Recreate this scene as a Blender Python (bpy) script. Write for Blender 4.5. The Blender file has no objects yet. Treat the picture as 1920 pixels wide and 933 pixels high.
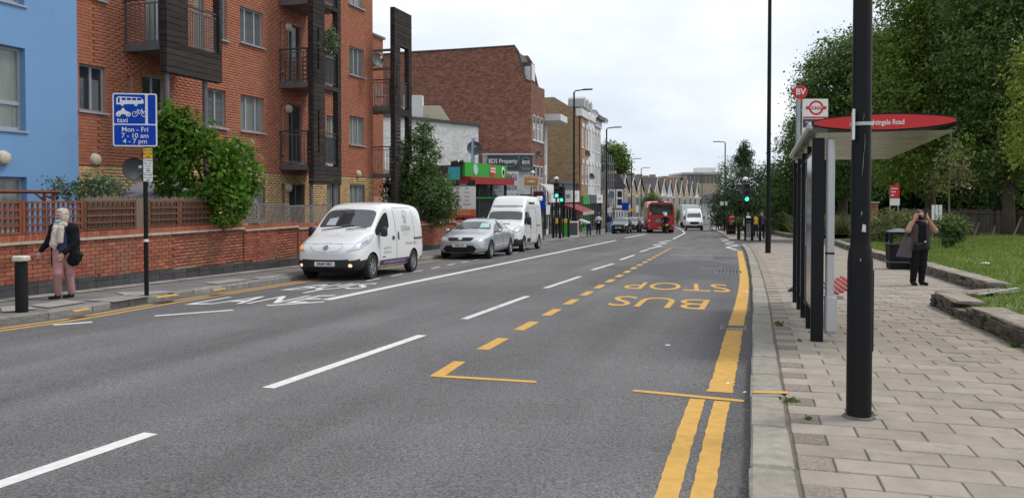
import bpy, bmesh, math, random
import numpy as np
from mathutils import Matrix, Vector, noise as mnoise
from mathutils.bvhtree import BVHTree
random.seed(7)
RS = np.random.RandomState(11)
SC = bpy.context.scene
COL = SC.collection
R = math.radians

# ------------------------------------------------------------------ camera, sky, sun, exposure
FPX, CX, HOR, CAMH, PITCH = 1500.0, 960.0, 367.0, 1.5, R(1.3)
CYP = HOR + FPX * math.tan(PITCH)          # row of the optical axis in photo pixels
SLOPE = 40.0 / 1500.0                      # the street runs gently downhill
cam_d = bpy.data.cameras.new('camera')
cam = bpy.data.objects.new('camera', cam_d); COL.objects.link(cam)
cam.location = (0, 0, CAMH)
cam.rotation_euler = (math.pi/2 - PITCH, 0, 0)
cam_d.sensor_width = 36.0
cam_d.lens = 36.0 * FPX / 1920.0
cam_d.shift_y = -(466.5 - CYP) / 1920.0
cam_d.clip_end = 6000
SC.camera = cam
SC.render.resolution_x, SC.render.resolution_y = 1024, 497

SUN_EL, SUN_AZ = R(58), R(75)              # azimuth from +Y towards +X
world = bpy.data.worlds.new('World'); SC.world = world
world.use_nodes = True
nt = world.node_tree; nt.nodes.clear()
wo = nt.nodes.new('ShaderNodeOutputWorld'); bg = nt.nodes.new('ShaderNodeBackground')
sky = nt.nodes.new('ShaderNodeTexSky'); sky.sky_type = 'NISHITA'; sky.sun_disc = False
sky.sun_elevation = SUN_EL; sky.sun_rotation = SUN_AZ; sky.dust_density = 3.0; sky.air_density = 1.2
tc = nt.nodes.new('ShaderNodeTexCoord')
mp = nt.nodes.new('ShaderNodeMapping'); mp.inputs['Scale'].default_value = (1, 1, 2.6)
cl = nt.nodes.new('ShaderNodeTexNoise'); cl.inputs['Scale'].default_value = 2.3; cl.inputs['Detail'].default_value = 7
cl.inputs['Roughness'].default_value = .55
rp = nt.nodes.new('ShaderNodeValToRGB')
rp.color_ramp.elements[0].position = .36; rp.color_ramp.elements[0].color = (5.8, 6.55, 7.55, 1)
rp.color_ramp.elements[1].position = .66; rp.color_ramp.elements[1].color = (8.9, 9.1, 9.35, 1)
mx = nt.nodes.new('ShaderNodeMix'); mx.data_type = 'RGBA'; mx.inputs['Factor'].default_value = .9
nt.links.new(tc.outputs['Generated'], mp.inputs['Vector']); nt.links.new(mp.outputs['Vector'], cl.inputs['Vector'])
nt.links.new(cl.outputs['Fac'], rp.inputs['Fac'])
nt.links.new(sky.outputs['Color'], mx.inputs['A']); nt.links.new(rp.outputs['Color'], mx.inputs['B'])
nt.links.new(mx.outputs['Result'], bg.inputs['Color']); bg.inputs['Strength'].default_value = .1
nt.links.new(bg.outputs['Background'], wo.inputs['Surface'])
sl = bpy.data.lights.new('sun', 'SUN'); sl.energy = 1.4; sl.angle = R(14); sl.color = (1, .965, .91)
sun = bpy.data.objects.new('sun', sl); COL.objects.link(sun)
sd = Vector((math.sin(SUN_AZ)*math.cos(SUN_EL), math.cos(SUN_AZ)*math.cos(SUN_EL), math.sin(SUN_EL)))
sun.rotation_euler = sd.to_track_quat('Z', 'Y').to_euler(); sun.location = sd*60
SC.view_settings.view_transform = 'Standard'; SC.view_settings.look = 'None'
SC.view_settings.exposure = 0.38; SC.view_settings.gamma = 1.0
try: SC.cycles.use_denoising = True
except Exception: pass
SC.cycles.max_bounces = 6; SC.cycles.transparent_max_bounces = 12
SC.cycles.caustics_reflective = False; SC.cycles.caustics_refractive = False

# ------------------------------------------------------------------ measuring helpers
def gz(y): return -SLOPE * min(max(y, -80.0), 260.0)
_f = Vector((0, math.cos(PITCH), -math.sin(PITCH))); _u = Vector((0, math.sin(PITCH), math.cos(PITCH))); _r = Vector((1, 0, 0))
def ray(px, py): return _f + _u*((CYP-py)/FPX) + _r*((px-CX)/FPX)
def W(px, py, y):                          # point at distance y along the street
    d = ray(px, py); t = y / d.y
    return Vector((d.x*t, y, CAMH + d.z*t))
def G(px, py, h=0.0):                      # point on the sloping ground (h above it)
    d = ray(px, py); t = (CAMH - h) / (-d.z - SLOPE*d.y)
    return Vector((d.x*t, d.y*t, CAMH + d.z*t))
def on_plane(px, py, o, n):
    d = ray(px, py); t = (Vector(o) - cam.location).dot(n) / d.dot(n)
    return cam.location + d*t

# ------------------------------------------------------------------ materials
MATS = {}
def mat(name, col, rough=.6, metal=0.0, var=.12, scale=3.0, bump=0.0, bscale=60.0, rnd=0.0, spec=.5, coat=0.0,
        emit=0.0, trans=0.0, col2=None, alpha=1.0, backf=0.0, dirt=None, stretch=None):
    if name in MATS: return MATS[name]
    m = bpy.data.materials.new(name); m.use_nodes = True; MATS[name] = m
    n = m.node_tree.nodes; L = m.node_tree.links; b = n['Principled BSDF']
    b.inputs['Roughness'].default_value = rough; b.inputs['Metallic'].default_value = metal
    b.inputs['Specular IOR Level'].default_value = spec
    if coat: b.inputs['Coat Weight'].default_value = coat; b.inputs['Coat Roughness'].default_value = .05
    c2 = col2 or tuple(max(0, c*(1-var)) for c in col); c1 = col if col2 else tuple(min(1, c*(1+var)) for c in col)
    out = None
    pos = n.new('ShaderNodeNewGeometry')
    src = pos.outputs['Position']
    if stretch:
        mpn = n.new('ShaderNodeMapping'); mpn.inputs['Scale'].default_value = stretch; L.new(src, mpn.inputs['Vector']); src = mpn.outputs['Vector']
    if var > 0 or col2:
        nz = n.new('ShaderNodeTexNoise'); nz.inputs['Scale'].default_value = scale; nz.inputs['Detail'].default_value = 5
        nz.inputs['Roughness'].default_value = .65
        L.new(src, nz.inputs['Vector'])
        rr = n.new('ShaderNodeValToRGB'); rr.color_ramp.elements[0].position = .3; rr.color_ramp.elements[1].position = .72
        rr.color_ramp.elements[0].color = (*c2, 1); rr.color_ramp.elements[1].color = (*c1, 1)
        L.new(nz.outputs['Fac'], rr.inputs['Fac']); out = rr.outputs['Color']
    if rnd > 0:
        oi = n.new('ShaderNodeObjectInfo'); at = n.new('ShaderNodeAttribute'); at.attribute_name = 'rnd'
        ad = n.new('ShaderNodeMath'); ad.operation = 'ADD'; L.new(oi.outputs['Random'], ad.inputs[0]); L.new(at.outputs['Fac'], ad.inputs[1])
        fr = n.new('ShaderNodeMath'); fr.operation = 'FRACT'; L.new(ad.outputs[0], fr.inputs[0])
        mr = n.new('ShaderNodeMapRange'); mr.inputs['To Min'].default_value = 1-rnd; mr.inputs['To Max'].default_value = 1+rnd
        L.new(fr.outputs[0], mr.inputs['Value'])
        hs = n.new('ShaderNodeHueSaturation'); L.new(mr.outputs[0], hs.inputs['Value'])
        h2 = n.new('ShaderNodeMapRange'); h2.inputs['To Min'].default_value = .5+rnd*.035; h2.inputs['To Max'].default_value = .5-rnd*.035
        sc7 = n.new('ShaderNodeMath'); sc7.operation = 'MULTIPLY'; sc7.inputs[1].default_value = 7.31; L.new(fr.outputs[0], sc7.inputs[0])
        f7 = n.new('ShaderNodeMath'); f7.operation = 'FRACT'; L.new(sc7.outputs[0], f7.inputs[0]); L.new(f7.outputs[0], h2.inputs['Value'])
        L.new(h2.outputs[0], hs.inputs['Hue'])
        if out: L.new(out, hs.inputs['Color'])
        else: hs.inputs['Color'].default_value = (*col, 1)
        out = hs.outputs['Color']
    if dirt:                                # blotches of another colour: (colour, scale, threshold)
        dz = n.new('ShaderNodeTexNoise'); dz.inputs['Scale'].default_value = dirt[1]; dz.inputs['Detail'].default_value = 8; dz.inputs['Roughness'].default_value = .7
        L.new(pos.outputs['Position'], dz.inputs['Vector'])
        dr = n.new('ShaderNodeMapRange'); dr.inputs['From Min'].default_value = dirt[2]; dr.inputs['From Max'].default_value = dirt[2]+.16
        L.new(dz.outputs['Fac'], dr.inputs['Value'])
        dm = n.new('ShaderNodeMix'); dm.data_type = 'RGBA'; L.new(dr.outputs[0], dm.inputs['Factor'])
        if out: L.new(out, dm.inputs['A'])
        else: dm.inputs['A'].default_value = (*col, 1)
        dm.inputs['B'].default_value = (*dirt[0], 1); out = dm.outputs['Result']
    if out: L.new(out, b.inputs['Base Color'])
    else: b.inputs['Base Color'].default_value = (*col, 1)
    if bump:
        bz = n.new('ShaderNodeTexNoise'); bz.inputs['Scale'].default_value = bscale; bz.inputs['Detail'].default_value = 4
        L.new(src, bz.inputs['Vector'])
        bp = n.new('ShaderNodeBump'); bp.inputs['Strength'].default_value = bump; bp.inputs['Distance'].default_value = .02
        L.new(bz.outputs['Fac'], bp.inputs['Height']); L.new(bp.outputs['Normal'], b.inputs['Normal'])
    if emit:
        b.inputs['Emission Color'].default_value = (*col, 1); b.inputs['Emission Strength'].default_value = emit
    if trans:
        b.inputs['Transmission Weight'].default_value = trans; b.inputs['IOR'].default_value = 1.1
    if backf:                               # leaves let some light through
        tl = n.new('ShaderNodeBsdfTranslucent'); ms = n.new('ShaderNodeMixShader'); ms.inputs[0].default_value = backf
        if out: L.new(out, tl.inputs['Color'])
        else: tl.inputs['Color'].default_value = (*col, 1)
        L.new(b.outputs[0], ms.inputs[1]); L.new(tl.outputs[0], ms.inputs[2]); L.new(ms.outputs[0], n['Material Output'].inputs['Surface'])
    if alpha < 1: b.inputs['Alpha'].default_value = alpha
    return m

def brick_tex(name, c1, c2, mortar, bw=.225, bh=.075, rot=0.0, rough=.85):
    """distant brickwork: node bricks in wall coordinates (horizontal distance, height)"""
    if name in MATS: return MATS[name]
    m = bpy.data.materials.new(name); m.use_nodes = True; MATS[name] = m
    n = m.node_tree.nodes; L = m.node_tree.links; b = n['Principled BSDF']; b.inputs['Roughness'].default_value = rough
    pos = n.new('ShaderNodeNewGeometry'); vr = n.new('ShaderNodeVectorRotate'); vr.rotation_type = 'Z_AXIS'; vr.inputs['Angle'].default_value = -rot
    L.new(pos.outputs['Position'], vr.inputs['Vector'])
    sx = n.new('ShaderNodeSeparateXYZ'); L.new(vr.outputs[0], sx.inputs[0])
    cb = n.new('ShaderNodeCombineXYZ'); L.new(sx.outputs['X'], cb.inputs['X']); L.new(sx.outputs['Z'], cb.inputs['Y'])
    bt = n.new('ShaderNodeTexBrick'); L.new(cb.outputs[0], bt.inputs['Vector'])
    bt.inputs['Scale'].default_value = 1.0; bt.inputs['Brick Width'].default_value = bw; bt.inputs['Row Height'].default_value = bh
    bt.inputs['Mortar Size'].default_value = .006; bt.inputs['Color1'].default_value = (*c1, 1); bt.inputs['Color2'].default_value = (*c2, 1); bt.inputs['Mortar'].default_value = (*mortar, 1)
    nz = n.new('ShaderNodeTexNoise'); nz.inputs['Scale'].default_value = 1.6; nz.inputs['Detail'].default_value = 9; nz.inputs['Roughness'].default_value = .8
    mpn = n.new('ShaderNodeMapping'); mpn.inputs['Scale'].default_value = (1, 1, 2.2); L.new(pos.outputs['Position'], mpn.inputs[0]); L.new(mpn.outputs[0], nz.inputs['Vector'])
    mr = n.new('ShaderNodeMapRange'); mr.inputs['From Min'].default_value = .3; mr.inputs['From Max'].default_value = .7; mr.inputs['To Min'].default_value = .6; mr.inputs['To Max'].default_value = 1.35
    L.new(nz.outputs['Fac'], mr.inputs['Value'])
    hs = n.new('ShaderNodeHueSaturation'); L.new(mr.outputs[0], hs.inputs['Value']); L.new(bt.outputs['Color'], hs.inputs['Color'])
    L.new(hs.outputs['Color'], b.inputs['Base Color'])
    bp = n.new('ShaderNodeBump'); bp.inputs['Strength'].default_value = .5; bp.inputs['Distance'].default_value = .01; bp.invert = True
    L.new(bt.outputs['Fac'], bp.inputs['Height']); L.new(bp.outputs['Normal'], b.inputs['Normal'])
    return m

# ------------------------------------------------------------------ objects
FRAME = {}                                  # world matrix of every thing
def _tag(o, label=None, cat=None, group=None, kind=None):
    if label: o['label'] = label
    if cat: o['category'] = cat
    if group: o['group'] = group
    if kind: o['kind'] = kind
    return o
def thing(name, label, cat, loc=(0, 0, 0), rz=0.0, group=None, kind=None):
    o = bpy.data.objects.new(name, None); COL.objects.link(o)
    o.empty_display_size = .2
    o.location = loc; o.rotation_euler = (0, 0, rz)
    FRAME[o.name] = Matrix.Translation(Vector(loc)) @ Matrix.Rotation(rz, 4, 'Z')
    return _tag(o, label, cat, group, kind)
def link(name, me, parent=None, label=None, cat=None, group=None, kind=None, mw=None):
    o = bpy.data.objects.new(name, me); COL.objects.link(o)
    if parent is not None: o.parent = parent
    if mw is not None: o.matrix_local = mw
    FRAME[o.name] = (FRAME.get(parent.name, Matrix.Identity(4)) if parent is not None else Matrix.Identity(4)) @ (mw if mw is not None else Matrix.Identity(4))
    return _tag(o, label, cat, group, kind)
def copy_tree(o, parent=None):
    c = o.copy(); COL.objects.link(c)
    FRAME[c.name] = FRAME.get(o.name, Matrix.Identity(4)).copy()
    if parent is not None: c.parent = parent
    for ch in list(o.children): copy_tree(ch, c)
    return c
def place(o, loc, rz=0.0, label=None, group=None, s=1.0):
    o.location = loc; o.rotation_euler = (0, 0, rz); o.scale = (s, s, s)
    FRAME[o.name] = Matrix.Translation(Vector(loc)) @ Matrix.Rotation(rz, 4, 'Z') @ Matrix.Scale(s, 4)
    if label: o['label'] = label
    if group: o['group'] = group
    return o

class MB:
    def __init__(s): s.V = []; s.F = []; s.A = []
    def add(s, vs, fs, M=None, a=0.0):
        o = len(s.V)
        s.V += [(M @ Vector(v)) if M is not None else Vector(v) for v in vs]
        s.F += [tuple(i+o for i in f) for f in fs]; s.A += [a]*len(fs)
        return s
    def box(s, c, d, rz=0.0, M=None, a=0.0):
        x, y, z = d[0]/2, d[1]/2, d[2]/2
        T = Matrix.Translation(Vector(c)) @ Matrix.Rotation(rz, 4, 'Z')
        if M is not None: T = M @ T
        vs = [(-x,-y,-z),(x,-y,-z),(x,y,-z),(-x,y,-z),(-x,-y,z),(x,-y,z),(x,y,z),(-x,y,z)]
        return s.add(vs, [(0,3,2,1),(4,5,6,7),(0,1,5,4),(1,2,6,5),(2,3,7,6),(3,0,4,7)], T, a)
    def bb(s, x0, x1, y0, y1, z0, z1, M=None, a=0.0): return s.box(((x0+x1)/2,(y0+y1)/2,(z0+z1)/2), (x1-x0, y1-y0, z1-z0), 0, M, a)
    def cyl(s, p0, p1, r0, r1=None, n=12, M=None, caps=True):
        p0, p1 = Vector(p0), Vector(p1); r1 = r0 if r1 is None else r1
        d = p1-p0
        q = d.to_track_quat('Z', 'Y').to_matrix() if d.length > 1e-9 else Matrix.Identity(3)
        vs = []
        for p, r in ((p0, r0), (p1, r1)):
            for i in range(n):
                a = 2*math.pi*i/n; vs.append(p + q @ Vector((r*math.cos(a), r*math.sin(a), 0)))
        fs = [(i, (i+1) % n, n+(i+1) % n, n+i) for i in range(n)]
        if caps: fs += [tuple(range(n-1, -1, -1)), tuple(range(n, 2*n))]
        return s.add(vs, fs, M)
    def tube(s, pts, r, n=6, M=None):
        pts = [Vector(p) for p in pts]; rs = r if isinstance(r, (list, tuple)) else [r]*len(pts)
        vs = []; up = None
        for i, p in enumerate(pts):
            t = (pts[min(i+1, len(pts)-1)] - pts[max(i-1, 0)]).normalized()
            if up is None: up = Vector((0,0,1)) if abs(t.z) < .9 else Vector((1,0,0))
            x = up.cross(t)
            if x.length < 1e-6: x = t.orthogonal()
            x.normalize(); y = t.cross(x); up = y
            for k in range(n):
                a = 2*math.pi*k/n; vs.append(p + (x*math.cos(a)+y*math.sin(a))*rs[i])
        fs = []
        for i in range(len(pts)-1):
            for k in range(n): fs.append((i*n+k, i*n+(k+1) % n, (i+1)*n+(k+1) % n, (i+1)*n+k))
        fs += [tuple(range(n-1, -1, -1)), tuple(range((len(pts)-1)*n, len(pts)*n))]
        return s.add(vs, fs, M)
    def lathe(s, prof, n=20, M=None, closed=False):
        vs = []; m = len(prof)
        for (r, z) in prof:
            for k in range(n):
                a = 2*math.pi*k/n; vs.append((r*math.cos(a), r*math.sin(a), z))
        fs = []
        for i in range(m if closed else m-1):
            j = (i+1) % m
            for k in range(n): fs.append((i*n+k, i*n+(k+1) % n, j*n+(k+1) % n, j*n+k))
        if not closed: fs += [tuple(range(n-1, -1, -1)), tuple(range((m-1)*n, m*n))]
        return s.add(vs, fs, M)
    def prism(s, poly, h0, h1, M=None):         # polygon in local xy, extruded along local z
        n = len(poly)
        vs = [(x, y, h0) for x, y in poly] + [(x, y, h1) for x, y in poly]
        fs = [tuple(range(n-1, -1, -1)), tuple(range(n, 2*n))] + [(i, (i+1) % n, n+(i+1) % n, n+i) for i in range(n)]
        return s.add(vs, fs, M)
    def quad(s, a, b, c, d, M=None): return s.add([a, b, c, d], [(0,1,2,3)], M)
    def text(s, body, size, M=None, depth=.004, align='CENTER', sx=1.0, bold=0.0):
        vs, fs = text_geo(body, size, depth, align, bold)
        return s.add([(v[0]*sx, v[1], v[2]) for v in vs], fs, M)
    def mesh(s, name, m, smooth=False, bevel=0.0):
        me = bpy.data.meshes.new(name)
        me.from_pydata([tuple(v) for v in s.V], [], s.F)
        if any(s.A):
            at = me.attributes.new('rnd', 'FLOAT', 'FACE'); at.data.foreach_set('value', s.A)
        for mm in (m if isinstance(m, (list, tuple)) else [m]): me.materials.append(mm)
        bm = bmesh.new(); bm.from_mesh(me)
        if bevel:
            bmesh.ops.bevel(bm, geom=list(bm.edges), offset=bevel, segments=1, affect='EDGES', clamp_overlap=True)
        bmesh.ops.recalc_face_normals(bm, faces=bm.faces)
        bm.to_mesh(me); bm.free()
        if smooth:
            me.polygons.foreach_set('use_smooth', [True]*len(me.polygons))
            if smooth != True: me.set_sharp_from_angle(angle=R(smooth))
        me.update(); return me
    def build(s, name, m, parent=None, world=False, smooth=False, bevel=0.0, **k):
        if world and parent is not None:
            inv = FRAME[parent.name].inverted(); s.V = [inv @ v for v in s.V]
        return link(name, s.mesh(name, m, smooth, bevel), parent, **k)

_TC = {}
def text_geo(body, size, depth, align, bold=0.0):
    k = (body, size, depth, align, bold)
    if k in _TC: return _TC[k]
    c = bpy.data.curves.new('t', 'FONT'); c.body = body; c.size = size; c.extrude = depth/2; c.align_x = align; c.align_y = 'CENTER'
    c.resolution_u = 3; c.offset = bold
    o = bpy.data.objects.new('t', c)
    me = bpy.data.meshes.new_from_object(o)
    vs = [tuple(v.co) for v in me.vertices]; fs = [tuple(p.vertices) for p in me.polygons]
    bpy.data.objects.remove(o); bpy.data.curves.remove(c); bpy.data.meshes.remove(me)
    _TC[k] = (vs, fs); return _TC[k]

def frame(o, x, y, z=None):
    """matrix from origin and two axes (third by cross product)"""
    x = Vector(x).normalized(); y = Vector(y).normalized(); z = x.cross(y).normalized()
    m = Matrix((x, y, z)).transposed().to_4x4(); m.translation = Vector(o); return m
def np_mesh(name, V, F, m, smooth=False, rnd=None):
    """big meshes straight from numpy arrays; F is (n,3) or (n,4)"""
    V = np.asarray(V, np.float32); F = np.asarray(F, np.int32); k = F.shape[1]
    me = bpy.data.meshes.new(name)
    me.vertices.add(len(V)); me.vertices.foreach_set('co', V.ravel())
    me.loops.add(F.size); me.loops.foreach_set('vertex_index', F.ravel())
    me.polygons.add(len(F)); me.polygons.foreach_set('loop_start', np.arange(len(F), dtype=np.int32)*k)
    for mm in (m if isinstance(m, (list, tuple)) else [m]): me.materials.append(mm)
    if smooth: me.polygons.foreach_set('use_smooth', np.ones(len(F), bool))
    me.update(calc_edges=True)
    if rnd is not None:
        at = me.attributes.new('rnd', 'FLOAT', 'FACE'); at.data.foreach_set('value', np.asarray(rnd, np.float32))
    me.validate(); return me
def polyline(pts, ds):
    """resample a 2-D polyline, lightly rounded, at step ds -> list of (x, y)"""
    P = [Vector((p[0], p[1])) for p in pts]
    for _ in range(2):
        Q = [P[0]]
        for a, b in zip(P[:-1], P[1:]): Q += [a*.75+b*.25, a*.25+b*.75]
        P = Q + [P[-1]]
    out = [P[0]]; rem = ds
    for a, b in zip(P[:-1], P[1:]):
        L = (b-a).length; pos = 0
        while L-pos >= rem:
            pos += rem; out.append(a + (b-a)*(pos/L)); rem = ds
        rem -= L-pos
    return out
def offset(pl, d):                          # offset to the right of travel by d
    o = []
    for i, p in enumerate(pl):
        t = (pl[min(i+1, len(pl)-1)] - pl[max(i-1, 0)]).normalized()
        o.append(Vector((p.x + t.y*d, p.y - t.x*d)))
    return o
def strip(pa, pb, ha, hb, name, m, parent=None, **k):
    """sheet between two polylines draped on the ground"""
    n = min(len(pa), len(pb)); V = []; F = []
    for i in range(n):
        V += [(pa[i].x, pa[i].y, gz(pa[i].y)+ha), (pb[i].x, pb[i].y, gz(pb[i].y)+hb)]
        if i: F.append((2*i-2, 2*i-1, 2*i+1, 2*i))
    mb = MB(); mb.add(V, F); return mb.build(name, m, parent, **k)
def xat(pl, y):                             # x of a polyline at distance y
    for a, b in zip(pl[:-1], pl[1:]):
        if (a.y-y)*(b.y-y) <= 0 and a.y != b.y: return a.x + (b.x-a.x)*(y-a.y)/(b.y-a.y)
    return pl[-1].x if y > pl[-1].y else pl[0].x
# ------------------------------------------------------------------ ground, road, kerbs, pavements
M_ASPH = mat('asphalt', (.140, .133, .132), .95, spec=.25, var=.16, scale=.35, bump=.55, bscale=90)
def _speckle():
    n = M_ASPH.node_tree.nodes; L = M_ASPH.node_tree.links; b = n['Principled BSDF']
    src = b.inputs['Base Color'].links[0].from_socket
    pos = n.new('ShaderNodeNewGeometry')
    nz = n.new('ShaderNodeTexNoise'); nz.inputs['Scale'].default_value = 55; nz.inputs['Detail'].default_value = 3; nz.inputs['Roughness'].default_value = .8
    L.new(pos.outputs['Position'], nz.inputs['Vector'])
    r = n.new('ShaderNodeMapRange'); r.inputs['From Min'].default_value = .35; r.inputs['From Max'].default_value = .68
    r.inputs['To Min'].default_value = .5; r.inputs['To Max'].default_value = 1.75; L.new(nz.outputs['Fac'], r.inputs['Value'])
    # worn wheel tracks and stains, long in the direction of travel
    vr = n.new('ShaderNodeVectorRotate'); vr.rotation_type = 'Z_AXIS'; vr.inputs['Angle'].default_value = R(16); L.new(pos.outputs['Position'], vr.inputs['Vector'])
    mp_ = n.new('ShaderNodeMapping'); mp_.inputs['Scale'].default_value = (.9, .05, 1); L.new(vr.outputs[0], mp_.inputs[0])
    n2 = n.new('ShaderNodeTexNoise'); n2.inputs['Scale'].default_value = 1.3; n2.inputs['Detail'].default_value = 6; L.new(mp_.outputs[0], n2.inputs['Vector'])
    r2 = n.new('ShaderNodeMapRange'); r2.inputs['From Min'].default_value = .3; r2.inputs['From Max'].default_value = .7
    r2.inputs['To Min'].default_value = .78; r2.inputs['To Max'].default_value = 1.15; L.new(n2.outputs['Fac'], r2.inputs['Value'])
    mu = n.new('ShaderNodeMath'); mu.operation = 'MULTIPLY'; L.new(r.outputs[0], mu.inputs[0]); L.new(r2.outputs[0], mu.inputs[1])
    hs = n.new('ShaderNodeHueSaturation'); L.new(mu.outputs[0], hs.inputs['Value']); L.new(src, hs.inputs['Color']); L.new(hs.outputs[0], b.inputs['Base Color'])
_speckle()
M_PATCH = mat('asphalt_patch', (.088, .088, .092), .9, var=.2, scale=1.2, bump=.5, bscale=110)
M_PAVE = mat('pavement_asphalt', (.17, .16, .155), .9, var=.18, scale=1.2, bump=.4, bscale=90, dirt=((.10, .095, .09), 1.3, .56))
M_GRAN = mat('granite_kerb', (.30, .275, .232), .9, spec=.25, var=.22, scale=9, bump=.5, bscale=50, rnd=.12, dirt=((.17, .16, .14), 2.2, .58))
M_GRAN2 = mat('granite_kerb_old', (.255, .24, .215), .92, spec=.25, var=.3, scale=7, bump=.8, bscale=30, rnd=.16, dirt=((.12, .11, .10), 3.5, .55))
M_SLAB = mat('paving_slab', (.322, .278, .232), .92, spec=.25, var=.14, scale=4, bump=.35, bscale=70, rnd=.11, dirt=((.17, .15, .13), 1.6, .57))
M_SETT = mat('paving_sett', (.255, .212, .178), .95, var=.35, scale=40, bump=1.0, bscale=60, rnd=.15)
M_JOINT = mat('pavement_joint', (.135, .12, .095), .95, var=.3, scale=5, dirt=((.07, .085, .03), 2.5, .55))
M_WHITE = mat('road_paint_white', (.66, .66, .63), .85, spec=.25, var=.14, scale=14, dirt=((.26, .25, .24), 9, .61))
M_WORN = mat('road_paint_worn', (.60, .60, .58), .8, var=.2, scale=14, dirt=((.16, .155, .15), 7, .53))
M_YELL = mat('road_paint_yellow', (.58, .335, .085), .85, spec=.25, var=.12, scale=10, dirt=((.27, .19, .09), 8, .61))
M_EARTH = mat('earth', (.10, .09, .06), .95, var=.3, scale=.6)

gnd = MB(); ys = [-80, 0, 100, 260, 600, 3000]; xs = [-3000, -300, 300, 3000]
for y in ys:
    for x in xs: gnd.V.append(Vector((x, y, gz(y)-.06)))
for j in range(len(ys)-1):
    for i in range(len(xs)-1): gnd.F.append((j*4+i, j*4+i+1, (j+1)*4+i+1, (j+1)*4+i))
gnd.A = [0]*len(gnd.F)
gnd.build('ground', M_EARTH, kind='structure')

LK = polyline([(-11.6, -6), (-9.6, 2), (-8.3, 7.6), (-7.5, 10.0), (-7.0, 11.2), (-6.75, 11.9), (-6.42, 14.24), (-5.56, 17.4), (-2.9, 28), (1.89, 47.3), (4.4, 55.6), (9.25, 73), (15.3, 98), (24.5, 125), (55, 195), (78, 250)], .92)
RK = polyline([(-2.1, -7), (0.02, 0), (1.278, 4.28), (2.31, 7.68), (4.45, 14.7), (7.95, 26.8), (10.5, 36), (11.35, 39.4), (11.9, 41.6), (13.0, 43.2), (15.0, 43.7), (22, 43.2), (46, 39)], .92)
RK2 = polyline([(46, 45), (22, 48.3), (16.2, 49.6), (14.6, 49.8), (13.9, 50.9), (14.6, 54), (19, 72.6), (25.0, 102), (32, 124), (63, 195), (87, 250)], .92)
road = thing('road', 'grey asphalt road', None, (0, 10, gz(10)), kind='structure')
# road sheet: left kerb line to a line a little under the right-hand pavements
ycol = [i*2.0-6 for i in range(129)]
def rroad(y): return max(xat(RK, y) if y < 41 else -99, 0) if y < 41 else (xat(RK2[40:], y) if y > 51 else xat(RK, 41)+(y-41)/10*(xat(RK2[40:], 51)-xat(RK, 41)))
rd = MB()
for i, y in enumerate(ycol):
    l = xat(LK, y)-.2; r_ = (xat(RK[:52], y) if y < 41 else rroad(y))+.2
    k = 12
    for j in range(k+1):
        rd.V.append(Vector((l+(r_-l)*j/k, y, gz(y))))
    if i:
        for j in range(k): rd.F.append(((i-1)*13+j, (i-1)*13+j+1, i*13+j+1, i*13+j)); rd.A.append(0)
rd.build('carriageway', M_ASPH, road, world=True)
sr = MB(); sr.add([(10, 37, gz(37)-.004), (60, 34, gz(34)-.004), (60, 52, gz(52)-.004), (10, 56, gz(56)-.004)], [(0, 1, 2, 3)])
sr.build('side_road', M_ASPH, kind='structure')

# ---- markings, each a thin sheet of paint on the road
def mark(poly, m, name='lane_line', h=.003, parent=road):
    mb = MB(); n = len(poly)
    mb.add([(p[0], p[1], gz(p[1])+h) for p in poly], [tuple(range(n))])
    return mb.build(name, m, parent, world=True)
def mline(a, b, w, m, name='lane_line', h=.003, sub=1):
    a = Vector(a[:2]); b = Vector(b[:2]); t = (b-a).normalized(); nn = Vector((t.y, -t.x))*(w/2)
    if sub <= 1: return mark([a-nn, a+nn, b+nn, b-nn], m, name, h)
    L = []; Q = []
    for i in range(sub+1):
        p = a+(b-a)*(i/sub); j = 1+random.uniform(-.07, .07); L.append(p-nn*j); Q.append(p+nn*(1+random.uniform(-.07, .07)))
    mb = MB()
    for i in range(sub):
        mb.add([(p.x, p.y, gz(p.y)+h) for p in (L[i], Q[i], Q[i+1], L[i+1])], [(0, 1, 2, 3)])
    return mb.build(name, m, road, world=True)
def pline(pts, w, m, name='edge_line', h=.003, rag=.05):
    pts = polyline(pts, .07)
    mb = MB(); n = len(pts)
    for i, p in enumerate(pts):
        t = (pts[min(i+1, n-1)]-pts[max(i-1, 0)]).normalized(); nn = Vector((t.y, -t.x))*(w/2)
        a = p-nn*(1+random.uniform(-rag, rag)); b = p+nn*(1+random.uniform(-rag, rag))
        mb.V += [Vector((a.x, a.y, gz(a.y)+h)), Vector((b.x, b.y, gz(b.y)+h))]
        if i: mb.F.append((2*i-2, 2*i-1, 2*i+1, 2*i)); mb.A.append(0)
    return mb.build(name, m, road, world=True)
for a, b, m in (((-40, 921), (283, 812), M_WHITE), ((503, 727), (792, 628), M_WHITE), ((870, 598), (989, 555), M_WORN), ((1022, 540), (1088, 518), M_WORN),
             ((1110, 506), (1150, 494), M_WORN), ((1163, 487), (1189, 478), M_WHITE), ((1200, 472), (1217, 467), M_WHITE),
             ((290, 592), (437, 581), M_WHITE), ((100, 609), (173, 603.5), M_WHITE), ((500, 572.5), (608, 565.5), M_WHITE)):
    mline(G(*a), G(*b), .125, m, 'lane_dash')
mline(G(612, 562), G(1155, 450.5), .2, M_WHITE, 'bus_lane_line', sub=12)
mline(G(1172, 446), G(1211, 438.5), .2, M_WHITE, 'bus_lane_line')
a, b = G(569, 549).xy, G(1015, 463.5).xy
L_ = (b-a).length; t_ = (b-a).normalized()
for i in range(int(L_/1.55)): mline(a+t_*i*1.55, a+t_*(i*1.55+.8), .085, M_WHITE, 'parking_bay_dash')
for y_ in (452, 448.5): mline(G(1020, y_), G(1075, y_-4), .3, M_WORN, 'stop_line')
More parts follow.
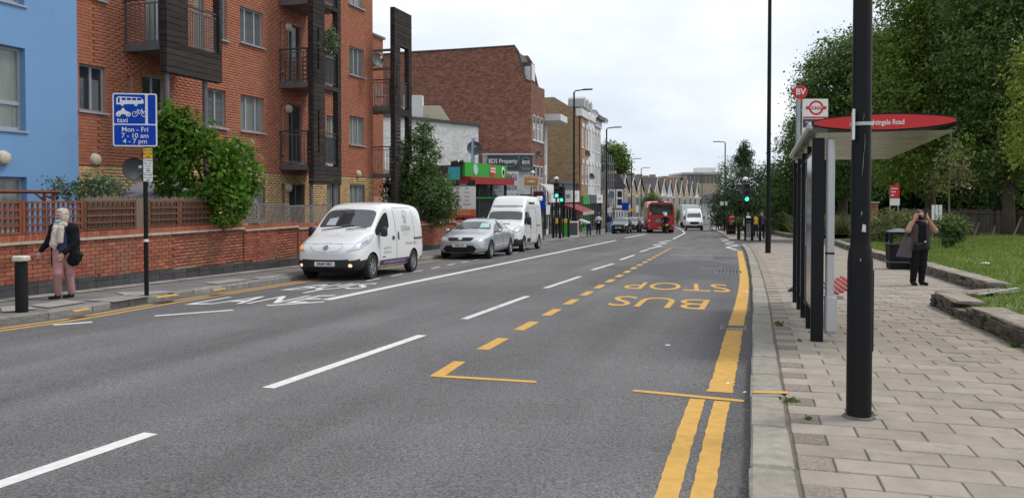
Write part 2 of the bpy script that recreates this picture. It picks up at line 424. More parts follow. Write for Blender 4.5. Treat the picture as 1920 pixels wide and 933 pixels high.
# left double yellow lines
for d, nm in ((.28, 'yellow_kerb_line'), (.5, 'yellow_kerb_line')):
    pl = [p for p in offset(LK, d) if 6 < p.y < 20]; pline(pl, .095, M_YELL, nm, rag=.1)
pl = [p for p in offset(LK, .3) if 20 <= p.y < 48]; pline(pl, .09, M_YELL, 'yellow_kerb_line', rag=.1)
# right hand bus stop cage
def P2(*q): return [G(*p).xy for p in q]
cl_ = polyline(P2((1362, 700), (1352, 738)), .2)
pts = P2((1387, 470), (1393, 500), (1396, 525), (1394, 548), (1389, 575), (1381, 605), (1374, 632), (1366, 670), (1358, 705), (1347, 742))
pline(polyline(pts, .35), .21, M_YELL, 'clearway_line', h=.003, rag=.09)
pline(polyline(P2((1308, 748), (1290, 800), (1270, 862), (1236, 980)), .2), .125, M_YELL, 'double_yellow_line', rag=.08)
pline(polyline(P2((1354, 752), (1342, 800), (1330, 862), (1306, 980)), .2), .125, M_YELL, 'double_yellow_line', rag=.08)
mline(G(1187, 732), G(1395, 752), .085, M_YELL, 'bay_end_line', h=.0045, sub=6)
mark([G(*p).xy for p in ((805, 705), (851, 677), (873, 678), (833, 705))], M_YELL, 'bay_corner_line')
mark([G(*p).xy for p in ((805, 706), (838, 704), (1006, 714), (1006, 718))], M_YELL, 'bay_end_line', h=.0045)
a, b = G(905, 655).xy, G(1257, 465.5).xy; t_ = (b-a).normalized(); L_ = (b-a).length
k = 0
while k*1.62 < L_-.6:
    w_ = .15; mline(a+t_*k*1.62, a+t_*(k*1.62+.88), w_, M_YELL, 'bay_dash'); k += 1
mline(G(1257, 465), G(1300, 467), .09, M_YELL, 'bay_end_line')
def road_text(body, bl, br, tl, tr, m, name, h=.0035, bold=0.0):
    """lettering laid out between four ground corners (in the reader's orientation)"""
    vs, fs = text_geo(body, 1.0, 0, 'LEFT', bold)
    x0 = min(v[0] for v in vs); x1 = max(v[0] for v in vs); y0 = min(v[1] for v in vs); y1 = max(v[1] for v in vs)
    bl, br, tl, tr = (Vector(p[:2]) for p in (bl, br, tl, tr))
    mb = MB()
    out = []
    for v in vs:
        u = (v[0]-x0)/(x1-x0); w = (v[1]-y0)/(y1-y0)
        p = (bl*(1-u)+br*u)*(1-w)+(tl*(1-u)+tr*u)*w; out.append((p.x, p.y, gz(p.y)+h))
    mb.add(out, fs); return mb.build(name, m, road, world=True)
road_text('LANE', G(345, 571), G(572, 567), G(428, 556.5), G(632, 553), M_WHITE, 'lane_lettering')
road_text('BUS', G(523, 544), G(676, 541), G(596, 533.5), G(712, 530.5), M_WHITE, 'bus_lettering')
road_text('BUS', G(1332, 562), G(1158, 554), G(1320, 580.5), G(1134, 572), M_YELL, 'bus_lettering')
road_text('STOP', G(1360, 533), G(1184, 528), G(1373, 548), G(1165, 540.5), M_YELL, 'stop_lettering')
# zig-zags by the crossing
def zig(pts, m=M_WHITE): 
    for a, b in zip(pts[:-1], pts[1:]): mline(G(*a), G(*b), .16, m, 'zigzag_line', h=.0035)
zig([(1382, 468.5), (1362, 463.5), (1384, 460), (1360, 456.5), (1376, 454), (1354, 451.5), (1370, 449.6), (1350, 447)])
zig([(1217, 466), (1240, 461), (1226, 459.5), (1250, 455.5), (1236, 454.5), (1258, 450.5), (1244, 450)])
mline(G(1262, 448), G(1284, 437), .15, M_WHITE, 'centre_line'); mline(G(1284, 437), G(1279, 431), .15, M_WHITE, 'centre_line'); mline(G(1279, 431), G(1262, 423), .15, M_WHITE, 'centre_line')
mline(G(1258, 448), G(1320, 448.5), .2, M_WORN, 'stop_line'); mline(G(1236, 462.5), G(1303, 465), .12, M_WORN, 'stop_line')
for q in (((1255, 477), (1395, 480.5)), ((1080, 446.5), (1160, 446))): mline(G(*q[0]), G(*q[1]), .1, M_WORN, 'stop_line')
# repaired patches
for q in (((1130, 500), (1330, 488), (1392, 500), (1392, 527), (1250, 520)), ((1335, 478), (1378, 478), (1384, 486), (1338, 487))):
    mark([G(*p).xy for p in q], M_PATCH, 'asphalt_patch', h=.0015)
M_IRON = mat('cast_iron', (.11, .11, .115), .55, metal=.6, var=.25, scale=20)
def ironwork(px, py, w, d, name, label, bars=9):
    c = G(px, py); o = thing(name, label, 'drain cover', c, -R(16))
    mb = MB(); t = .03
    for sx in (-1, 1): mb.box((sx*(w/2-t/2), 0, .004), (t, d, .014))
    for sy in (-1, 1): mb.box((0, sy*(d/2-t/2), .004), (w-2*t, t, .014))
    mb.build('rim', M_IRON, o)
    MB().box((0, 0, -.004), (w-2*t, d-2*t, .01)).build('pit', mat('pit_dark', (.015, .015, .015), 1, var=0), o)
    mb = MB()
    for i in range(bars): mb.box((-w/2+t+(i+.5)*(w-2*t)/bars, 0, .005), ((w-2*t)/bars*.55, d-2*t-.004, .01))
    mb.build('grate_bars', M_IRON, o)
ironwork(1375, 615.5, .34, .42, 'drain_grate', 'iron drain grate in the yellow clearway line by the kerb')
ironwork(1365, 511, .7, 1.1, 'manhole_cover', 'dark square manhole cover in the patched asphalt beyond STOP lettering', 7)
ironwork(1335, 501, .6, .8, 'manhole_cover', 'smaller manhole cover left of the clearway line in patched asphalt', 7)

# ---- kerbs
def kerb(pl, w, side, m, name, label, y0, y1, top=.11):
    k = thing(name, label, None, (pl[0].x, 10, gz(10)), kind='structure')
    proto = {}
    for i in range(len(pl)-1):
        a, b = pl[i], pl[i+1]
        if not (y0 <= (a.y+b.y)/2 <= y1): continue
        t = (b-a).normalized(); n2 = Vector((t.y, -t.x))*side
        v = i % 4
        if v not in proto:
            mb = MB(); L = .905
            mb.box((0, 0, 0), (L, w, .30)); me = mb.mesh('kerbstone', m, bevel=.018)
            for q in me.vertices:
                q.co += Vector((random.uniform(-.006, .006), random.uniform(-.008, .008), random.uniform(-.006, .006)))
            proto[v] = me
        c = (a+b)/2+n2*(w/2)
        tx = Vector((t.x, t.y, gz(b.y)-gz(a.y))).normalized() if b.y < 255 else Vector((t.x, t.y, 0))
        Mx = frame((c.x, c.y, gz(c.y)+top-.15), (b.x-a.x, b.y-a.y, gz(b.y)-gz(a.y)), Vector((-t.y, t.x, 0)))
        link('kerbstone', proto[v], k, mw=FRAME[k.name].inverted() @ Mx)
    return k
kerb(LK, .2, -1, M_GRAN2, 'kerb_left', None, 7, 96)
kerb(RK, .245, 1, M_GRAN, 'kerb_right', None, 2.2, 60)
kerb(RK2, .245, 1, M_GRAN, 'kerb_far', None, 44, 120)
mline_k = MB()

# ---- left pavement
lk_in = offset(LK, -.2); lk_out = []
WALL0, WDIR = Vector((-8.67, 13.5)), Vector((.264, 1.0)).normalized()
for p in lk_in:
    if p.y < 47: xw = -8.67+.264*(p.y-13.5)
    else: xw = -8.67+.264*33.5+.268*(p.y-47)-2.6*min(1, (p.y-47)/1.0)
    if p.y > 125: xw = p.x-4.5
    lk_out.append(Vector((min(xw-.3, p.x-.5), p.y)))
strip(lk_in, lk_out, .1, .115, 'pavement_left', M_PAVE, kind='structure')
pv = thing('paving_inset', None, None, (-7, 15, gz(15)), kind='structure')
M_SLAB2 = mat('old_slab', (.30, .275, .25), .9, var=.2, scale=4, bump=.3, rnd=.14, dirt=((.17, .155, .14), 1.8, .55))
for (a, b, c, d) in (((55, 572), (120, 562), (160, 566), (90, 577)), ((155, 563), (235, 553), (285, 555), (215, 566)), ((215, 548), (305, 545), (330, 548), (240, 555)),
                     ((380, 530), (440, 522), (470, 524), (410, 533)), ((470, 521), (535, 513), (555, 515), (490, 524)), ((0, 575), (50, 572), (70, 579), (5, 585))):
    pts = [G(q[0], q[1], .112) for q in (a, b, c, d)]
    mb = MB(); mb.add([(p.x, p.y, p.z+.004) for p in pts], [(0, 1, 2, 3)]); mb.build('slab', M_SLAB2, pv, world=True)
# a line of flags along the garden wall
for i in range(26):
    y = 8.2+i*1.05; 
    a = Vector((-8.67+.264*(y-13.5)+.05, y)); t = WDIR; n2 = Vector((t.y, -t.x))
    q = [a, a+t*1.02, a+t*1.02+n2*.42, a+n2*.42]
    MB().add([(p.x, p.y, gz(p.y)+.123) for p in q], [(0, 1, 2, 3)]).build('slab', M_SLAB2, pv, world=True)

# ---- right pavement: bed, then every slab
rk_in = [p for p in offset(RK, .245) if p.y > -6]
VERGE = [(3.2, -4), (4.35, 4.3), (5.6, 8.75), (6.69, 12.5), (8.1, 13.1), (8.93, 15.33), (10.35, 20.0), (13.9, 32.5), (16.8, 41.5), (19.5, 43)]
def verge_x(y):
    for (x0, y0), (x1, y1) in zip(VERGE[:-1], VERGE[1:]):
        if y0 <= y <= y1: return x0+(x1-x0)*(y-y0)/(y1-y0)
    return VERGE[-1][0]
pave = thing('pavement_right', None, None, (4, 8, gz(8)+.1), kind='structure')
bed = MB(); ysb = [i*.5-5.5 for i in range(98)]
edge = [p for p in rk_in if p.y < 43.2]
for i, y in enumerate(ysb):
    xl = xat(edge, y) if y < 42.5 else 12.6+(y-42.5)*.9
    bed.V += [Vector((xl-.02, y, gz(y)+.098)), Vector((verge_x(y)+.25, y, gz(y)+.098))]
    if i: bed.F.append((2*i-2, 2*i-1, 2*i+1, 2*i)); bed.A.append(0)
bed.build('bed', M_JOINT, pave, world=True)
tdir = Vector((.297, 1)).normalized(); ndir = Vector((tdir.y, -tdir.x))
SW, SD, JG = .405, .262, .009
slabs = []; org = Vector((.28, 0.0))
for row in range(-6, 170):
    base = org + tdir*(row*SD)
    # start at the kerb
    yk = base.y; off = 0.0
    for it in range(4):
        p = base+ndir*off; xk = xat(edge, p.y) if p.y < 43 else 13; off += (xk-p.x)/ndir.x
    s = off+.012
    end = 0
    for it in range(5):
        p = base+ndir*end; end += (verge_x(p.y)-.01-p.x)/ndir.x*.9
    first = True; sett = row % 2 == 0
    while s < end-.05:
        w = (.2 if sett else .40) if first else SW
        w = min(w, end-s)
        if w > .06: slabs.append((base+ndir*(s+w/2), w, 'sett' if (first and sett) else 'slab'))
        s += w; first = False
slabs = [q for q in slabs if q[0].y < 42.2 and not (q[0].y > 40 and q[0].x < 12.2)]
def slab_mesh(w, m, nm, seed):
    mb = MB(); mb.box((0, 0, 0), (w-JG, SD-JG, .05)); me = mb.mesh(nm, m, bevel=.006)
    rr = random.Random(seed)
    for v in me.vertices: v.co.z += rr.uniform(-.003, .003) if v.co.z > 0 else 0
    return me
vis = [q for q in slabs if 2.9 < q[0].y and abs(q[0].x/max(q[0].y, .1)) < .68]
vis.sort(key=lambda q: q[0].y+abs(q[0].x-1)*.05)
near = vis[:300]; nearset = set(id(q) for q in near); farq = [q for q in slabs if id(q) not in nearset and q[0].y > -3]
cache = {}
for j, (c, w, kd) in enumerate(near):
    key = (round(w, 2), kd, j % 3)
    if key not in cache: cache[key] = slab_mesh(round(w, 2), M_SETT if kd == 'sett' else M_SLAB, 'paving_'+kd, j)
    dz = random.uniform(-.003, .003)
    tilt = Matrix.Rotation(random.uniform(-.006, .006), 4, 'X') @ Matrix.Rotation(random.uniform(-.006, .006), 4, 'Y')
    Mx = frame((c.x, c.y, gz(c.y)+.11-.025+dz), (ndir.x, ndir.y, gz(c.y+ndir.y)-gz(c.y)), (tdir.x, tdir.y, gz(c.y+tdir.y)-gz(c.y))) @ tilt
    link('paving_'+kd, cache[key], pave, mw=FRAME[pave.name].inverted() @ Mx)
for kd, m in (('slab', M_SLAB), ('sett', M_SETT)):
    mb = MB()
    for (c, w, k2) in farq:
        if k2 != kd: continue
        Mx = frame((c.x, c.y, gz(c.y)+.11-.025+random.uniform(-.003, .003)), (ndir.x, ndir.y, gz(c.y+ndir.y)-gz(c.y)), (tdir.x, tdir.y, gz(c.y+tdir.y)-gz(c.y)))
        x, y, z = (w-JG)/2, (SD-JG)/2, .025
        mb.add([(-x,-y,-z),(x,-y,-z),(x,y,-z),(-x,y,-z),(-x,-y,z),(x,-y,z),(x,y,z),(-x,y,z)], [(4,5,6,7),(0,1,5,4),(1,2,6,5),(2,3,7,6),(3,0,4,7)], Mx, random.random())
    mb.build('distant_paving_'+kd, m, pave, world=True, kind='stuff')
# far pavement beyond the side road
fp_in = [p for p in offset(RK2, .245) if 45 < p.y < 250]
far_p = MB()
yy = [50.3+i*2 for i in range(100)]
seg = [p for p in fp_in if p.y > 50]
for i, y in enumerate(yy):
    xl = max(xat([p for p in seg], y), 0)
    far_p.V += [Vector((xl-.02, y, gz(y)+.108)), Vector((xl+4.4, y, gz(y)+.108))]
    if i: far_p.F.append((2*i-2, 2*i-1, 2*i+1, 2*i)); far_p.A.append(0)
far_p.add([(14.2, 50.4, gz(50.4)+.106), (16.3, 49.8, gz(49.8)+.106), (40, 46.4, gz(46.4)+.106), (40, 50.4, gz(50.4)+.106), (18, 53.5, gz(53.5)+.106)], [(0, 1, 2, 3, 4)])
far_p.build('pavement_far', M_SLAB, kind='structure')
# yellow dabs of paint on the kerbs
for q in (((1412, 733), (1478, 733.5), (1478, 738), (1412, 737)),):
    mb = MB(); mb.add([tuple(G(*p, .11)+Vector((0, 0, .004))) for p in q], [(0, 1, 2, 3)]); mb.build('kerb_tick', M_YELL, road, world=True)
for q in (((290, 556), (330, 551), (336, 553.5), (296, 559)), ((135, 582), (165, 577), (172, 579.5), (142, 585)), ((398, 542.5), (420, 539.5), (424, 541.5), (402, 545))):
    mb = MB(); mb.add([tuple(G(*p, .11)+Vector((0, 0, .007))) for p in q], [(0, 1, 2, 3)]); mb.build('kerb_tick', M_YELL, road, world=True)
# ------------------------------------------------------------------ left: garden wall, fences, apartment block
M_BRICK = mat('red_brick', (.375, .135, .080), .88, var=.12, scale=5, bump=.12, rnd=.09, spec=.25)
M_BRICKG = mat('garden_brick', (.33, .115, .072), .88, var=.2, scale=5, bump=.4, rnd=.26, spec=.25, dirt=((.29, .14, .10), .9, .52))
M_MORT = mat('mortar', (.50, .26, .18), .95, var=.15, scale=4)
M_MORTG = mat('garden_mortar', (.36, .235, .165), .95, var=.2, scale=4)
M_BUFF = mat('buff_brick', (.52, .35, .17), .85, var=.14, scale=5, rnd=.2, dirt=((.34, .22, .11), 1.5, .58))
M_MORTB = mat('buff_mortar', (.27, .19, .11), .95, var=.15)
M_BLUEBRICK = mat('engineering_brick', (.055, .052, .055), .75, var=.3, scale=6, rnd=.3)
M_BLUE = mat('blue_render', (.175, .335, .585), .9, var=.055, scale=.5, bump=.1, bscale=120, dirt=((.14, .285, .52), .8, .62))
M_STONE = mat('coping_stone', (.46, .41, .35), .9, var=.22, scale=8, bump=.4, dirt=((.2, .18, .15), 3, .58))
M_FRAME = mat('grey_window_frame', (.34, .37, .43), .45, var=.05)
M_FRAMED = mat('dark_window_frame', (.10, .105, .115), .5, var=.05)
M_GLASS = mat('window_glass', (.035, .042, .045), .04, var=0, spec=.8)
M_GLASSC = mat('curtained_glass', (.20, .22, .20), .06, var=.35, scale=1.0, spec=.7, stretch=(9, 9, .3))
M_BLIND = mat('blind_glass', (.13, .14, .14), .06, var=.4, scale=1.0, spec=.7, stretch=(.4, .4, 30))
M_WOOD = mat('dark_cladding', (.042, .034, .031), .8, var=.35, scale=2.5, bump=.5, bscale=14, rnd=.25, stretch=(1, 1, 9), dirt=((.060, .054, .053), 1.2, .6), spec=.2)
M_STEEL = mat('grey_steel', (.14, .14, .145), .55, metal=.2, var=.12)
M_STEELD = mat('dark_steel', (.085, .08, .08), .55, metal=.3, var=.15)
M_RUSTW = mat('red_trellis', (.21, .065, .032), .8, var=.22, scale=6, rnd=.12)
M_BROWNW = mat('brown_trellis', (.15, .060, .036), .85, var=.22, scale=6, rnd=.15)
M_GREYW = mat('weathered_lattice', (.22, .19, .165), .9, var=.25, scale=6, rnd=.2)
M_REED = mat('reed_screen', (.20, .165, .115), .95, var=.45, scale=1.5, stretch=(60, 60, 2))
M_CREAM = mat('cream_plastic', (.55, .50, .38), .5, var=.12, scale=12)
M_BLACK = mat('black_paint', (.012, .012, .013), .35, var=.1)
M_SATGREY = mat('dish_grey', (.05, .053, .06), .5, var=.15)
M_SATWHITE = mat('dish_white', (.55, .55, .54), .5, var=.1)

def brick_field(parent, o, u, n, length, z0f, z1, m, nparts=0, openings=(), bw=.225, bh=.075, jt=.01, proud=.006, depth=.03, phase=0, name='brick', zlow=None):
    """courses of bricks standing proud of the wall face; o,u,n 3-D (n outward). z0f/z1 heights, openings (u0,u1,z0,z1)"""
    o = Vector(o); u = Vector(u); n = Vector(n); up = Vector((0, 0, 1)); L = []
    rows = int((z1-z0f)/bh)
    for r in range(rows):
        z = z0f+r*bh; sh = -((r+phase) % 2)*bw/2
        i0 = 0; x = sh
        while x < length:
            a, b = max(0, x), min(length, x+bw)
            x += bw
            if b-a < .03: continue
            segs = [(a, b)]
            for (p, q, s0, s1) in openings:
                if z+bh*.5 < s0 or z+bh*.5 > s1: continue
                nx = []
                for (c, d) in segs:
                    if d <= p or c >= q: nx.append((c, d)); continue
                    if c < p-.02: nx.append((c, p))
                    if d > q+.02: nx.append((q, d))
                segs = nx
            for (c, d) in segs:
                if zlow is not None and z+bh*.5 < zlow((c+d)/2): continue
                if d-c > .03: L.append(((c+d)/2, z+bh/2, d-c))
    L.sort(key=lambda q: (o+u*q[0]).length*1.0+abs(q[1]-1.5)*.02)
    vis_ = []
    for q in L:
        p = o+u*q[0]
        if p.y > 1 and abs(p.x/p.y) < .645: vis_.append(q)
        if len(vis_) >= nparts: break
    ids = set(id(q) for q in vis_[:nparts]); inv = FRAME[parent.name].inverted(); cache = {}
    for q in vis_[:nparts]:
        w = round(q[2], 2)
        if w not in cache:
            mb = MB(); mb.bb(-w/2+jt/2, w/2-jt/2, -depth, 0, -bh/2+jt/2, bh/2-jt/2); cache[w] = mb.mesh(name, m)
        c = o+u*q[0]+up*q[1]+n*(proud+random.uniform(-.0008, .0008)); c.z = q[1]
        link(name, cache[w], parent, mw=inv @ frame(c, u, -n))
    V = []; F = []; rn = []
    for q in L:
        if id(q) in ids: continue
        c = o+u*q[0]+n*(proud+random.uniform(-.0008, .0008)); c.z = q[1]
        hw, hh = q[2]/2-jt/2, bh/2-jt/2; k = len(V)
        for dn in (0, -depth):
            for su, sz in ((-1, -1), (1, -1), (1, 1), (-1, 1)): V.append(inv @ (c+u*(su*hw)+up*(sz*hh)+n*dn))
        F += [(k, k+1, k+2, k+3), (k, k+4, k+5, k+1), (k+1, k+5, k+6, k+2), (k+2, k+6, k+7, k+3), (k+3, k+7, k+4, k)]
        rn += [random.random()]*5
    if F: link('distant_'+name+'s', np_mesh(name, [tuple(v) for v in V], F, m, rnd=rn), parent, kind='stuff')

# ---- garden wall
WU = Vector((WDIR.x, WDIR.y, 0)); WN = Vector((WDIR.y, -WDIR.x, 0))
def wall_y(px): return 12.234/(.264-(px-960)/1500)     # distance of the wall line behind a photo column
def wpt(y): return Vector((-8.67+.264*(y-13.5), y, 0))
gw = thing('garden_wall', 'long low red brick garden wall with black plinth and stone coping', 'wall', wpt(14)+Vector((0, 0, gz(14)+.1)))
gw['group'] = 'x'; del gw['group']
steps = [(5.0, 20.4, .684), (20.4, 23.0, .625), (23.0, 27.2, .56), (27.2, 31.5, .45), (31.5, 36.5, .335), (36.5, 41.5, .22), (41.5, 46.4, .10)]
M_TERRA = mat('terracotta_coping', (.33, .10, .055), .85, var=.25, scale=6, rnd=.2)
first = True
for (ya, yb, zt) in steps:
    a, b = wpt(ya), wpt(yb); L = (b-a).length
    zb = gz(yb)-.1
    fr = frame(a, WU, -WN)                 # x along, y into the garden, z = u x -n -> up
    mb = MB(); mb.bb(.001, L-.001, .02, .23, zb, zt-.03, M=frame(a, WU, Vector((-WN.x, -WN.y, 0))))
    mb.build('wall_core', M_MORTG, gw, world=True)
    brick_field(gw, a, WU, WN, L, math.floor((gz(ya))/.075)*.075 if False else zt-.03-.075*math.ceil((zt-gz(yb)+.2)/.075), zt-.03, M_BRICKG, 190 if first else (80 if yb < 24 else (30 if yb < 28 else 0)), proud=-.012, depth=.03, zlow=lambda s, ya=ya: gz(ya+s*WU.y)+.36)
    pl_ = MB()
    nb = int(L/.45)
    for i in range(nb):
        s0 = i*L/nb; s1 = (i+1)*L/nb; y_ = ya+(s0+s1)/2*WU.y
        pl_.bb(s0+.006, s1-.006, -.022, .02, gz(y_)-.05, gz(y_)+.25, M=frame(a, WU, -WN), a=random.random())
        pl_.bb(s0+.006, s1-.006, -.018, .02, gz(y_)+.256, gz(y_)+.34, M=frame(a, WU, -WN), a=random.random())
    pl_.build('plinth', M_BLUEBRICK, gw, world=True)
    nc = max(1, int(L/.9))
    for i in range(nc):
        mb = MB(); mb.bb(i*L/nc+.004, (i+1)*L/nc-.004, -.055, .26, zt-.03, zt+.015, M=frame(a, WU, -WN)); o_ = mb.build('coping_stone', M_STONE, gw, world=True)
    mb = MB(); nt_ = int(L/.075)
    for i in range(nt_): mb.bb(i*L/nt_+.003, (i+1)*L/nt_-.003, 0, .215, zt+.0155, zt+.125+random.uniform(-.002, .002), M=frame(a, WU, -WN), a=random.random())
    mb.build('brick_on_edge_course', M_TERRA, gw, world=True)
    first = False
def step_z(y):
    for (ya, yb, zt) in steps:
        if ya <= y < yb: return zt+.125
    return .2

# ---- trellises on the wall
def trellis(px0, px1, label, m, ztop, cols, rows, reed=False, lean=0.0):
    y0, y1 = wall_y(px0), wall_y(px1); a, b = wpt(y0), wpt(y1); L = (b-a).length; zb = step_z(y0)+.004
    t = thing('trellis_panel', label, 'trellis', (a.x, a.y, zb))
    Fm = frame(a, WU, -WN)
    inv = FRAME[t.name].inverted()
    H = ztop-zb
    me_v = MB().bb(-.019, .019, -.012, .012, 0, H).mesh('upright_slat', m)
    me_p = MB().bb(-.03, .03, -.02, .02, 0, H+.01).mesh('post', m)
    for i in range(cols+1):
        e = i in (0, cols)
        s = L*i/cols; s = min(max(s, .03), L-.03)
        link('post' if e else 'upright_slat', me_p if e else me_v, t, mw=inv @ Fm @ Matrix.Translation((s, .1, zb)))
    me_h = MB().bb(0, L-.12, -.012, .012, -.019, .019).mesh('cross_slat', m)
    for j in range(rows+1):
        link('cross_slat', me_h, t, mw=inv @ Fm @ Matrix.Translation((.06, .0755, zb+.03+(H-.05)*j/rows)))
    return t
trellis(-140, 48, 'red-brown square trellis panel cut by the left edge on the wall', M_RUSTW, 1.405, 17, 4)
trellis(49, 163, 'red-brown square trellis panel behind the woman in the headscarf', M_RUSTW, 1.405, 12, 4)
trellis(164, 262, 'dark brown trellis with reed backing, left of the sign post', M_BROWNW, 1.40, 11, 4)
trellis(284, 342, 'narrow dark brown trellis with reed backing right of the sign post', M_BROWNW, 1.395, 7, 4)
trellis(343, 407, 'dark brown trellis with reed backing beside the laurel bush', M_BROWNW, 1.39, 8, 4)
y0, y1 = wall_y(164), wall_y(408); a = wpt(y0)-WN*.17; L = (wpt(y1)-wpt(y0)).length
rd_ = MB(); k = 170
for i in range(k):
    s = L*i/k; rd_.bb(s, s+L/k*.92, -.012, .012, .80, 1.44+random.uniform(-.03, .05)+(.05*math.sin(s*2.2) if s < 1.4 else 0), M=frame(a, WU, -WN), a=random.random())
sc_ = thing('reed_screen', 'pale rolled reed screen behind the dark brown trellis', 'screen', (a.x, a.y, .8)); rd_.build('reeds', M_REED, sc_, world=True)

def lattice(px0, px1, label, z0, z1, m, sp=.085, both=True, off=.1):
    y0, y1 = wall_y(px0), wall_y(px1); a = wpt(y0); L = (wpt(y1)-a).length
    t = thing('lattice_fence', label, 'fence', (a.x, a.y, z0)); Fm = frame(a, WU, -WN); inv = FRAME[t.name].inverted(); H = z1-z0
    for (s) in (0.02, L-.02): link('post', MB().bb(-.025, .025, -.02, .02, 0, H+.02).mesh('post', m), t, mw=inv @ Fm @ Matrix.Translation((s, off, z0)))
    for zz in (z0+.02, z1): link('rail', MB().bb(.05, L-.05, -.014, .014, -.018, .018).mesh('rail', m), t, mw=inv @ Fm @ Matrix.Translation((0, off, zz)))
    ang = R(58); dx = H/math.tan(ang)
    for dirn, dd in ((1, -.02), (-1, .02)) if both else ((1, -.02),):
        x = -dx+.04
        while x < L-.04:
            s0, s1 = max(x, .04), min(x+dx, L-.04)
            if s1-s0 > .03:
                za = (s0-x)*math.tan(ang); zb_ = (s1-x)*math.tan(ang)
                if dirn < 0: za, zb_ = H-za, H-zb_
                p, q = Vector((s0, off+dd, z0+za)), Vector((s1, off+dd, z0+zb_)); d = (q-p); nn = Vector((-d.z, 0, d.x)).normalized()*.013
                mb = MB(); mb.add([p-nn, p+nn, q+nn, q-nn, p-nn+Vector((0, .008, 0)), p+nn+Vector((0, .008, 0)), q+nn+Vector((0, .008, 0)), q-nn+Vector((0, .008, 0))], [(0,1,2,3),(7,6,5,4),(0,4,5,1),(1,5,6,2),(2,6,7,3),(3,7,4,0)], M=Fm)
                mb.build('diagonal_slat', m, t, world=True)
            x += sp
lattice(436, 489, 'grey diamond lattice panel beside the laurel bush', .78, 1.33, M_GREYW)
lattice(490, 547, 'grey diamond lattice panel between laurel bush and white van', .72, 1.27, M_GREYW)
lattice(548, 624, 'grey slanted lattice panel behind the small white van', .66, 1.21, M_GREYW, both=False)
def board_fence(px0, px1, label, z0, z1, m, rows):
    y0, y1 = wall_y(px0), wall_y(px1); a = wpt(y0); L = (wpt(y1)-a).length
    t = thing('board_fence', label, 'fence', (a.x, a.y, z0)); Fm = frame(a, WU, -WN)
    H = (z1-z0)/rows
    for r in range(rows): MB().bb(.05, L-.05, .1, .125, z0+r*H+.008, z0+(r+1)*H-.015, M=Fm).build('board', m, t, world=True)
    for s in (0, L/2, L): MB().bb(s-.025, s+.025, .06, .1, z0-.05, z1+.02, M=Fm).build('post', m, t, world=True)
board_fence(757, 812, 'dark horizontal board fence between van and second bush', .42, 1.0, mat('dark_fence', (.05, .04, .037), .85, var=.25, rnd=.2), 6)

# ---- apartment block
FU = Vector((.312, 1, 0)).normalized(); FN = Vector((FU.y, -FU.x, 0))
FO = Vector((-9.985, 18.4, 0))
def fuz(px, py, d=0.0):                    # photo point -> (along facade, height) on the plane d in front of the facade
    p = on_plane(px, py, FO+FN*d, FN); return (p-FO-FN*d).dot(FU), p.z
FM = frame(FO, FU, -FN)                    # x along facade, y into the building, z up
block = thing('apartment_block', 'red brick apartment block with buff brick ground floor and timber balconies', 'building', FO+FU*7+Vector((0, 0, gz(24))))
LEN = 14.67; ZB = 2.22; ZTOP = 11.6
def rect(px0, py0, px1, py1): 
    u0, za = fuz(px0, py0); u1, zb = fuz(px1, py1); u0b, zc = fuz(px0, py1)
    return (u0, u1, zc, za)
WINS = []                                  # (u0,u1,z0,z1,panes,glass, frame material)
zs0, zs1 = 3.47, 4.56                      # first floor sill and head
def win(px0, px1, z0, z1, panes, g, fm=None): 
    u0 = fuz(px0, 200)[0]; u1 = fuz(px1, 200)[0]; WINS.append((u0, u1, z0, z1, panes, g, fm or M_FRAME))
ST = 2.665
win(147.5, 199, zs0, zs1, (.53, .47), M_GLASS); win(147.5, 199, zs0+ST, zs1+ST, (.53, .47), M_GLASSC)
win(389, 424, zs0, zs1, (.5, .5), M_BLIND); win(451, 495, zs0, zs1, (.3, .4, .3), M_GLASSC)
win(416, 427, zs0+ST-.1, zs1+ST+.3, (1,), M_GLASSC)
win(451, 495, zs0+ST, zs1+ST, (.28, .4, .32), M_BLIND)
win(655, 683, zs0, zs1, (.34, .33, .33), M_GLASSC); win(655, 683, zs0+ST, zs1+ST, (.4, .3, .3), M_BLIND); win(655, 683, zs0+2*ST, zs1+2*ST, (.5, .5), M_GLASSC)
win(655, 683, .7, 1.92, (.34, .33, .33), M_GLASSC); win(466, 496, .7, 1.92, (.5, .5), M_GLASSC); win(612, 637, .1, 1.92, (.5, .5), M_GLASSC)
win(160, 196, .9, 1.9, (1,), M_GLASS)
# doors to the balconies
win(267, 310, 2.62, 4.6, (.5, .5), M_GLASS); win(276, 330, 2.62+ST, 4.6+ST, (.45, .2, .35), M_GLASSC); win(541, 566, 2.62, 4.55, (.4, .6), M_GLASS, M_FRAMED); win(541, 566, 2.62+ST, 4.55+ST, (.4, .6), M_GLASS, M_FRAMED)
win(366, 384, 2.62+ST, 4.6+ST, (1,), M_GLASSC); win(612, 636, 2.62, 4.4, (.5, .5), M_GLASSC); win(612, 636, 2.62+ST, 4.4+ST, (.5, .5), M_GLASSC)
win(541, 570, -.2, 1.9, (.55, .45), M_GLASS, M_FRAMED); win(527, 533, .3, 1.9, (1,), M_GLASS); win(527, 531, 2.9, 4.5, (1,), M_GLASS, M_FRAMED); win(527, 531, 2.9+ST, 4.5+ST, (1,), M_GLASS, M_FRAMED)
win(240, 247, 3.3, 4.5, (1,), M_GLASS)
ops = [(w[0], w[1], w[2], w[3]) for w in WINS]
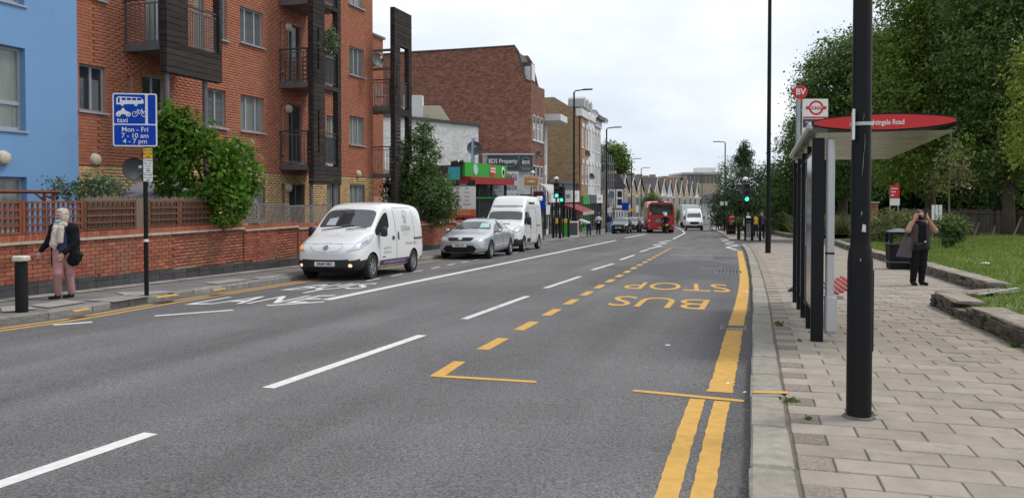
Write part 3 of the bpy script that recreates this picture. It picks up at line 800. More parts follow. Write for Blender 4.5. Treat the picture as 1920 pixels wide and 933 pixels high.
def wall_with_holes(parent, name, m, M, u0, u1, z0, z1, holes, thick=.25, y=0.0):
    us = sorted(set([u0, u1]+[h[i] for h in holes for i in (0, 1) if u0 < h[i] < u1])); zs = sorted(set([z0, z1]+[h[i] for h in holes for i in (2, 3) if z0 < h[i] < z1]))
    mb = MB()
    def solid(i, j):
        if not (0 <= i < len(us)-1 and 0 <= j < len(zs)-1): return False
        cu, cz = (us[i]+us[i+1])/2, (zs[j]+zs[j+1])/2
        return not any(h[0] < cu < h[1] and h[2] < cz < h[3] for h in holes)
    for i in range(len(us)-1):
        for j in range(len(zs)-1):
            if not solid(i, j): continue
            a, b, c, d = us[i], us[i+1], zs[j], zs[j+1]
            mb.add([(a, y, c), (b, y, c), (b, y, d), (a, y, d)], [(0, 1, 2, 3)], M)
            for (di, dj, q) in ((-1, 0, [(a, c), (a, d)]), (1, 0, [(b, d), (b, c)]), (0, -1, [(b, c), (a, c)]), (0, 1, [(a, d), (b, d)])):
                if not solid(i+di, j+dj): mb.add([(q[0][0], y, q[0][1]), (q[1][0], y, q[1][1]), (q[1][0], y+thick, q[1][1]), (q[0][0], y+thick, q[0][1])], [(0, 1, 2, 3)], M)
    return mb.build(name, m, parent, world=True)
def add_window(parent, M, w, inset=.09, sill=True, fw=.05, sillm=None, nm='window'):
    u0, u1, z0, z1, panes, g, fm = w
    mb = MB()
    mb.bb(u0+.002, u0+fw, inset, inset+.06, z0+.002, z1-.002, M); mb.bb(u1-fw, u1-.002, inset, inset+.06, z0+.002, z1-.002, M)
    mb.bb(u0+fw, u1-fw, inset, inset+.06, z1-fw, z1-.002, M); mb.bb(u0+fw, u1-fw, inset, inset+.06, z0+.002, z0+fw, M)
    W_ = u1-u0; x = u0; ps = []
    for i, f in enumerate(panes):
        xe = x+W_*f
        if i < len(panes)-1: mb.bb(xe-.03, xe+.03, inset-.006, inset+.058, z0+fw, z1-fw, M)
        ps.append((x, xe)); x = xe
    root = mb.build(nm, fm, parent, world=True)
    for (a, b) in ps:
        MB().bb(a+.012, b-.012, inset+.025, inset+.035, z0+.03, z1-.03, M).build('pane', g, root, world=True)
    if sill: MB().bb(u0-.04, u1+.05, -.07, inset+.02, z0-.045, z0-.003, M).build('sill', sillm or M_FRAME, root, world=True)
    return root
wall_with_holes(block, 'wall', M_MORT, FM, 0, LEN, ZB, ZTOP, ops)
wall_with_holes(block, 'ground_floor_wall', M_MORTB, FM, 0, LEN, -1.2, ZB, ops)
brick_field(block, FO, FU, FN, LEN, ZB, 10.4, M_BRICK, 220, ops, proud=.0025, jt=.009)
brick_field(block, FO, FU, FN, LEN, -.1-.02, ZB-.003, M_BUFF, 80, ops, bh=.0768, proud=.0035, jt=.009, name='buff_brick')
for w in WINS: add_window(block, FM, w)
mb = MB(); mb.bb(.01, LEN-.01, .26, 9, -1.4, ZTOP-.02, FM); mb.build('building_mass', M_MORT, block, world=True)
mb = MB(); mb.bb(-.05, LEN+.08, -.06, 9.1, ZTOP, ZTOP+.12, FM); mb.build('roof_edge', M_STEELD, block, world=True)
# recessed wing to the right
RM = frame(FO-FN*1.5, FU, -FN)
wing = [(15.3, 16.0, 2.6, 4.5, (.5, .5), M_GLASS, M_FRAMED), (15.3, 16.0, 2.6+ST, 4.5+ST, (.5, .5), M_GLASSC, M_FRAME), (15.3, 16.0, 0, 1.8, (.5, .5), M_GLASS, M_FRAME)]
wall_with_holes(block, 'recessed_wall', M_MORT, RM, LEN-.3, 18.6, -1.4, 8.6, [w[:4] for w in wing])
brick_field(block, FO-FN*1.5, FU, FN, 18.6, 1.5, 8.55, M_BRICK, 0, [w[:4] for w in wing]+[(-1, LEN, -9, 99)], proud=.0025, jt=.009, name='recess_brick')
for w in wing: add_window(block, RM, w)
mb = MB(); mb.bb(LEN-.29, 18.6, .26, 7.5, -1.4, 8.58, RM); mb.build('wing_mass', M_MORT, block, world=True)
mb = MB(); mb.bb(LEN+.05, 18.7, -.08, 7.6, 8.6, 8.7, RM); mb.build('wing_roof_edge', M_STEEL, block, world=True)

# ---- blue rendered end
blue = thing('blue_building', 'bright blue rendered building end at the left edge', 'building', FO-FU*3+Vector((0, 0, gz(14))))
bw_ = [(-4.2, fuz(46, 200)[0], fuz(46, 246)[1], fuz(46, 92)[1], (.45, .55), M_GLASSC, M_FRAME), (-4.2, fuz(46, 200)[0], fuz(46, 12)[1], fuz(46, 12)[1]+1.7, (.45, .55), M_GLASSC, M_FRAME), (-4.2, fuz(46, 200)[0], fuz(46, 246)[1]-2.7, fuz(46, 332)[1], (.45, .55), M_GLASSC, M_FRAME)]
wall_with_holes(blue, 'wall', M_BLUE, FM, -9, 0, -1.2, ZTOP, [w[:4] for w in bw_], y=-.035)
for w in bw_:
    rt = add_window(blue, FM, w, inset=.1, fw=.07)
    zt = w[2]+(w[3]-w[2])*.33; MB().bb(w[0], w[1], .09, .16, zt-.04, zt+.04, FM).build('transom', M_FRAME, rt, world=True)
mb = MB(); mb.bb(-9, -.001, .23, 8.8, -1.2, ZTOP-.02, FM); mb.build('building_mass', M_BLUE, blue, world=True)
mb = MB(); mb.bb(-9.05, -.06, -.09, 8.9, ZTOP, ZTOP+.12, FM); mb.build('roof_edge', M_STEELD, blue, world=True)

def round_lamp(px, py, parent, d=0.0, rx=.13):
    u, z = fuz(px, py, d); c = FM @ Vector((u, -d, z))
    mb = MB(); mb.lathe([(rx+.02, 0), (rx+.02, .03), (rx, .045), (rx*.97, .09), (rx*.6, .115), (.01, .12)], 20, frame(c, FU, (0, 0, 1)) @ Matrix.Identity(4)); return mb.build('bulkhead_lamp', M_CREAM, parent, world=True, smooth=50)
round_lamp(5, 296, blue, .035); round_lamp(177, 299, block, 0); round_lamp(671, 326, block, 0, .12)
for px, py in ((540, 52), (540, 204), (540, 352)): round_lamp(px, py, block, 0, .13)

def dish(name, label, c, face, r, m, parent=None, arm=True):
    """offset satellite dish: face = direction it looks"""
    f = Vector(face).normalized(); x = f.cross(Vector((0, 0, 1))).normalized(); y = x.cross(f)
    t = thing(name, label, 'satellite dish', c)
    Fd = frame(c, x, y)     # z = x cross y = -? 
    if (Fd.to_3x3() @ Vector((0, 0, 1))).dot(f) < 0: Fd = frame(c, y, x)
    pr = [(r*k/6, .22*r*(k/6)**2) for k in range(1, 7)]
    mb = MB(); mb.lathe([(.01*r, 0)]+pr+[(r*1.02, .22*r+.012), (r*1.0, .22*r-.025)]+[(q[0], q[1]-.03) for q in reversed(pr[:-1])]+[(.01*r, -.03)], 24, Fd)
    mb.build('reflector', m, t, world=True, smooth=40)
    mb = MB(); mb.tube([Fd @ Vector((0, -r*.9, .05)), Fd @ Vector((0, -r*.5, r*.75)), Fd @ Vector((0, -r*.1, r*.95))], .018, 6); mb.build('arm', M_STEELD, t, world=True)
    MB().cyl(Fd @ Vector((0, -r*.12, r*.9)), Fd @ Vector((0, -r*.02, r*1.08)), .035, .045, 8).build('receiver', M_SATWHITE, t, world=True)
    bk = Fd @ Vector((0, 0, -.02)); MB().cyl(bk, bk-f*.25-Vector((0, 0, .12)), .025, .025, 8).build('bracket', M_STEELD, t, world=True)
    return t
FACE = Vector((.75, -.62, .28))
def fpt(px, py, d): 
    u, z = fuz(px, py, d); return FM @ Vector((u, -d, z))
dish('satellite_dish', 'dark grey satellite dish low on the wall behind the bus lane sign', fpt(251, 320, .4), FACE, .30, M_SATGREY)
dish('satellite_dish', 'dark grey satellite dish by the end balcony of the apartments', fpt(706, 114, .5), FACE+Vector((.1, -.2, .1)), .29, M_SATGREY)

# ---- balconies with timber screens
def plank_face(parent, Mf, x0, x1, z0, z1, holes=(), bh=.148, th=.028, name='plank'):
    n = int(round((z1-z0)/bh)); h = (z1-z0)/n
    for j in range(n):
        a = z0+j*h; segs = [(x0, x1)]
        for (p, q, s0, s1) in holes:
            if a+h*.5 < s0 or a+h*.5 > s1: continue
            nx = []
            for c, d in segs:
                if d <= p or c >= q: nx.append((c, d)); continue
                if c < p: nx.append((c, p))
                if d > q: nx.append((q, d))
            segs = nx
        for c, d in segs:
            if d-c > .02: MB().bb(c, d, -th+random.uniform(-.004, .004), 0, a+.006, a+h-.006, Mf).build(name, M_WOOD, parent, world=True)
def railing(parent, Mf, x0, x1, z0, z1, sp=.11, m=None, toprail=True, solid=None):
    m = m or M_STEEL
    MB().bb(x0, x1, -.02, .02, z1-.13, z1-.1, Mf).build('top_rail', m, parent, world=True); MB().bb(x0, x1, -.02, .02, z0+.05, z0+.08, Mf).build('bottom_rail', m, parent, world=True)
    mb = MB(); n = max(2, int((x1-x0)/sp))
    for i in range(n+1):
        x = x0+.012+(x1-x0-.024)*i/n; mb.bb(x-.009, x+.009, -.009, .009, z0+.081, z1-.131, Mf)
    mb.build('balusters', m, parent, world=True, kind='stuff')
    mb = MB(); mb.bb(x0-.02, x1+.02, -.035, .035, z1-.03, z1+.015, Mf)
    for x in (x0+.02, x1-.02): mb.bb(x-.02, x+.02, -.019, .019, z0, z1-.031, Mf)
    mb.build('handrail', M_STEELD, parent, world=True)
    if solid: MB().bb(x0+.03, x1-.03, .02, .026, z0+.08, z1-.14, Mf).build('screen_sheet', solid, parent, world=True)
def balcony(u0, u1, d, floors, zbot, ztop, label, openx, slots=(), columns=(), solid=None, th=.17, base=0.0):
    c = FM @ Vector((u0, -d/2, zbot)); t = thing('balcony_tower', label, 'balcony', c)
    Mf = FM @ Matrix.Translation((0, -d, 0))                # screen face plane
    holes = []
    for (zf) in floors: holes.append((openx[0], openx[1], zf+.03, zf+2.45))
    hs = holes+[(s[0], s[1], s[2], s[3]) for s in slots]
    plank_face(t, Mf, u0, u1, zbot, ztop, hs)
    plank_face(t, Mf @ Matrix.Translation((0, th, 0)) , u0, u1, zbot, ztop, hs, name='inner_plank')
    # end faces of the screen
    Me = FM @ Matrix.Translation((u0, -d+th, 0)) @ Matrix.Rotation(-math.pi/2, 4, 'Z')
    plank_face(t, Me, .03, th+.0, zbot, ztop, name='end_plank')
    Me2 = FM @ Matrix.Translation((u1, -d, 0)) @ Matrix.Rotation(math.pi/2, 4, 'Z')
    plank_face(t, Me2, .0, th, zbot, ztop, name='end_plank')
    core = MB()
    for (a, b) in ((u0+.01, openx[0]-.01), (openx[1]+.01, u1-.01)):
        if not slots or b < slots[0][0] or a > slots[0][1]: core.bb(a, b, .003, th-.03, zbot+.02, ztop-.02, Mf)
    core.build('stud_frame', M_WOOD, t, world=True) if core.V else None
    for s in slots: MB().bb(s[0], s[1], th-.025, th-.005, s[2], s[3], Mf).build('slot_back', M_BLACK, t, world=True)
    for zf in floors:
        mb = MB(); mb.bb(u0+.05, u1-.05, -d+th+.01, base-.02, zf-.13, zf-.005, FM); mb.build('floor_slab', M_STEEL, t, world=True)
        mb = MB(); mb.bb(u0+.0, u0+.045, -d+th+.01, base-.02, zf-.16, zf+.02, FM); mb.build('edge_beam', M_STEEL, t, world=True)
        railing(t, FM @ Matrix.Translation((u0+.04, 0, 0)) @ Matrix.Rotation(math.pi/2, 4, 'Z'), -d+th+.03, base-.03, zf, zf+1.1, .13)
        railing(t, FM @ Matrix.Translation((0, -d+.07, 0)), openx[0]+.01, openx[1]-.01, zf+.03, zf+1.08, .085, solid=solid)
    for (cu, cd) in columns:
        p = FM @ Vector((cu, -cd, 0)); MB().cyl((p.x, p.y, gz(p.y)-.2), (p.x, p.y, zbot+.1), .065, .065, 14).build('column', M_STEEL, t, world=True, smooth=40)
    return t
b1 = balcony(1.43, 3.51, 1.26, (5.2,), 4.49, 8.4, 'wide dark timber balcony box on round posts, leftmost on the apartments', (2.2, 3.40), slots=((1.62, 1.78, 6.5, 7.6),), columns=((1.62, 1.12), (3.05, 1.1)))
b2 = balcony(8.07, 9.84, 1.25, (2.5, 5.15, 7.82), 1.88, 10.2, 'tall dark timber balcony tower in the middle of the apartments', (8.78, 9.62), slots=((8.32, 8.42, 2.9, 4.2), (8.32, 8.42, 5.6, 6.9), (8.32, 8.42, 8.3, 9.4)), columns=((8.2, 1.1), (9.6, 1.1)), solid=mat('balcony_mesh', (.09, .09, .092), .7, var=.2))
b3 = balcony(14.72, 16.35, .92, (2.38, 5.08), -.4, 9.05, 'narrow dark timber balcony screen at the far end of the apartments', (15.25, 16.05), slots=((14.86, 14.95, 2.9, 4.1), (14.86, 14.95, 5.6, 6.8)), base=1.48)
for z in (7.3, 6.55): MB().bb(14.74, 14.79, -.8, .1, z, z+.1, FM).build('tie_bar', M_STEEL, b3, world=True)
# things left on the balconies
pl2 = thing('wicker_screen', 'brown square lattice leaning inside the middle balcony railing', 'screen', FM @ Vector((8.16, -.6, 5.2)))
for i in range(6): MB().bb(8.165, 8.175, -1.0+i*.16, -.965+i*.16, 5.2, 5.98, FM).build('upright_slat', M_BROWNW, pl2, world=True)
for j in range(6): MB().bb(8.176, 8.185, -1.02, -.16, 5.25+j*.14, 5.28+j*.14, FM).build('cross_slat', M_BROWNW, pl2, world=True)
ch = thing('garden_chair', 'pale ornate garden chair on the end balcony', 'chair', FM @ Vector((15.0, -.15, 5.1)))
M_IVORY = mat('ivory_metal', (.62, .60, .55), .5)
cm = FM @ Matrix.Translation((15.0, -.15, 5.09))
mb = MB(); mb.lathe([(.2, .43), (.21, .45), (.2, .47)], 14, cm); mb.build('seat', M_IVORY, ch, world=True)
for a in range(4): 
    q = a*math.pi/2+.7; MB().tube([cm @ Vector((.12*math.cos(q), .12*math.sin(q), .43)), cm @ Vector((.21*math.cos(q), .21*math.sin(q), .2)), cm @ Vector((.17*math.cos(q), .17*math.sin(q), 0))], .016, 6).build('leg', M_IVORY, ch, world=True)
mb = MB(); mb.tube([cm @ Vector((-.18, .18*math.cos(a), .47+.45*math.sin(a))) for a in [i*math.pi/10 for i in range(11)]], .018, 6)
for k in (-.1, -.05, 0, .05, .1): mb.tube([cm @ Vector((-.18, k*.6, .47)), cm @ Vector((-.18, k, .85))], .013, 5)
mb.build('backrest', M_IVORY, ch, world=True)
# ------------------------------------------------------------------ foliage, grass, verge
def leaf_mat(name, c, var=.3, back=.35, rough=.55, rnd=.45): return mat(name, c, rough, var=var, scale=.8, rnd=rnd, backf=back, spec=.3)
ML_LAUREL = leaf_mat('laurel_leaf', (.095, .20, .018), rough=.35)
ML_BUSH = leaf_mat('bush_leaf', (.095, .165, .042), back=.35)
ML_OLIVE = leaf_mat('olive_leaf', (.13, .18, .09))
ML_LIME = leaf_mat('lime_leaf', (.18, .26, .046), back=.5)
ML_DARK = leaf_mat('dark_leaf', (.095, .155, .037), back=.42)
ML_MID = leaf_mat('mid_leaf', (.115, .175, .040), back=.42)
ML_YEW = leaf_mat('yew_leaf', (.045, .082, .030), back=.3)
ML_GREY = leaf_mat('grey_green_leaf', (.12, .16, .08))
ML_DRY = leaf_mat('dry_leaf', (.20, .165, .08))
ML_YELLOW = leaf_mat('yellow_green_leaf', (.20, .25, .04))
M_BARK = mat('bark', (.075, .06, .045), .95, var=.35, scale=4, bump=.8, bscale=12, stretch=(3, 3, .6))
def leaves_geo(cent, nrm, axis, ln, wd, rs):
    """rhombic folded leaves; arrays (n,3)"""
    n = len(cent)
    axis = axis/np.linalg.norm(axis, axis=1, keepdims=True); side = np.cross(nrm, axis); side /= np.linalg.norm(side, axis=1, keepdims=True)+1e-9
    up = np.cross(axis, side)
    l = ln[:, None]; w = wd[:, None]
    a = cent-axis*l*.5; b = cent+side*w*.5+up*w*.12-axis*l*.05; c = cent+axis*l*.5; d = cent-side*w*.5+up*w*.12-axis*l*.05
    V = np.stack([a, b, c, d], 1).reshape(-1, 3); F = np.arange(4*n).reshape(-1, 4)
    return V, F
def cloud(blobs, ncl, per, clr, leaf, rs, flat=.7, asp=.5, inner=.45, droop=.3, lump=.25, leafvar=.35):
    vol = np.array([b[1][0]*b[1][1]*b[1][2] for b in blobs])**.67; vol /= vol.sum()
    bi = rs.choice(len(blobs), ncl, p=vol); C = np.array([b[0] for b in blobs], float)[bi]; Rd = np.array([b[1] for b in blobs], float)[bi]
    d = rs.normal(size=(ncl, 3)); d /= np.linalg.norm(d, axis=1, keepdims=True)
    r = inner+(1-inner)*rs.rand(ncl)**.45
    r = r*(1+lump*np.sin(d[:, 0]*5+bi)*np.cos(d[:, 2]*4+bi*2)+lump*.5*rs.normal(size=ncl)*.5)
    cc = C+d*Rd*r[:, None]
    ci = np.repeat(np.arange(ncl), per); n = len(ci)
    g = rs.normal(size=(n, 3))*clr; g[:, 2] *= flat
    P = cc[ci]+g
    nrm = d[ci]*.7+rs.normal(size=(n, 3))*.6+np.array([0, 0, .5]); nrm /= np.linalg.norm(nrm, axis=1, keepdims=True)
    ax = d[ci]*.6+rs.normal(size=(n, 3))*.8-np.array([0, 0, droop]); 
    ax -= nrm*np.sum(ax*nrm, axis=1, keepdims=True); ax += 1e-4
    ln = leaf*(1+leafvar*rs.normal(size=n)).clip(.4, 1.8); wd = ln*asp*(1+.2*rs.normal(size=n)).clip(.5, 1.5)
    cr = rs.rand(ncl)
    rn = (cr[ci]*.6+rs.rand(n)*.4)
    return P, nrm, ax, ln, wd, rn
def crown(parent, name, blobs, ncl, per, clr, leaf, m, seed=1, nleafparts=0, **k):
    rs = np.random.RandomState(seed); P, nrm, ax, ln, wd, rn = cloud(blobs, ncl, per, clr, leaf, rs, **k)
    keep = np.ones(len(P), bool)
    inv = np.array(FRAME[parent.name].inverted())
    if nleafparts:
        dist = np.linalg.norm(P-np.array([0, 0, 1.5]), axis=1)-nrm[:, 1]*-.0
        idx = np.argsort(dist)[:nleafparts]; keep[idx] = False
        meshes = []
        for q in range(3):
            V, F = leaves_geo(np.zeros((1, 3)), np.array([[0, 0, 1.]]), np.array([[1., 0, 0]]), np.array([1.]), np.array([.36+.08*q]), rs); meshes.append(np_mesh('leaf', V, F, m))
        for j, i in enumerate(idx):
            a = Vector(ax[i]).normalized(); nn = Vector(nrm[i]); s = nn.cross(a).normalized()
            Mx = frame(Vector(P[i]), a, s) @ Matrix.Scale(float(ln[i]), 4)
            link('leaf', meshes[j % 3], parent, mw=FRAME[parent.name].inverted() @ Mx)
    V, F = leaves_geo(P[keep], nrm[keep], ax[keep], ln[keep], wd[keep], rs)
    V = V @ inv[:3, :3].T + inv[:3, 3]
    return link(name, np_mesh(name, V, F, m, rnd=rn[keep]), parent, kind='stuff')
def trunk(parent, base, top, r0, r1, limbs, seed=1, m=None):
    rr = random.Random(seed); base, top = Vector(base), Vector(top); m = m or M_BARK
    pts = [base.lerp(top, i/6)+Vector((rr.uniform(-.1, .1), rr.uniform(-.1, .1), 0))*(i/6)*(top-base).length*.12 for i in range(7)]
    MB().tube(pts, [r0*1.25]+[r0+(r1-r0)*i/6 for i in range(1, 7)], 9).build('trunk', m, parent, world=True, smooth=True)
    for tip in limbs:
        s = pts[rr.choice((3, 4, 5))]; tip = Vector(tip); mid = s.lerp(tip, .5)+Vector((0, 0, .12*(tip-s).length))
        MB().tube([s, s.lerp(mid, .5), mid, mid.lerp(tip, .5), tip], [r1*.95, r1*.75, r1*.55, r1*.38, r1*.15], 6).build('limb', m, parent, world=True, smooth=True)
def tree(name, label, base, blobs, ncl, per, clr, leaf, m, seed, tr=.3, cat='tree', group=None, **k):
    b = Vector(base); t = thing(name, label, cat, b, group=group)
    top = Vector(blobs[0][0]); trunk(t, b-Vector((0, 0, .15)), top, tr, tr*.35, [Vector(q[0])+Vector((random.uniform(-.5, .5), 0, 0))*q[1][0] for q in blobs], seed)
    crown(t, 'crown', blobs, ncl, per, clr, leaf, m, seed, **k); return t
def B(px, py, y, rx, ry, rz):              # crown blob: centre from photo, radii in photo pixels / metres deep
    p = W(px, py, y); s = y/FPX; return (tuple(p), (rx*s, ry, rz*s))

# laurel bush and its neighbours on the left
lb = [B(378, 328, 19.35, 88, .55, 76), B(330, 275, 18.75, 45, .4, 55), B(318, 232, 18.5, 16, .25, 28), B(440, 330, 20.1, 48, .5, 62), B(420, 388, 19.5, 44, .3, 32), B(350, 262, 18.95, 30, .35, 40)]+[B(x_, y_, 18.8, 5, .07, 15) for x_, y_ in ((312, 205), (322, 218), (338, 222), (352, 218), (372, 240), (398, 248), (420, 268), (446, 272), (468, 290), (482, 320), (300, 240))]
t = thing('laurel_bush', 'large bright green laurel bush spilling over the garden wall', 'bush', (W(390, 400, 19.7).x, 19.7, gz(19.7)))
trunk(t, (W(390, 400, 19.7).x, 19.7, gz(19.7)), W(385, 320, 19.6), .07, .04, [W(330, 260, 18.9), W(440, 300, 20.1), W(318, 226, 18.5)], 3)
crown(t, 'foliage', lb, 1500, 7, .075, .15, ML_LAUREL, 5, 300, flat=1, asp=.42, inner=.62, droop=-.25, lump=.15)
lb = [B(790, 365, 33.6, 62, 1.2, 52), B(785, 300, 33.6, 38, .9, 52), B(795, 255, 33.6, 16, .5, 32), B(750, 345, 33.4, 34, .7, 38), B(825, 375, 33.4, 32, .7, 48)]
t = thing('conical_bush', 'tall dark green bush behind the wall between white van and garage sign', 'bush', (W(790, 400, 33.7).x, 33.7, gz(33.7)))
trunk(t, (W(790, 400, 33.7).x, 33.7, gz(33.7)), W(790, 300, 33.7), .1, .05, [W(760, 330, 33.6), W(820, 340, 33.6), W(796, 240, 33.6)], 4)
crown(t, 'foliage', lb, 1900, 9, .13, .12, ML_BUSH, 6, inner=.5, asp=.45, droop=.1, lump=.2)
lb = [B(180, 350, 16.9, 42, .4, 22), B(135, 362, 16.6, 26, .3, 16), B(215, 348, 17.2, 16, .3, 16), B(103, 345, 16.5, 10, .2, 18)]
t = thing('olive_shrub', 'loose grey green shrub above the trellis against the blue wall', 'bush', (W(170, 380, 17).x, 17, gz(17)))
trunk(t, (W(170, 380, 17).x, 17, gz(17)), W(170, 360, 17), .04, .02, [W(135, 355, 16.7), W(215, 340, 17.1), W(100, 335, 16.5)], 4)
crown(t, 'foliage', lb, 190, 8, .10, .085, ML_OLIVE, 7, inner=.3, asp=.4)
t = thing('balcony_plant', 'leafy climbing plant on the upper middle balcony', 'plant', FM @ Vector((9.2, -.9, 5.2)))
MB().lathe([(.1, 0), (.15, .26), (.13, .26), (.12, .2)], 12, Matrix.Translation(FM @ Vector((9.2, -.9, 5.2)))).build('pot', M_BROWNW, t, world=True)
crown(t, 'foliage', [B(619, 85, 25.7, 13, .22, 22), B(620, 65, 25.7, 8, .2, 12)], 90, 7, .08, .11, ML_OLIVE, 8, inner=.2)
# tent and pergola seen over the trellis
gb = thing('gazebo_cover', 'pale lilac grey fabric canopy showing above the reed screen', 'canopy', (W(285, 370, 19.6).x, 19.6, gz(19.6)))
pa, pb, pc, pd = W(222, 345, 19.3), W(300, 346, 19.3), W(342, 366, 19.3), W(212, 369, 19.3)
mb = MB(); yb = Vector((0, 1.6, 0)); bk = Vector((0, .9, .05))
mb.add([pd, pc, pb+bk, pa+bk, pd+yb*1.4, pc+yb*1.4], [(0, 1, 2, 3), (1, 5, 2), (3, 2, 5, 4), (0, 3, 4)]); mb.add([pd, pc, pc-Vector((0, 0, .25)), pd-Vector((0, 0, .25))], [(0, 1, 2, 3)])
mb.build('canopy', mat('lilac_fabric', (.26, .25, .30), .8, var=.1, scale=2), gb, world=True)
for q in (pd, pc): MB().cyl((q.x, q.y+.05, gz(q.y)), (q.x, q.y+.05, q.z-.05), .025).build('pole', M_STEEL, gb, world=True)
pg = thing('pergola', 'thin red-brown timber pergola in front of the blue wall', 'pergola', (W(60, 380, 16).x, 16, gz(16)))
def beam(p, q, w, nm, m=None): 
    MB().tube([p, q], w, 4).build(nm, m or M_RUSTW, pg, world=True)
beam(W(-60, 359, 15.6), W(112, 360, 16), .035, 'beam'); beam(W(65, 361, 16), W(83, 376, 16), .025, 'brace'); beam(W(83, 363, 16), W(83, 380, 16)-Vector((0, 0, .9)), .035, 'post'); beam(W(100, 363, 16), W(100, 380, 16)-Vector((0, 0, .9)), .035, 'post'); beam(W(83, 366, 16), W(101, 372, 16), .025, 'brace')

# ---- verge on the right: turf, grass, edging stones
M_TURF = mat('turf', (.13, .16, .04), .95, var=.35, scale=1.1, dirt=((.12, .105, .045), .7, .6))
M_BLADE = leaf_mat('grass_blade', (.175, .24, .046), var=.35, back=.45)
def turf_h(x, y):
    e = max(0, x-verge_x(y)) if y < 43 else 3
    return gz(y)+.235+.035*min(e, 7)+.03*math.sin(x*1.3)*math.cos(y*.9)
NX, NY = 24, 44; tv = []; tf = []
for j in range(NY):
    y = 2+j*.95
    for i in range(NX):
        x = verge_x(y)+.12+(i/(NX-1))**1.6*34; tv.append((x, y, turf_h(x, y) if i else gz(y)+.19))
for j in range(NY-1):
    for i in range(NX-1): tf.append((j*NX+i, j*NX+i+1, (j+1)*NX+i+1, (j+1)*NX+i))
MB().add(tv, tf).build('verge', M_TURF, kind='structure', smooth=True)
# bank beyond the side road
tv = []; tf = []
for j in range(40):
    y = 51.5+j*2.2
    for i in range(10):
        xk = xat(seg, y)+4.0 if y > 52 else xat(seg, 52)+4.0
        x = xk+(i/9)**1.5*40; tv.append((x, y, gz(y)+.2+.10*(x-xk)**.7))
for j in range(39):
    for i in range(9): tf.append((j*10+i, j*10+i+1, (j+1)*10+i+1, (j+1)*10+i))
MB().add(tv, tf).build('verge_far', M_TURF, kind='structure', smooth=True)
def grass(name, n, box, hgt, wid, m, fn, seed, label):
    rs = np.random.RandomState(seed); P = []
    x = rs.uniform(box[0], box[1], n*4); y = box[2]+(box[3]-box[2])*rs.rand(n*4)**1.4
    tuft = np.sin(x*3.1)*np.cos(y*2.7)+np.sin(x*7.3+y*5.1)*.6
    for i in range(len(x)):
        if len(P) >= n: break
        if fn(x[i], y[i]): P.append((x[i], y[i], tuft[i]))
    P = np.array(P); n = len(P); z = np.array([(turf_h(a, b) if b < 44 else gz(b)+.2+.10*max(0, a-(xat(seg, max(b, 52))+4.0))**.7) for a, b, c in P])
    base = np.stack([P[:, 0], P[:, 1], z-.01], 1); h = hgt*(1+.4*rs.normal(size=n)+.25*P[:, 2]).clip(.25, 2.2)*(1+P[:, 1]*.012)
    a = rs.rand(n)*6.28; w = wid*(1+P[:, 1]*.03); s = np.stack([np.cos(a), np.sin(a), a*0], 1)*w[:, None]
    lean = np.stack([rs.normal(size=n)*.45, rs.normal(size=n)*.45, np.ones(n)], 1)*h[:, None]
    V = np.stack([base-s, base+s, base+lean*.6+s*.7, base+lean*.6-s*.7], 1)
    tip = base+lean*np.array([1.25, 1.25, .95])
    V2 = np.concatenate([V, tip[:, None]], 1).reshape(-1, 3); k = np.arange(n)*5
    F = np.concatenate([np.stack([k, k+1, k+2], 1), np.stack([k, k+2, k+3], 1), np.stack([k+3, k+2, k+4], 1)])
    rn = np.tile(rs.rand(n), 3)
    o = link(name, np_mesh(name, V2, F, m, rnd=rn), kind='stuff'); o['label'] = label; o['category'] = 'grass'
grass('grass', 52000, (5, 26, 7.5, 43), .075, .0055, M_BLADE, lambda x, y: x > verge_x(y)+.22 and x < .68*y+1, 3, 'rough green grass on the verge behind the low stone edging')
grass('long_grass', 9000, (18, 40, 52, 90), .5, .02, leaf_mat('long_grass_blade', (.15, .175, .06), back=.3), lambda x, y: x > xat(seg, y)+4.6 and x < xat(seg, y)+9, 4, 'long pale grass on the bank beyond the side road')
M_RUBBLE = mat('edging_stone', (.135, .115, .09), .95, var=.35, scale=7, bump=.9, bscale=18, rnd=.35, dirt=((.055, .05, .042), 4, .5))
M_CAP = mat('edging_cap', (.29, .25, .205), .95, var=.25, scale=6, bump=.6, rnd=.15, dirt=((.15, .13, .095), 2.5, .55))
stone_me = []
for s_ in range(6):
    bm = bmesh.new(); bmesh.ops.create_cube(bm, size=1); bmesh.ops.subdivide_edges(bm, edges=bm.edges, cuts=1, use_grid_fill=True)
    rr = random.Random(s_)
    for v in bm.verts: v.co *= (1-.11*(abs(v.co.x)+abs(v.co.y)+abs(v.co.z)-.5)); v.co += Vector((rr.uniform(-.05, .05), rr.uniform(-.07, .07), rr.uniform(-.06, .06)))
    me = bpy.data.meshes.new('stone'); bm.to_mesh(me); bm.free(); me.materials.append(M_RUBBLE); stone_me.append(me)
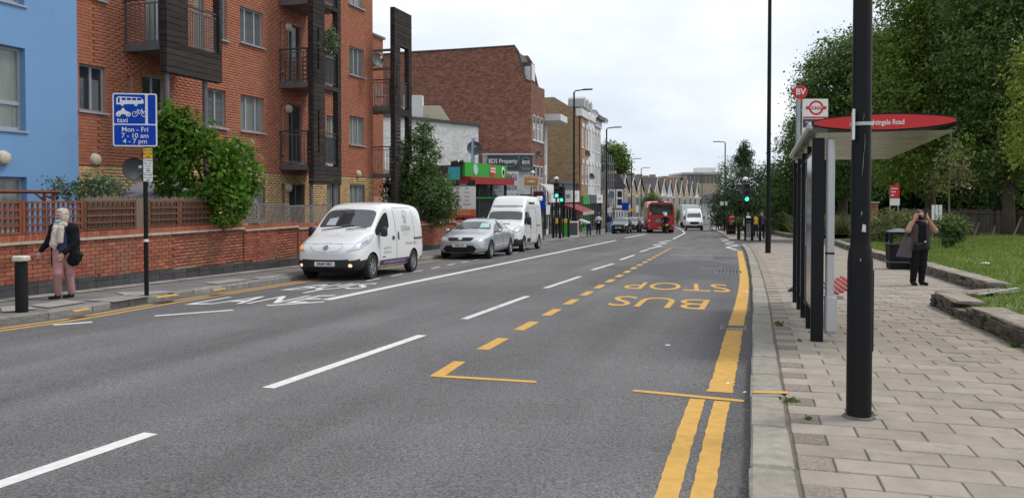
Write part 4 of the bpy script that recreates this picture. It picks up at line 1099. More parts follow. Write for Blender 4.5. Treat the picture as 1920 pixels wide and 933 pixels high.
def edging(name, label, pts, missing=(), h=.19):
    a0 = Vector(pts[0]); t = thing(name, label, 'edging wall', (a0.x, a0.y, gz(a0.y)+.1)); inv = FRAME[t.name].inverted(); dist = 0
    for p, q in zip(pts[:-1], pts[1:]):
        p, q = Vector(p), Vector(q); d = (q-p); L = d.length; d.normalize(); nn = Vector((d.y, -d.x))
        for row in range(3):
            s = -random.uniform(0, .15); hh = h/3
            while s < L-.03:
                w = random.uniform(.16, .38); w = min(w, L-s)
                y = p.y+d.y*(s+w/2)
                if not (row == 2 and any(m0 < dist+s < m1 for m0, m1 in missing)):
                    c = p+d*(s+w/2)+nn*random.uniform(-.02, .02)
                    Mx = frame((c.x, c.y, gz(c.y)+.10+hh*(row+.5)), (d.x, d.y, gz(c.y+d.y)-gz(c.y)), (-d.y, d.x, 0)) @ Matrix.Rotation(random.uniform(-.05, .05), 4, 'Z') @ Matrix.Diagonal((w*1.04, .2, hh*1.12, 1))
                    link('stone', random.choice(stone_me), t, mw=inv @ Mx)
                s += w
        s = 0
        while s < L-.02:
            w = min(random.uniform(.5, .95), L-s); c = p+d*(s+w/2)+nn*.1
            if not any(m0 < dist+s+w/2 < m1 for m0, m1 in missing):
                me = MB().box((0, 0, 0), (w-.012, .36, .045)).mesh('cap_stone', M_CAP, bevel=.012)
                for v in me.vertices: v.co += Vector((random.uniform(-.012, .012), random.uniform(-.02, .02), random.uniform(-.006, .006)))
                link('cap_stone', me, t, mw=inv @ frame((c.x, c.y, gz(c.y)+.10+h+.022), (d.x, d.y, gz(c.y+d.y)-gz(c.y)), (-d.y, d.x, 0)))
            s += w
        dist += L
edging('stone_edging', 'crumbling low stone edging nearest the camera on the right', [(4.9, 5.9), (5.6, 8.75), (6.69, 12.5), (8.0, 13.0)], missing=((4.8, 5.6),))
edging('stone_edging', 'low stone edging behind the woman in black and the litter bin', [(8.93-.35, 14.2), (8.93, 15.33), (10.35, 20.0), (13.9, 32.5), (16.4, 40.6)], missing=((1.6, 2.0),))
edging('stone_edging', 'low stone edging of the bank beyond the side road', [(20, 52.2), (18.6, 53.6), (19.6, 58), (22.4, 70)], h=.25)

# ---- trees on the right
TG = 'park trees behind the bus shelter'
def gp(px, y): p = W(px, 430, y); return (p.x, y, gz(y)+.3)
tree('lime_tree', 'tall leafy green tree directly above the bus shelter roof', gp(1745, 50), [B(1745, 120, 50, 100, 3.4, 130), B(1690, 190, 49, 70, 2.6, 90), B(1800, 60, 50, 90, 3, 120), B(1680, 110, 50.5, 60, 2.5, 70), B(1740, -40, 50, 80, 3, 90), B(1700, 290, 49, 60, 2.2, 70), B(1770, 235, 49, 55, 2, 50)], 2300, 28, .46, .215, ML_LIME, 21, .35, group=None, inner=.5, flat=.42, droop=.6)
tree('chestnut_tree', 'dark dense tree left of the near lamp post, behind the bus stop', gp(1580, 62), [B(1585, 190, 62, 80, 3.6, 110), B(1548, 160, 61, 50, 2.6, 70), B(1620, 110, 62, 60, 3, 62), B(1640, 170, 61, 60, 3, 90), B(1530, 245, 60, 42, 2.5, 70), B(1580, 310, 60, 70, 2.6, 70)], 2200, 26, .46, .215, ML_DARK, 22, .4, inner=.5, flat=.42, droop=.6)
tree('right_edge_tree', 'dark green tree filling the top right corner', gp(1890, 44), [B(1895, 90, 44, 100, 3, 150), B(1840, 170, 45, 60, 2.4, 110), B(1930, 230, 43, 70, 2.5, 120), B(1870, -40, 44, 110, 3, 110), B(1860, 280, 45, 60, 2.2, 70)], 2200, 26, .44, .2, ML_MID, 23, .35, inner=.5, flat=.42, droop=.6)
tree('edge_sapling', 'bright yellow green foliage at the right edge of the picture', gp(1945, 34), [B(1935, 170, 34, 38, 1, 70), B(1925, 260, 34, 30, .9, 60), B(1945, 110, 34, 30, .9, 50)], 330, 10, .25, .18, ML_YELLOW, 24, .12, inner=.4)
tree('hedge_tree', 'rounded dark green tree right behind the bus stop pole', gp(1490, 66), [B(1492, 340, 66, 44, 2.5, 80), B(1475, 375, 65, 36, 2.2, 55), B(1520, 300, 66, 36, 2.5, 80), B(1503, 260, 67, 25, 2, 50)], 1500, 20, .4, .2, ML_DARK, 25, .3, inner=.5)
for i, (px, py, y, rx, rz, m, lab) in enumerate(((1600, 330, 75, 90, 110, ML_DARK, 'added dark filler tree seen under the left part of shelter roof'), (1720, 330, 74, 90, 120, ML_YEW, 'added dark filler tree behind the red park notice'), (1840, 310, 70, 100, 140, ML_DARK, 'added dark filler tree behind the paling fence'), (1935, 300, 60, 60, 140, ML_YEW, 'added dark filler tree behind the fence at right edge'), (1640, 200, 80, 80, 110, ML_DARK, 'added dark filler tree in the gap left of the near lamp post top'), (1800, 150, 72, 120, 160, ML_YEW, 'added dark filler tree behind the tall tree above the shelter'))):
    tree('filler_tree', lab, gp(px, y), [B(px, py, y, rx, 3, rz), B(px-rx*.4, py+50, y-1, rx*.6, 2, rz*.6), B(px+rx*.5, py+60, y-1, rx*.6, 2, rz*.6)], 1300, 18, .5, .33, m, 40+i, .35, group='dark filler trees behind the park trees', inner=.35)  # dark crowns added as filler: block the sky, deepen the dark under the trees
tree('yew_tree', 'broad dark evergreen overhanging the far pavement', gp(1400, 88), [B(1375, 385, 86, 42, 2.5, 42), B(1400, 370, 88, 55, 3, 50), B(1440, 345, 90, 45, 3, 38), B(1358, 405, 84, 20, 2, 22), B(1420, 400, 84, 50, 2, 30), B(1460, 385, 84, 30, 2, 45)], 2000, 18, .38, .2, ML_YEW, 31, .4, inner=.45)
tree('spruce_tree', 'pointed dark conifer standing above the far trees', gp(1393, 125), [B(1393, 315, 125, 20, 1.6, 18), B(1394, 300, 125, 15, 1.3, 14), B(1395, 285, 125, 11, 1, 12), B(1396, 272, 125, 6, .6, 10), B(1385, 296, 125, 8, .8, 5), B(1404, 288, 125, 8, .8, 5)], 420, 12, .3, .28, ML_YEW, 32, .2, inner=.3, droop=.9)
tree('birch_tree', 'thin wispy pale green tree left of the conifer', gp(1362, 115), [B(1362, 320, 115, 14, 1.3, 30), B(1350, 330, 115, 10, 1, 25), B(1372, 318, 115, 10, 1, 22)], 160, 8, .32, .22, ML_GREY, 33, .14, inner=.1)
tree('plane_tree', 'large round green tree behind the scaffolding on the left', (W(1150, 420, 150).x, 150, gz(150)), [B(1147, 290, 150, 26, 3, 22), B(1160, 300, 150, 18, 2.5, 22), B(1140, 312, 150, 24, 3, 18), B(1166, 315, 150, 12, 2, 14)], 700, 14, .55, .42, ML_MID, 34, .4, inner=.5)
tree('street_tree', 'small green street tree in front of the gabled houses', (W(1222, 420, 128).x, 128, gz(128)+.1), [B(1222, 376, 128, 15, 1.5, 15), B(1216, 385, 128, 12, 1.3, 12)], 260, 12, .32, .27, ML_MID, 35, .12, inner=.4)
tree('street_tree', 'small yellow green tree right of the red bus', (W(1279, 425, 118).x, 118, gz(118)+.1), [B(1279, 396, 118, 8, .8, 10), B(1276, 406, 118, 8, .8, 8)], 130, 10, .28, .22, ML_YELLOW, 36, .08, inner=.3)
# shrubs on the verge
def shrub(name, label, px, y, blobs, ncl, per, clr, leaf, m, seed, **k):
    p = W(px, 430, y); t = thing(name, label, 'shrub', (p.x, y, turf_h(p.x, y) if y < 44 else gz(y)+.3))
    base = Vector((p.x, y, FRAME[t.name].translation.z))
    for q in blobs[:3]: MB().tube([base, base.lerp(Vector(q[0]), .6)+Vector((.03, 0, 0)), Vector(q[0])], [.03, .02, .008], 5).build('stem', M_BARK, t, world=True)
    crown(t, 'foliage', blobs, ncl, per, clr, leaf, m, seed, **k); return t
shrub('buddleia_shrub', 'straggly olive green shrub with dry spikes behind the litter bin', 1655, 37, [B(1650, 430, 37, 40, 1, 34), B(1625, 435, 37, 26, .8, 32), B(1700, 425, 37, 40, .9, 24), B(1680, 408, 37, 34, .8, 16)], 520, 9, .16, .17, leaf_mat('buddleia_leaf', (.14, .16, .055)), 41, asp=.28, inner=.3, droop=-.5)
shrub('leafy_shrub', 'round glossy green shrub on the grass right of the woman in black', 1783, 29, [B(1783, 432, 29, 24, .5, 26), B(1795, 420, 29, 14, .4, 14), B(1772, 420, 29, 12, .4, 14)], 230, 9, .11, .14, ML_MID, 42, asp=.4, inner=.4)
shrub('clipped_hedge', 'rounded light green hedge behind the red pillar box', 1395, 66, [B(1392, 416, 66, 16, .9, 12), B(1412, 418, 66, 16, .9, 10), B(1440, 414, 66, 26, 1, 16), B(1470, 412, 64, 24, 1, 18)], 420, 9, .22, .17, leaf_mat('hedge_leaf', (.12, .15, .05)), 43, inner=.5)
t = thing('young_tree', 'slim staked young tree with browning leaves on the verge', 'tree', (W(1779, 440, 33).x, 33, turf_h(W(1779, 440, 33).x, 33)))
b = FRAME[t.name].translation; trunk(t, b, W(1782, 235, 33), .045, .02, [W(1755, 300, 33), W(1812, 290, 33), W(1750, 335, 33), W(1800, 250, 33), W(1815, 340, 33)], 5, mat('young_bark', (.16, .14, .12), .9))
crown(t, 'crown', [B(1790, 300, 33, 34, .6, 46), B(1768, 345, 33, 28, .5, 26), B(1805, 335, 33, 24, .5, 22)], 95, 7, .14, .12, ML_DRY, 44, inner=.1)
crown(t, 'green_leaves', [B(1800, 280, 33, 28, .6, 50), B(1775, 330, 33, 30, .5, 40)], 60, 8, .15, .13, ML_LIME, 45, inner=.1)
# paling fence
M_PALE = mat('old_paling', (.085, .075, .060), .95, var=.4, scale=2, rnd=.35, stretch=(4, 4, .8), dirt=((.14, .15, .13), 1.2, .6))
pf = thing('paling_fence', 'old dark wooden paling fence along the back of the verge', 'fence', W(1850, 440, 47))
a, b = W(1690, 436, 50), W(1960, 446, 43); n = 84; me = MB().bb(-.06, .06, -.012, .012, 0, 1.7).mesh('paling', M_PALE)
a.z = turf_h(a.x, 43)-.5; b.z = a.z; inv = FRAME[pf.name].inverted()
d = (b-a); yv = Vector((-d.y, d.x, 0)).normalized(); zt = W(1850, 391, 46).z-1.7
for i in range(n):
    p = a.lerp(b, (i+.5)/n); p.z = zt-random.uniform(0, .12)-.0
    link('paling', me, pf, mw=inv @ frame(p, d, yv) @ Matrix.Rotation(random.uniform(-.03, .03), 4, 'Y') if False else inv @ frame(p, (d.x, d.y, 0), yv) @ Matrix.Rotation(random.uniform(-.03, .03), 4, 'Y'))
for zz in (.3, 1.45):
    m0 = a.lerp(b, .5); MB().tube([Vector((a.x, a.y, zt+zz))-yv*.05, Vector((b.x, b.y, zt+zz))-yv*.05], .045, 4).build('rail', M_PALE, pf, world=True)
M_STAKE = mat('stake_wood', (.11, .05, .03), .9)
for i, (p, q, w) in enumerate((((1820, 445), (1836, 418), 'short'), ((1858, 440), (1866, 424), 'leaning'), ((1893, 448), (1915, 408), 'long'))):
    c0 = W(p[0], p[1], 38); c1 = W(q[0], q[1], 41.5); st = thing('stake', ('short', 'middle', 'long')[i]+' slanting brown stake propped against the paling fence', 'stake', c0)
    MB().tube([c0-Vector((0, 0, .3)), c1], .05, 5).build('pole', M_STAKE, st, world=True)
for (px, py, y, lab) in ((1740, 330, 60, 'pale dead branch under the trees'), ):
    pass
t = thing('dead_branch', 'bare pale dead branch reaching out of the tall tree', 'branch', W(1810, 130, 46))
MB().tube([W(1822, 160, 46.5), W(1808, 115, 46), W(1790, 98, 46), W(1775, 65, 46), W(1762, 55, 46)], [.07, .06, .045, .03, .012], 6).build('bough', mat('dead_wood', (.32, .29, .25), .9), t, world=True)
MB().tube([W(1800, 108, 46), W(1775, 98, 46), W(1742, 101, 46)], [.05, .035, .012], 6).build('twig', MATS['dead_wood'], t, world=True)
# ------------------------------------------------------------------ vehicles
M_PWHITE = mat('white_car_paint', (.80, .80, .79), .28, var=.02, coat=.6)
M_PSILVER = mat('silver_car_paint', (.52, .54, .56), .3, metal=.45, var=.02, coat=.6)
M_PBLACK = mat('black_car_paint', (.030, .032, .036), .25, var=.05, coat=.7)
M_PNAVY = mat('navy_car_paint', (.055, .065, .10), .25, var=.05, coat=.7)
M_PRED = mat('bus_red_paint', (.52, .020, .018), .3, var=.04, coat=.5)
M_CGLASS = mat('car_glass', (.030, .036, .040), .03, var=0, spec=.9)
M_CGLASSL = mat('windscreen_glass', (.055, .065, .07), .03, var=.3, scale=1.5, spec=.9)
M_TRIM = mat('black_trim', (.022, .023, .026), .55, var=.15)
M_ARCH = mat('wheel_arch', (.008, .008, .008), .9, var=0)
M_TYRE = mat('tyre_rubber', (.018, .018, .018), .8, var=.2, scale=20)
M_RIM = mat('alloy_rim', (.42, .43, .44), .35, metal=.7, var=.05)
M_LAMP = mat('headlamp_glass', (.62, .64, .66), .08, var=.25, scale=14, spec=.9, metal=.25)
M_AMBER = mat('amber_lamp', (.75, .28, .04), .2, var=.1, emit=.6)
M_FOGLIT = mat('lit_lamp', (1.0, .62, .34), .2, var=0, emit=.75)
M_REDL = mat('red_lamp', (.45, .012, .012), .2, var=.1)
M_CHROME = mat('chrome', (.62, .62, .63), .15, metal=.9, var=0)
M_PLATEW = mat('plate_white', (.78, .78, .74), .5, var=.03)
M_PLATEY = mat('plate_yellow', (.72, .50, .06), .5, var=.03)
M_INK = mat('black_ink', (.015, .015, .015), .6, var=0)
M_PURPLE = mat('purple_vinyl', (.10, .022, .12), .4, var=.05)
M_GREYINK = mat('grey_vinyl', (.30, .29, .31), .5, var=.05)
M_PALEINK = mat('pale_vinyl', (.60, .60, .61), .5, var=.03)

def eval_mesh(o):
    dg = bpy.context.evaluated_depsgraph_get(); me = bpy.data.meshes.new_from_object(o.evaluated_get(dg)); return me
class Car:
    """lofted body; x forward, y left, z up. stations: (x, zb, w, ztop, kind, belt, wroof)"""
    def __init__(s, name, label, stations, glass_top, glass_side, wheels, wr, paint, low=None, arch_r=None, rear_glass=(), inset=.045, levels=2, group=None, cat='van', tw=.19):
        s.root = thing(name, label, cat, (0, 0, 0), group=group)
        N = 8; bm = bmesh.new(); rings = []
        for st in stations:
            x, zb, w, zt, belt, wr_ = st[:6]
            if belt is None:               # bonnet/boot section
                P = [(0, zb), (w*.86, zb), (w*.985, zb+.13), (w, zb+(zt-zb)*.45), (w*.985, zb+(zt-zb)*.78), (w*.92, zt-.055), (w*.62, zt-.012), (0, zt)]
            else:
                P = [(0, zb), (w*.86, zb), (w*.985, zb+.13), (w, zb+(belt-zb)*.55), (w*.975, belt), (wr_, zt-.085), (wr_-.16, zt-.015), (0, zt)]
            r = [bm.verts.new((x, 0, P[0][1]))]+[bm.verts.new((x, y, z)) for y, z in P[1:-1]]+[bm.verts.new((x, 0, P[-1][1]))]
            l = [r[0]]+[bm.verts.new((x, -y, z)) for y, z in P[1:-1]]+[r[-1]]
            rings.append((r, l))
        faces = {}
        for i in range(len(rings)-1):
            for j in range(N-1):
                for sd in (0, 1):
                    a, b, c, d = rings[i][sd][j], rings[i+1][sd][j], rings[i+1][sd][j+1], rings[i][sd][j+1]
                    f = bm.faces.new([a, b, c, d] if sd else [d, c, b, a]); faces[(i, j, sd)] = f
        for e, (r, l) in ((0, rings[0]), (1, rings[-1])):
            for j in range(N-1):
                vs = [r[j], r[j+1], l[j+1], l[j]]; u = []
                for v in vs:
                    if v not in u: u.append(v)
                bm.faces.new(u)
        bmesh.ops.recalc_face_normals(bm, faces=bm.faces)
        def glaze(keys, mi, th=inset):
            fs = [faces[k] for k in keys]
            bmesh.ops.inset_region(bm, faces=fs, thickness=th, depth=-.006, use_even_offset=True)
            for f in fs: f.material_index = mi
        for span in glass_top: glaze([(i, j, sd) for i in span for j in (5, 6) for sd in (0, 1)], 1)
        for span in glass_side:
            for sd in (0, 1): glaze([(i, 4, sd) for i in span], 2)
        me = bpy.data.meshes.new('body'); bm.to_mesh(me); bm.free()
        for m in (paint, M_CGLASSL, M_CGLASS, M_ARCH): me.materials.append(m)
        me.polygons.foreach_set('use_smooth', [True]*len(me.polygons))
        o = bpy.data.objects.new('tmp', me); COL.objects.link(o)
        md = o.modifiers.new('s', 'SUBSURF'); md.levels = levels; md.render_levels = levels
        cuts = []
        ar = arch_r or wr+.055
        for (wx, wy) in wheels:
            for sg in (-1, 1):
                mb = MB(); mb.cyl((wx, sg*(wy-.28), wr), (wx, sg*(wy+.5), wr), ar, ar, 28); cm_ = mb.mesh('c', M_ARCH)
                c = bpy.data.objects.new('c', cm_); COL.objects.link(c); cuts.append(c)
                b = o.modifiers.new('b', 'BOOLEAN'); b.operation = 'DIFFERENCE'; b.object = c; b.solver = 'EXACT'
                try: b.material_mode = 'TRANSFER'
                except Exception: pass
        full = eval_mesh(o)
        bpy.data.objects.remove(o)
        for c in cuts: bpy.data.objects.remove(c)
        s.paint = paint; s.full = full
        bm = bmesh.new(); bm.from_mesh(full); bm.normal_update()
        s.bvh = BVHTree.FromBMesh(bm)
        # split by material into parts
        def sub(faces_, name, m):
            idx = {}; V = []; F = []
            for f in faces_:
                q = []
                for v in f.verts:
                    if v.index not in idx: idx[v.index] = len(V); V.append(v.co.copy())
                    q.append(idx[v.index])
                F.append(q)
            mm = bpy.data.meshes.new(name); mm.from_pydata([tuple(v) for v in V], [], F); mm.materials.append(m)
            mm.polygons.foreach_set('use_smooth', [True]*len(F)); mm.set_sharp_from_angle(angle=R(38)); mm.update()
            return link(name, mm, s.root)
        mats_ = list(full.materials); arch_i = [i for i, m in enumerate(mats_) if m == M_ARCH]
        groups = {'paint': [], 'g1': [], 'g2': [], 'arch': [], 'low': []}
        for f in bm.faces:
            mi = f.material_index
            m = mats_[mi] if mi < len(mats_) else paint
            if m == M_CGLASSL: groups['g1'].append(f)
            elif m == M_CGLASS: groups['g2'].append(f)
            elif m == M_ARCH: groups['arch'].append(f)
            elif low and low(f.calc_center_median()): groups['low'].append(f)
            else: groups['paint'].append(f)
        sub(groups['paint'], 'body', paint)
        if groups['arch']: sub(groups['arch'], 'wheel_arches', M_ARCH)['kind'] = 'stuff'
        if groups['low']: sub(groups['low'], 'lower_bumper', M_TRIM)
        for key, m in (('g1', M_CGLASSL), ('g2', M_CGLASS)):
            left = set(groups[key])
            while left:
                st = [left.pop()]; comp = [st[0]]
                while st:
                    f = st.pop()
                    for e in f.edges:
                        for g in e.link_faces:
                            if g in left: left.discard(g); st.append(g); comp.append(g)
                c = sum((f.calc_center_median() for f in comp), Vector())/len(comp)
                if abs(c.y) > .35: nm = 'side_window'
                else: nm = 'windscreen' if c.x > 0 else 'rear_window'
                sub(comp, nm, m)
        bm.free()
        # wheels
        prof = [(wr*.62, -tw/2+.01), (wr*.93, -tw/2), (wr, -tw/2+.03), (wr, tw/2-.03), (wr*.93, tw/2), (wr*.62, tw/2-.01)]
        tm = MB().lathe(prof, 26, closed=True).mesh('tyre', M_TYRE, smooth=40)
        rb = MB(); rb.lathe([(wr*.64, tw/2-.012), (wr*.60, tw/2-.012), (wr*.56, tw/2-.05), (wr*.56, -.03), (wr*.64, -.03)], 26, closed=True)
        for k in range(7):
            a = 2*math.pi*k/7; rb.box((wr*.34, 0, tw/2-.04), (wr*.5, wr*.15, .03), M=Matrix.Rotation(a, 4, 'Z'))
        rb.cyl((0, 0, tw/2-.055), (0, 0, tw/2-.012), wr*.16, wr*.13, 14)
        rm = rb.mesh('rim', M_RIM, smooth=35)
        dm = MB().cyl((0, 0, -.02), (0, 0, tw/2-.06), wr*.57, wr*.57, 20).mesh('brake_disc', M_ARCH)
        for (wx, wy) in wheels:
            for sg in (1, -1):
                Mw = Matrix.Translation((wx, sg*(wy-tw/2+.005), wr)) @ Matrix.Rotation(-sg*math.pi/2, 4, 'X')
                w_ = link('wheel', tm, s.root, mw=Mw); link('rim', rm, w_); link('brake_disc', dm, w_)
    def cast(s, p, d):
        h = s.bvh.ray_cast(Vector(p), Vector(d)); return h[0], h[1]
    def patch(s, name, poly, view, m, off=.006, parent=None, rings=6):
        """outline given in a view plane, laid on the body. view: 'front' (y,z), 'rear', 'left','right' (x,z), 'top' (x,y)"""
        n = len(poly); P = []
        for i in range(n):
            a, b = poly[i], poly[(i+1) % n]
            for k in range(4): P.append((a[0]+(b[0]-a[0])*k/4, a[1]+(b[1]-a[1])*k/4))
        cx = sum(p[0] for p in poly)/n; cy = sum(p[1] for p in poly)/n; V = []; ok = True
        def proj(u, v):
            o, d = {'front': ((6, u, v), (-1, 0, 0)), 'rear': ((-6, u, v), (1, 0, 0)), 'left': ((u, 3, v), (0, -1, 0)), 'right': ((u, -3, v), (0, 1, 0)), 'top': ((u, v, 5), (0, 0, -1)),
                    'fl': ((u*0+5*.8, v*0, 0), (0, 0, 0))}[view] if not isinstance(view, tuple) else (Vector(view[0])+Vector(view[1])*u+Vector((0, 0, 1))*v, view[2])
            h, nn = s.cast(o, d)
            if h is None: return None
            return h+nn*off
        n2 = len(P); rows = []
        for r in range(rings):
            f = 1-r/rings; row = []
            for p in P: row.append(proj(cx+(p[0]-cx)*f, cy+(p[1]-cy)*f))
            rows.append(row)
        c = proj(cx, cy); mb = MB(); last = c or Vector()
        for row in rows:
            for q in row:
                if q is None: q = last
                last = q; mb.V.append(q)
        mb.V.append(c or last)
        for r in range(rings-1):
            for i in range(n2): mb.F.append((r*n2+i, r*n2+(i+1) % n2, (r+1)*n2+(i+1) % n2, (r+1)*n2+i))
        for i in range(n2): mb.F.append(((rings-1)*n2+i, (rings-1)*n2+(i+1) % n2, rings*n2))
        mb.A = [0]*len(mb.F)
        return mb.build(name, m, parent or s.root, smooth=True)
    def line(s, name, pts, view, r=.006, m=None, off=.0, sub=10):
        P = []
        for a, b in zip(pts[:-1], pts[1:]):
            for k in range(sub): P.append((a[0]+(b[0]-a[0])*k/sub, a[1]+(b[1]-a[1])*k/sub))
        P.append(pts[-1]); Q = []
        for u, v in P:
            o, d = {'front': ((6, u, v), (-1, 0, 0)), 'rear': ((-6, u, v), (1, 0, 0)), 'left': ((u, 3, v), (0, -1, 0)), 'right': ((u, -3, v), (0, 1, 0)), 'top': ((u, v, 5), (0, 0, -1))}[view]
            h, nn = s.cast(o, d)
            if h is not None: Q.append(h+nn*off)
        if len(Q) > 2: return MB().tube(Q, r, 5).build(name, m or M_ARCH, s.root, smooth=True)
    def text(s, name, body, size, c, view, m, off=.005, sx=1.0, bold=0.0):
        vs, fs = text_geo(body, size, 0, 'CENTER', bold); V = []
        for v in vs:
            u, w = v[0]*sx, v[1]
            o, d = {'front': ((6, c[0]+u, c[1]+w), (-1, 0, 0)), 'left': ((c[0]-u, 3, c[1]+w), (0, -1, 0)), 'right': ((c[0]+u, -3, c[1]+w), (0, 1, 0)), 'rear': ((-6, c[0]-u, c[1]+w), (1, 0, 0)), 'top': ((c[0]-w, c[1]+u, 5), (0, 0, -1))}[view]
            h, nn = s.cast(o, d); V.append(h+nn*off if h is not None else Vector(o)+Vector(d)*4)
        mb = MB(); mb.add(V, fs); return mb.build(name, m, s.root)
    def plate(s, body, x, z, m, front=True, w=.52, h=.11, tilt=0.0):
        sg = 1 if front else -1
        hx = s.cast((6*sg, 0, z), (-sg, 0, 0))[0]; x = hx.x+sg*.012
        p = MB().box((x, 0, z), (.014, w, h)).build('number_plate', m, s.root, bevel=.004)
        Mx = frame((x+sg*.0085, 0, z), (0, sg, 0), (0, 0, 1))
        MB().text(body, h*.92, Mx, .002, bold=.003, sx=.80).build('plate_lettering', M_INK, p)
        return p
    def mirror(s, x, y, z, m, d=(.09, .2, .2)):
        for sg in (1, -1):
            mb = MB(); mb.box((0, 0, 0), d); me = mb.mesh('door_mirror', m, bevel=min(d)*.3, smooth=60)
            mo = link('door_mirror', me, s.root, mw=Matrix.Translation((x, sg*(y+d[1]*.5), z)))
            MB().box((0, -sg*(d[1]*.5+.03), -d[2]*.3), (d[0]*.5, .1, .04)).build('mirror_arm', M_TRIM, mo)
    def place(s, x, y, heading, dz=0.0):
        """heading = direction (x,y) the nose points"""
        s.root.location = (x, y, gz(y)+dz); a = math.atan2(heading[1], heading[0])
        # tilt with the hill
        rx = math.atan(-SLOPE)
        Q = Matrix.Rotation(-math.atan(SLOPE), 4, 'X') @ Matrix.Rotation(a, 4, 'Z')
        s.root.rotation_euler = Q.to_euler(); FRAME[s.root.name] = Matrix.Translation(s.root.location) @ Q

SDIR = Vector((-.25, -1)).normalized()       # parked cars face the camera
# --- small electric van
st = [(2.20, .30, .50, .66, None, 0), (2.13, .20, .72, .82, None, 0), (1.90, .19, .83, .95, None, 0), (1.55, .19, .86, 1.07, None, 0), (1.32, .19, .87, 1.15, None, 0),
      (.52, .19, .875, 1.83, 1.08, .70), (.20, .19, .875, 1.885, 1.08, .735), (-.30, .19, .875, 1.90, 1.10, .75), (-.95, .19, .875, 1.90, 1.10, .75), (-1.6, .2, .87, 1.88, 1.1, .745), (-2.08, .24, .86, 1.84, 1.08, .73), (-2.2, .30, .82, 1.70, 1.05, .70)]
van = Car('electric_van', 'small white electric florist van parked facing the camera', st, [(4,)], [(4, 5)], [(1.38, .86), (-1.34, .86)], .305, M_PWHITE,
          low=lambda c: (c.z < .50 and c.x > 1.62) or (c.z < .42 and c.x < -2.0) or c.z < .23, inset=.035)
v = van
for sg, vw in ((1, 'left'), (-1, 'right')):
    hd = [(2.02, .74), (1.72, .80), (1.36, .985), (1.33, 1.04), (1.42, 1.05), (1.72, .95), (1.95, .84)]
    dv = ((4.2, 4.2*sg, 0), (-.7071, .7071*sg, 0), (-.7071, -.7071*sg, 0)); hp = [(-1.14, .70), (-.85, .74), (-.45, .90), (-.33, 1.02), (-.36, 1.07), (-.55, 1.02), (-.85, .90)]
    v.patch('lamp_surround', [(-.74+(p[0]+.74)*1.05, .88+(p[1]-.88)*1.09) for p in hp], dv, M_GREYINK, .004)
    l_ = v.patch('headlamp', hp, dv, M_LAMP, .008)
    v.patch('lamp_lens', [(-.78, .82), (-.55, .90), (-.52, .97), (-.72, .91)], dv, mat('lens_blue', (.34, .38, .44), .08, var=.35, scale=20), .013, l_)
    if sg < 0: v.patch('indicator', [(-1.08, .72), (-.88, .76), (-.88, .84), (-.98, .82)], dv, M_AMBER, .013, l_)
    # door seams, sills and stripe
    v.line('door_seam', [(.96, .34), (.98, 1.02)], vw); v.line('door_seam', [(-.12, .36), (-.10, 1.05), (-.08, 1.70)], vw); v.line('door_seam', [(-.12, .36), (.92, .34)], vw, .005)
    v.line('door_seam', [(-1.42, .72), (-1.38, 1.7)], vw, .005); v.line('door_seam', [(-.1, 1.74), (-1.38, 1.76)], vw, .005); v.line('body_crease', [(-.18, 1.13), (-1.36, 1.14)], vw, .004, M_PALEINK)
    v.line('slide_rail', [(-1.36, .93), (-2.02, .94)], vw, .022, M_TRIM, .006)
    v.patch('door_handle', [(.03, .93), (.17, .93), (.17, 1.02), (.03, 1.02)], vw, M_TRIM, .016); v.patch('door_handle', [(-.28, .92), (-.21, .92), (-.21, 1.12), (-.28, 1.12)], vw, M_TRIM, .016)
    v.patch('purple_stripe', [(.93, .30), (-.95, .30), (-.99, .44), (.93, .44)], vw, M_PURPLE, .007)
    v.text('stripe_lettering', 'WWW.ELISSANAFLORIST.CO.UK', .105, (0, .365), vw, M_PALEINK, .010, sx=.92)
    v.text('side_lettering', 'ELISSANA', .20, (-.80, 1.20), vw, M_GREYINK, sx=.78); v.text('side_lettering', 'FLORIST', .12, (-.80, 1.06), vw, M_PALEINK, sx=.9)
    v.text('side_lettering', 'FLOWERS FOR ALL OCCASIONS', .095, (-1.15, .80), vw, M_GREYINK, sx=.62)
    v.text('phone_lettering', '020 8889 4777 921', .085, (.5, .72), vw, M_GREYINK, sx=.75); v.text('phone_lettering', '020 7018 4447 921', .085, (.5, .62), vw, M_GREYINK, sx=.75)
    fl = [(math.cos(t)*.11*(1+.12*math.sin(3*t)), math.sin(t)*.19) for t in [i*math.pi/9 for i in range(19)]]
    v.line('flower_mark', [(-.80+p[0], 1.50+p[1]) for p in fl], vw, .005, M_GREYINK, .004, 3); v.line('flower_mark', [(-.86, 1.56), (-.80, 1.44), (-.77, 1.38), (-.83, 1.36), (-.80, 1.48), (-.72, 1.52), (-.74, 1.58)], vw, .006, M_GREYINK, .004, 4)
    v.patch('side_badge', [(.62, .50), (.80, .50), (.80, .525), (.62, .525)], vw, M_TRIM)
    v.patch('mud_flap', [(-2.02, .25), (-1.92, .25), (-1.92, .42), (-2.02, .42)], vw, M_TRIM, .004)
    v.patch('rear_lamp', [(-2.05, .72), (-2.16, .72), (-2.16, 1.1), (-2.07, 1.1)], vw, M_REDL, .006)
v.line('grille_panel_seam', [(-.42, .80), (-.30, .70), (0, .665), (.30, .70), (.42, .80), (.36, .86), (0, .88), (-.36, .86), (-.42, .80)], 'front', .005, M_GREYINK)
v.line('bonnet_seam', [(-.76, .86), (-.42, .87), (.42, .87), (.76, .86)], 'front', .005, M_GREYINK)
bd = v.patch('nose_badge', [(math.cos(i*math.pi/6)*.06, .775+math.sin(i*math.pi/6)*.055) for i in range(12)], 'front', M_CHROME, .012)
v.patch('badge_bar', [(-.075, .762), (.075, .762), (.075, .785), (-.075, .785)], 'front', M_GREYINK, .02, bd)
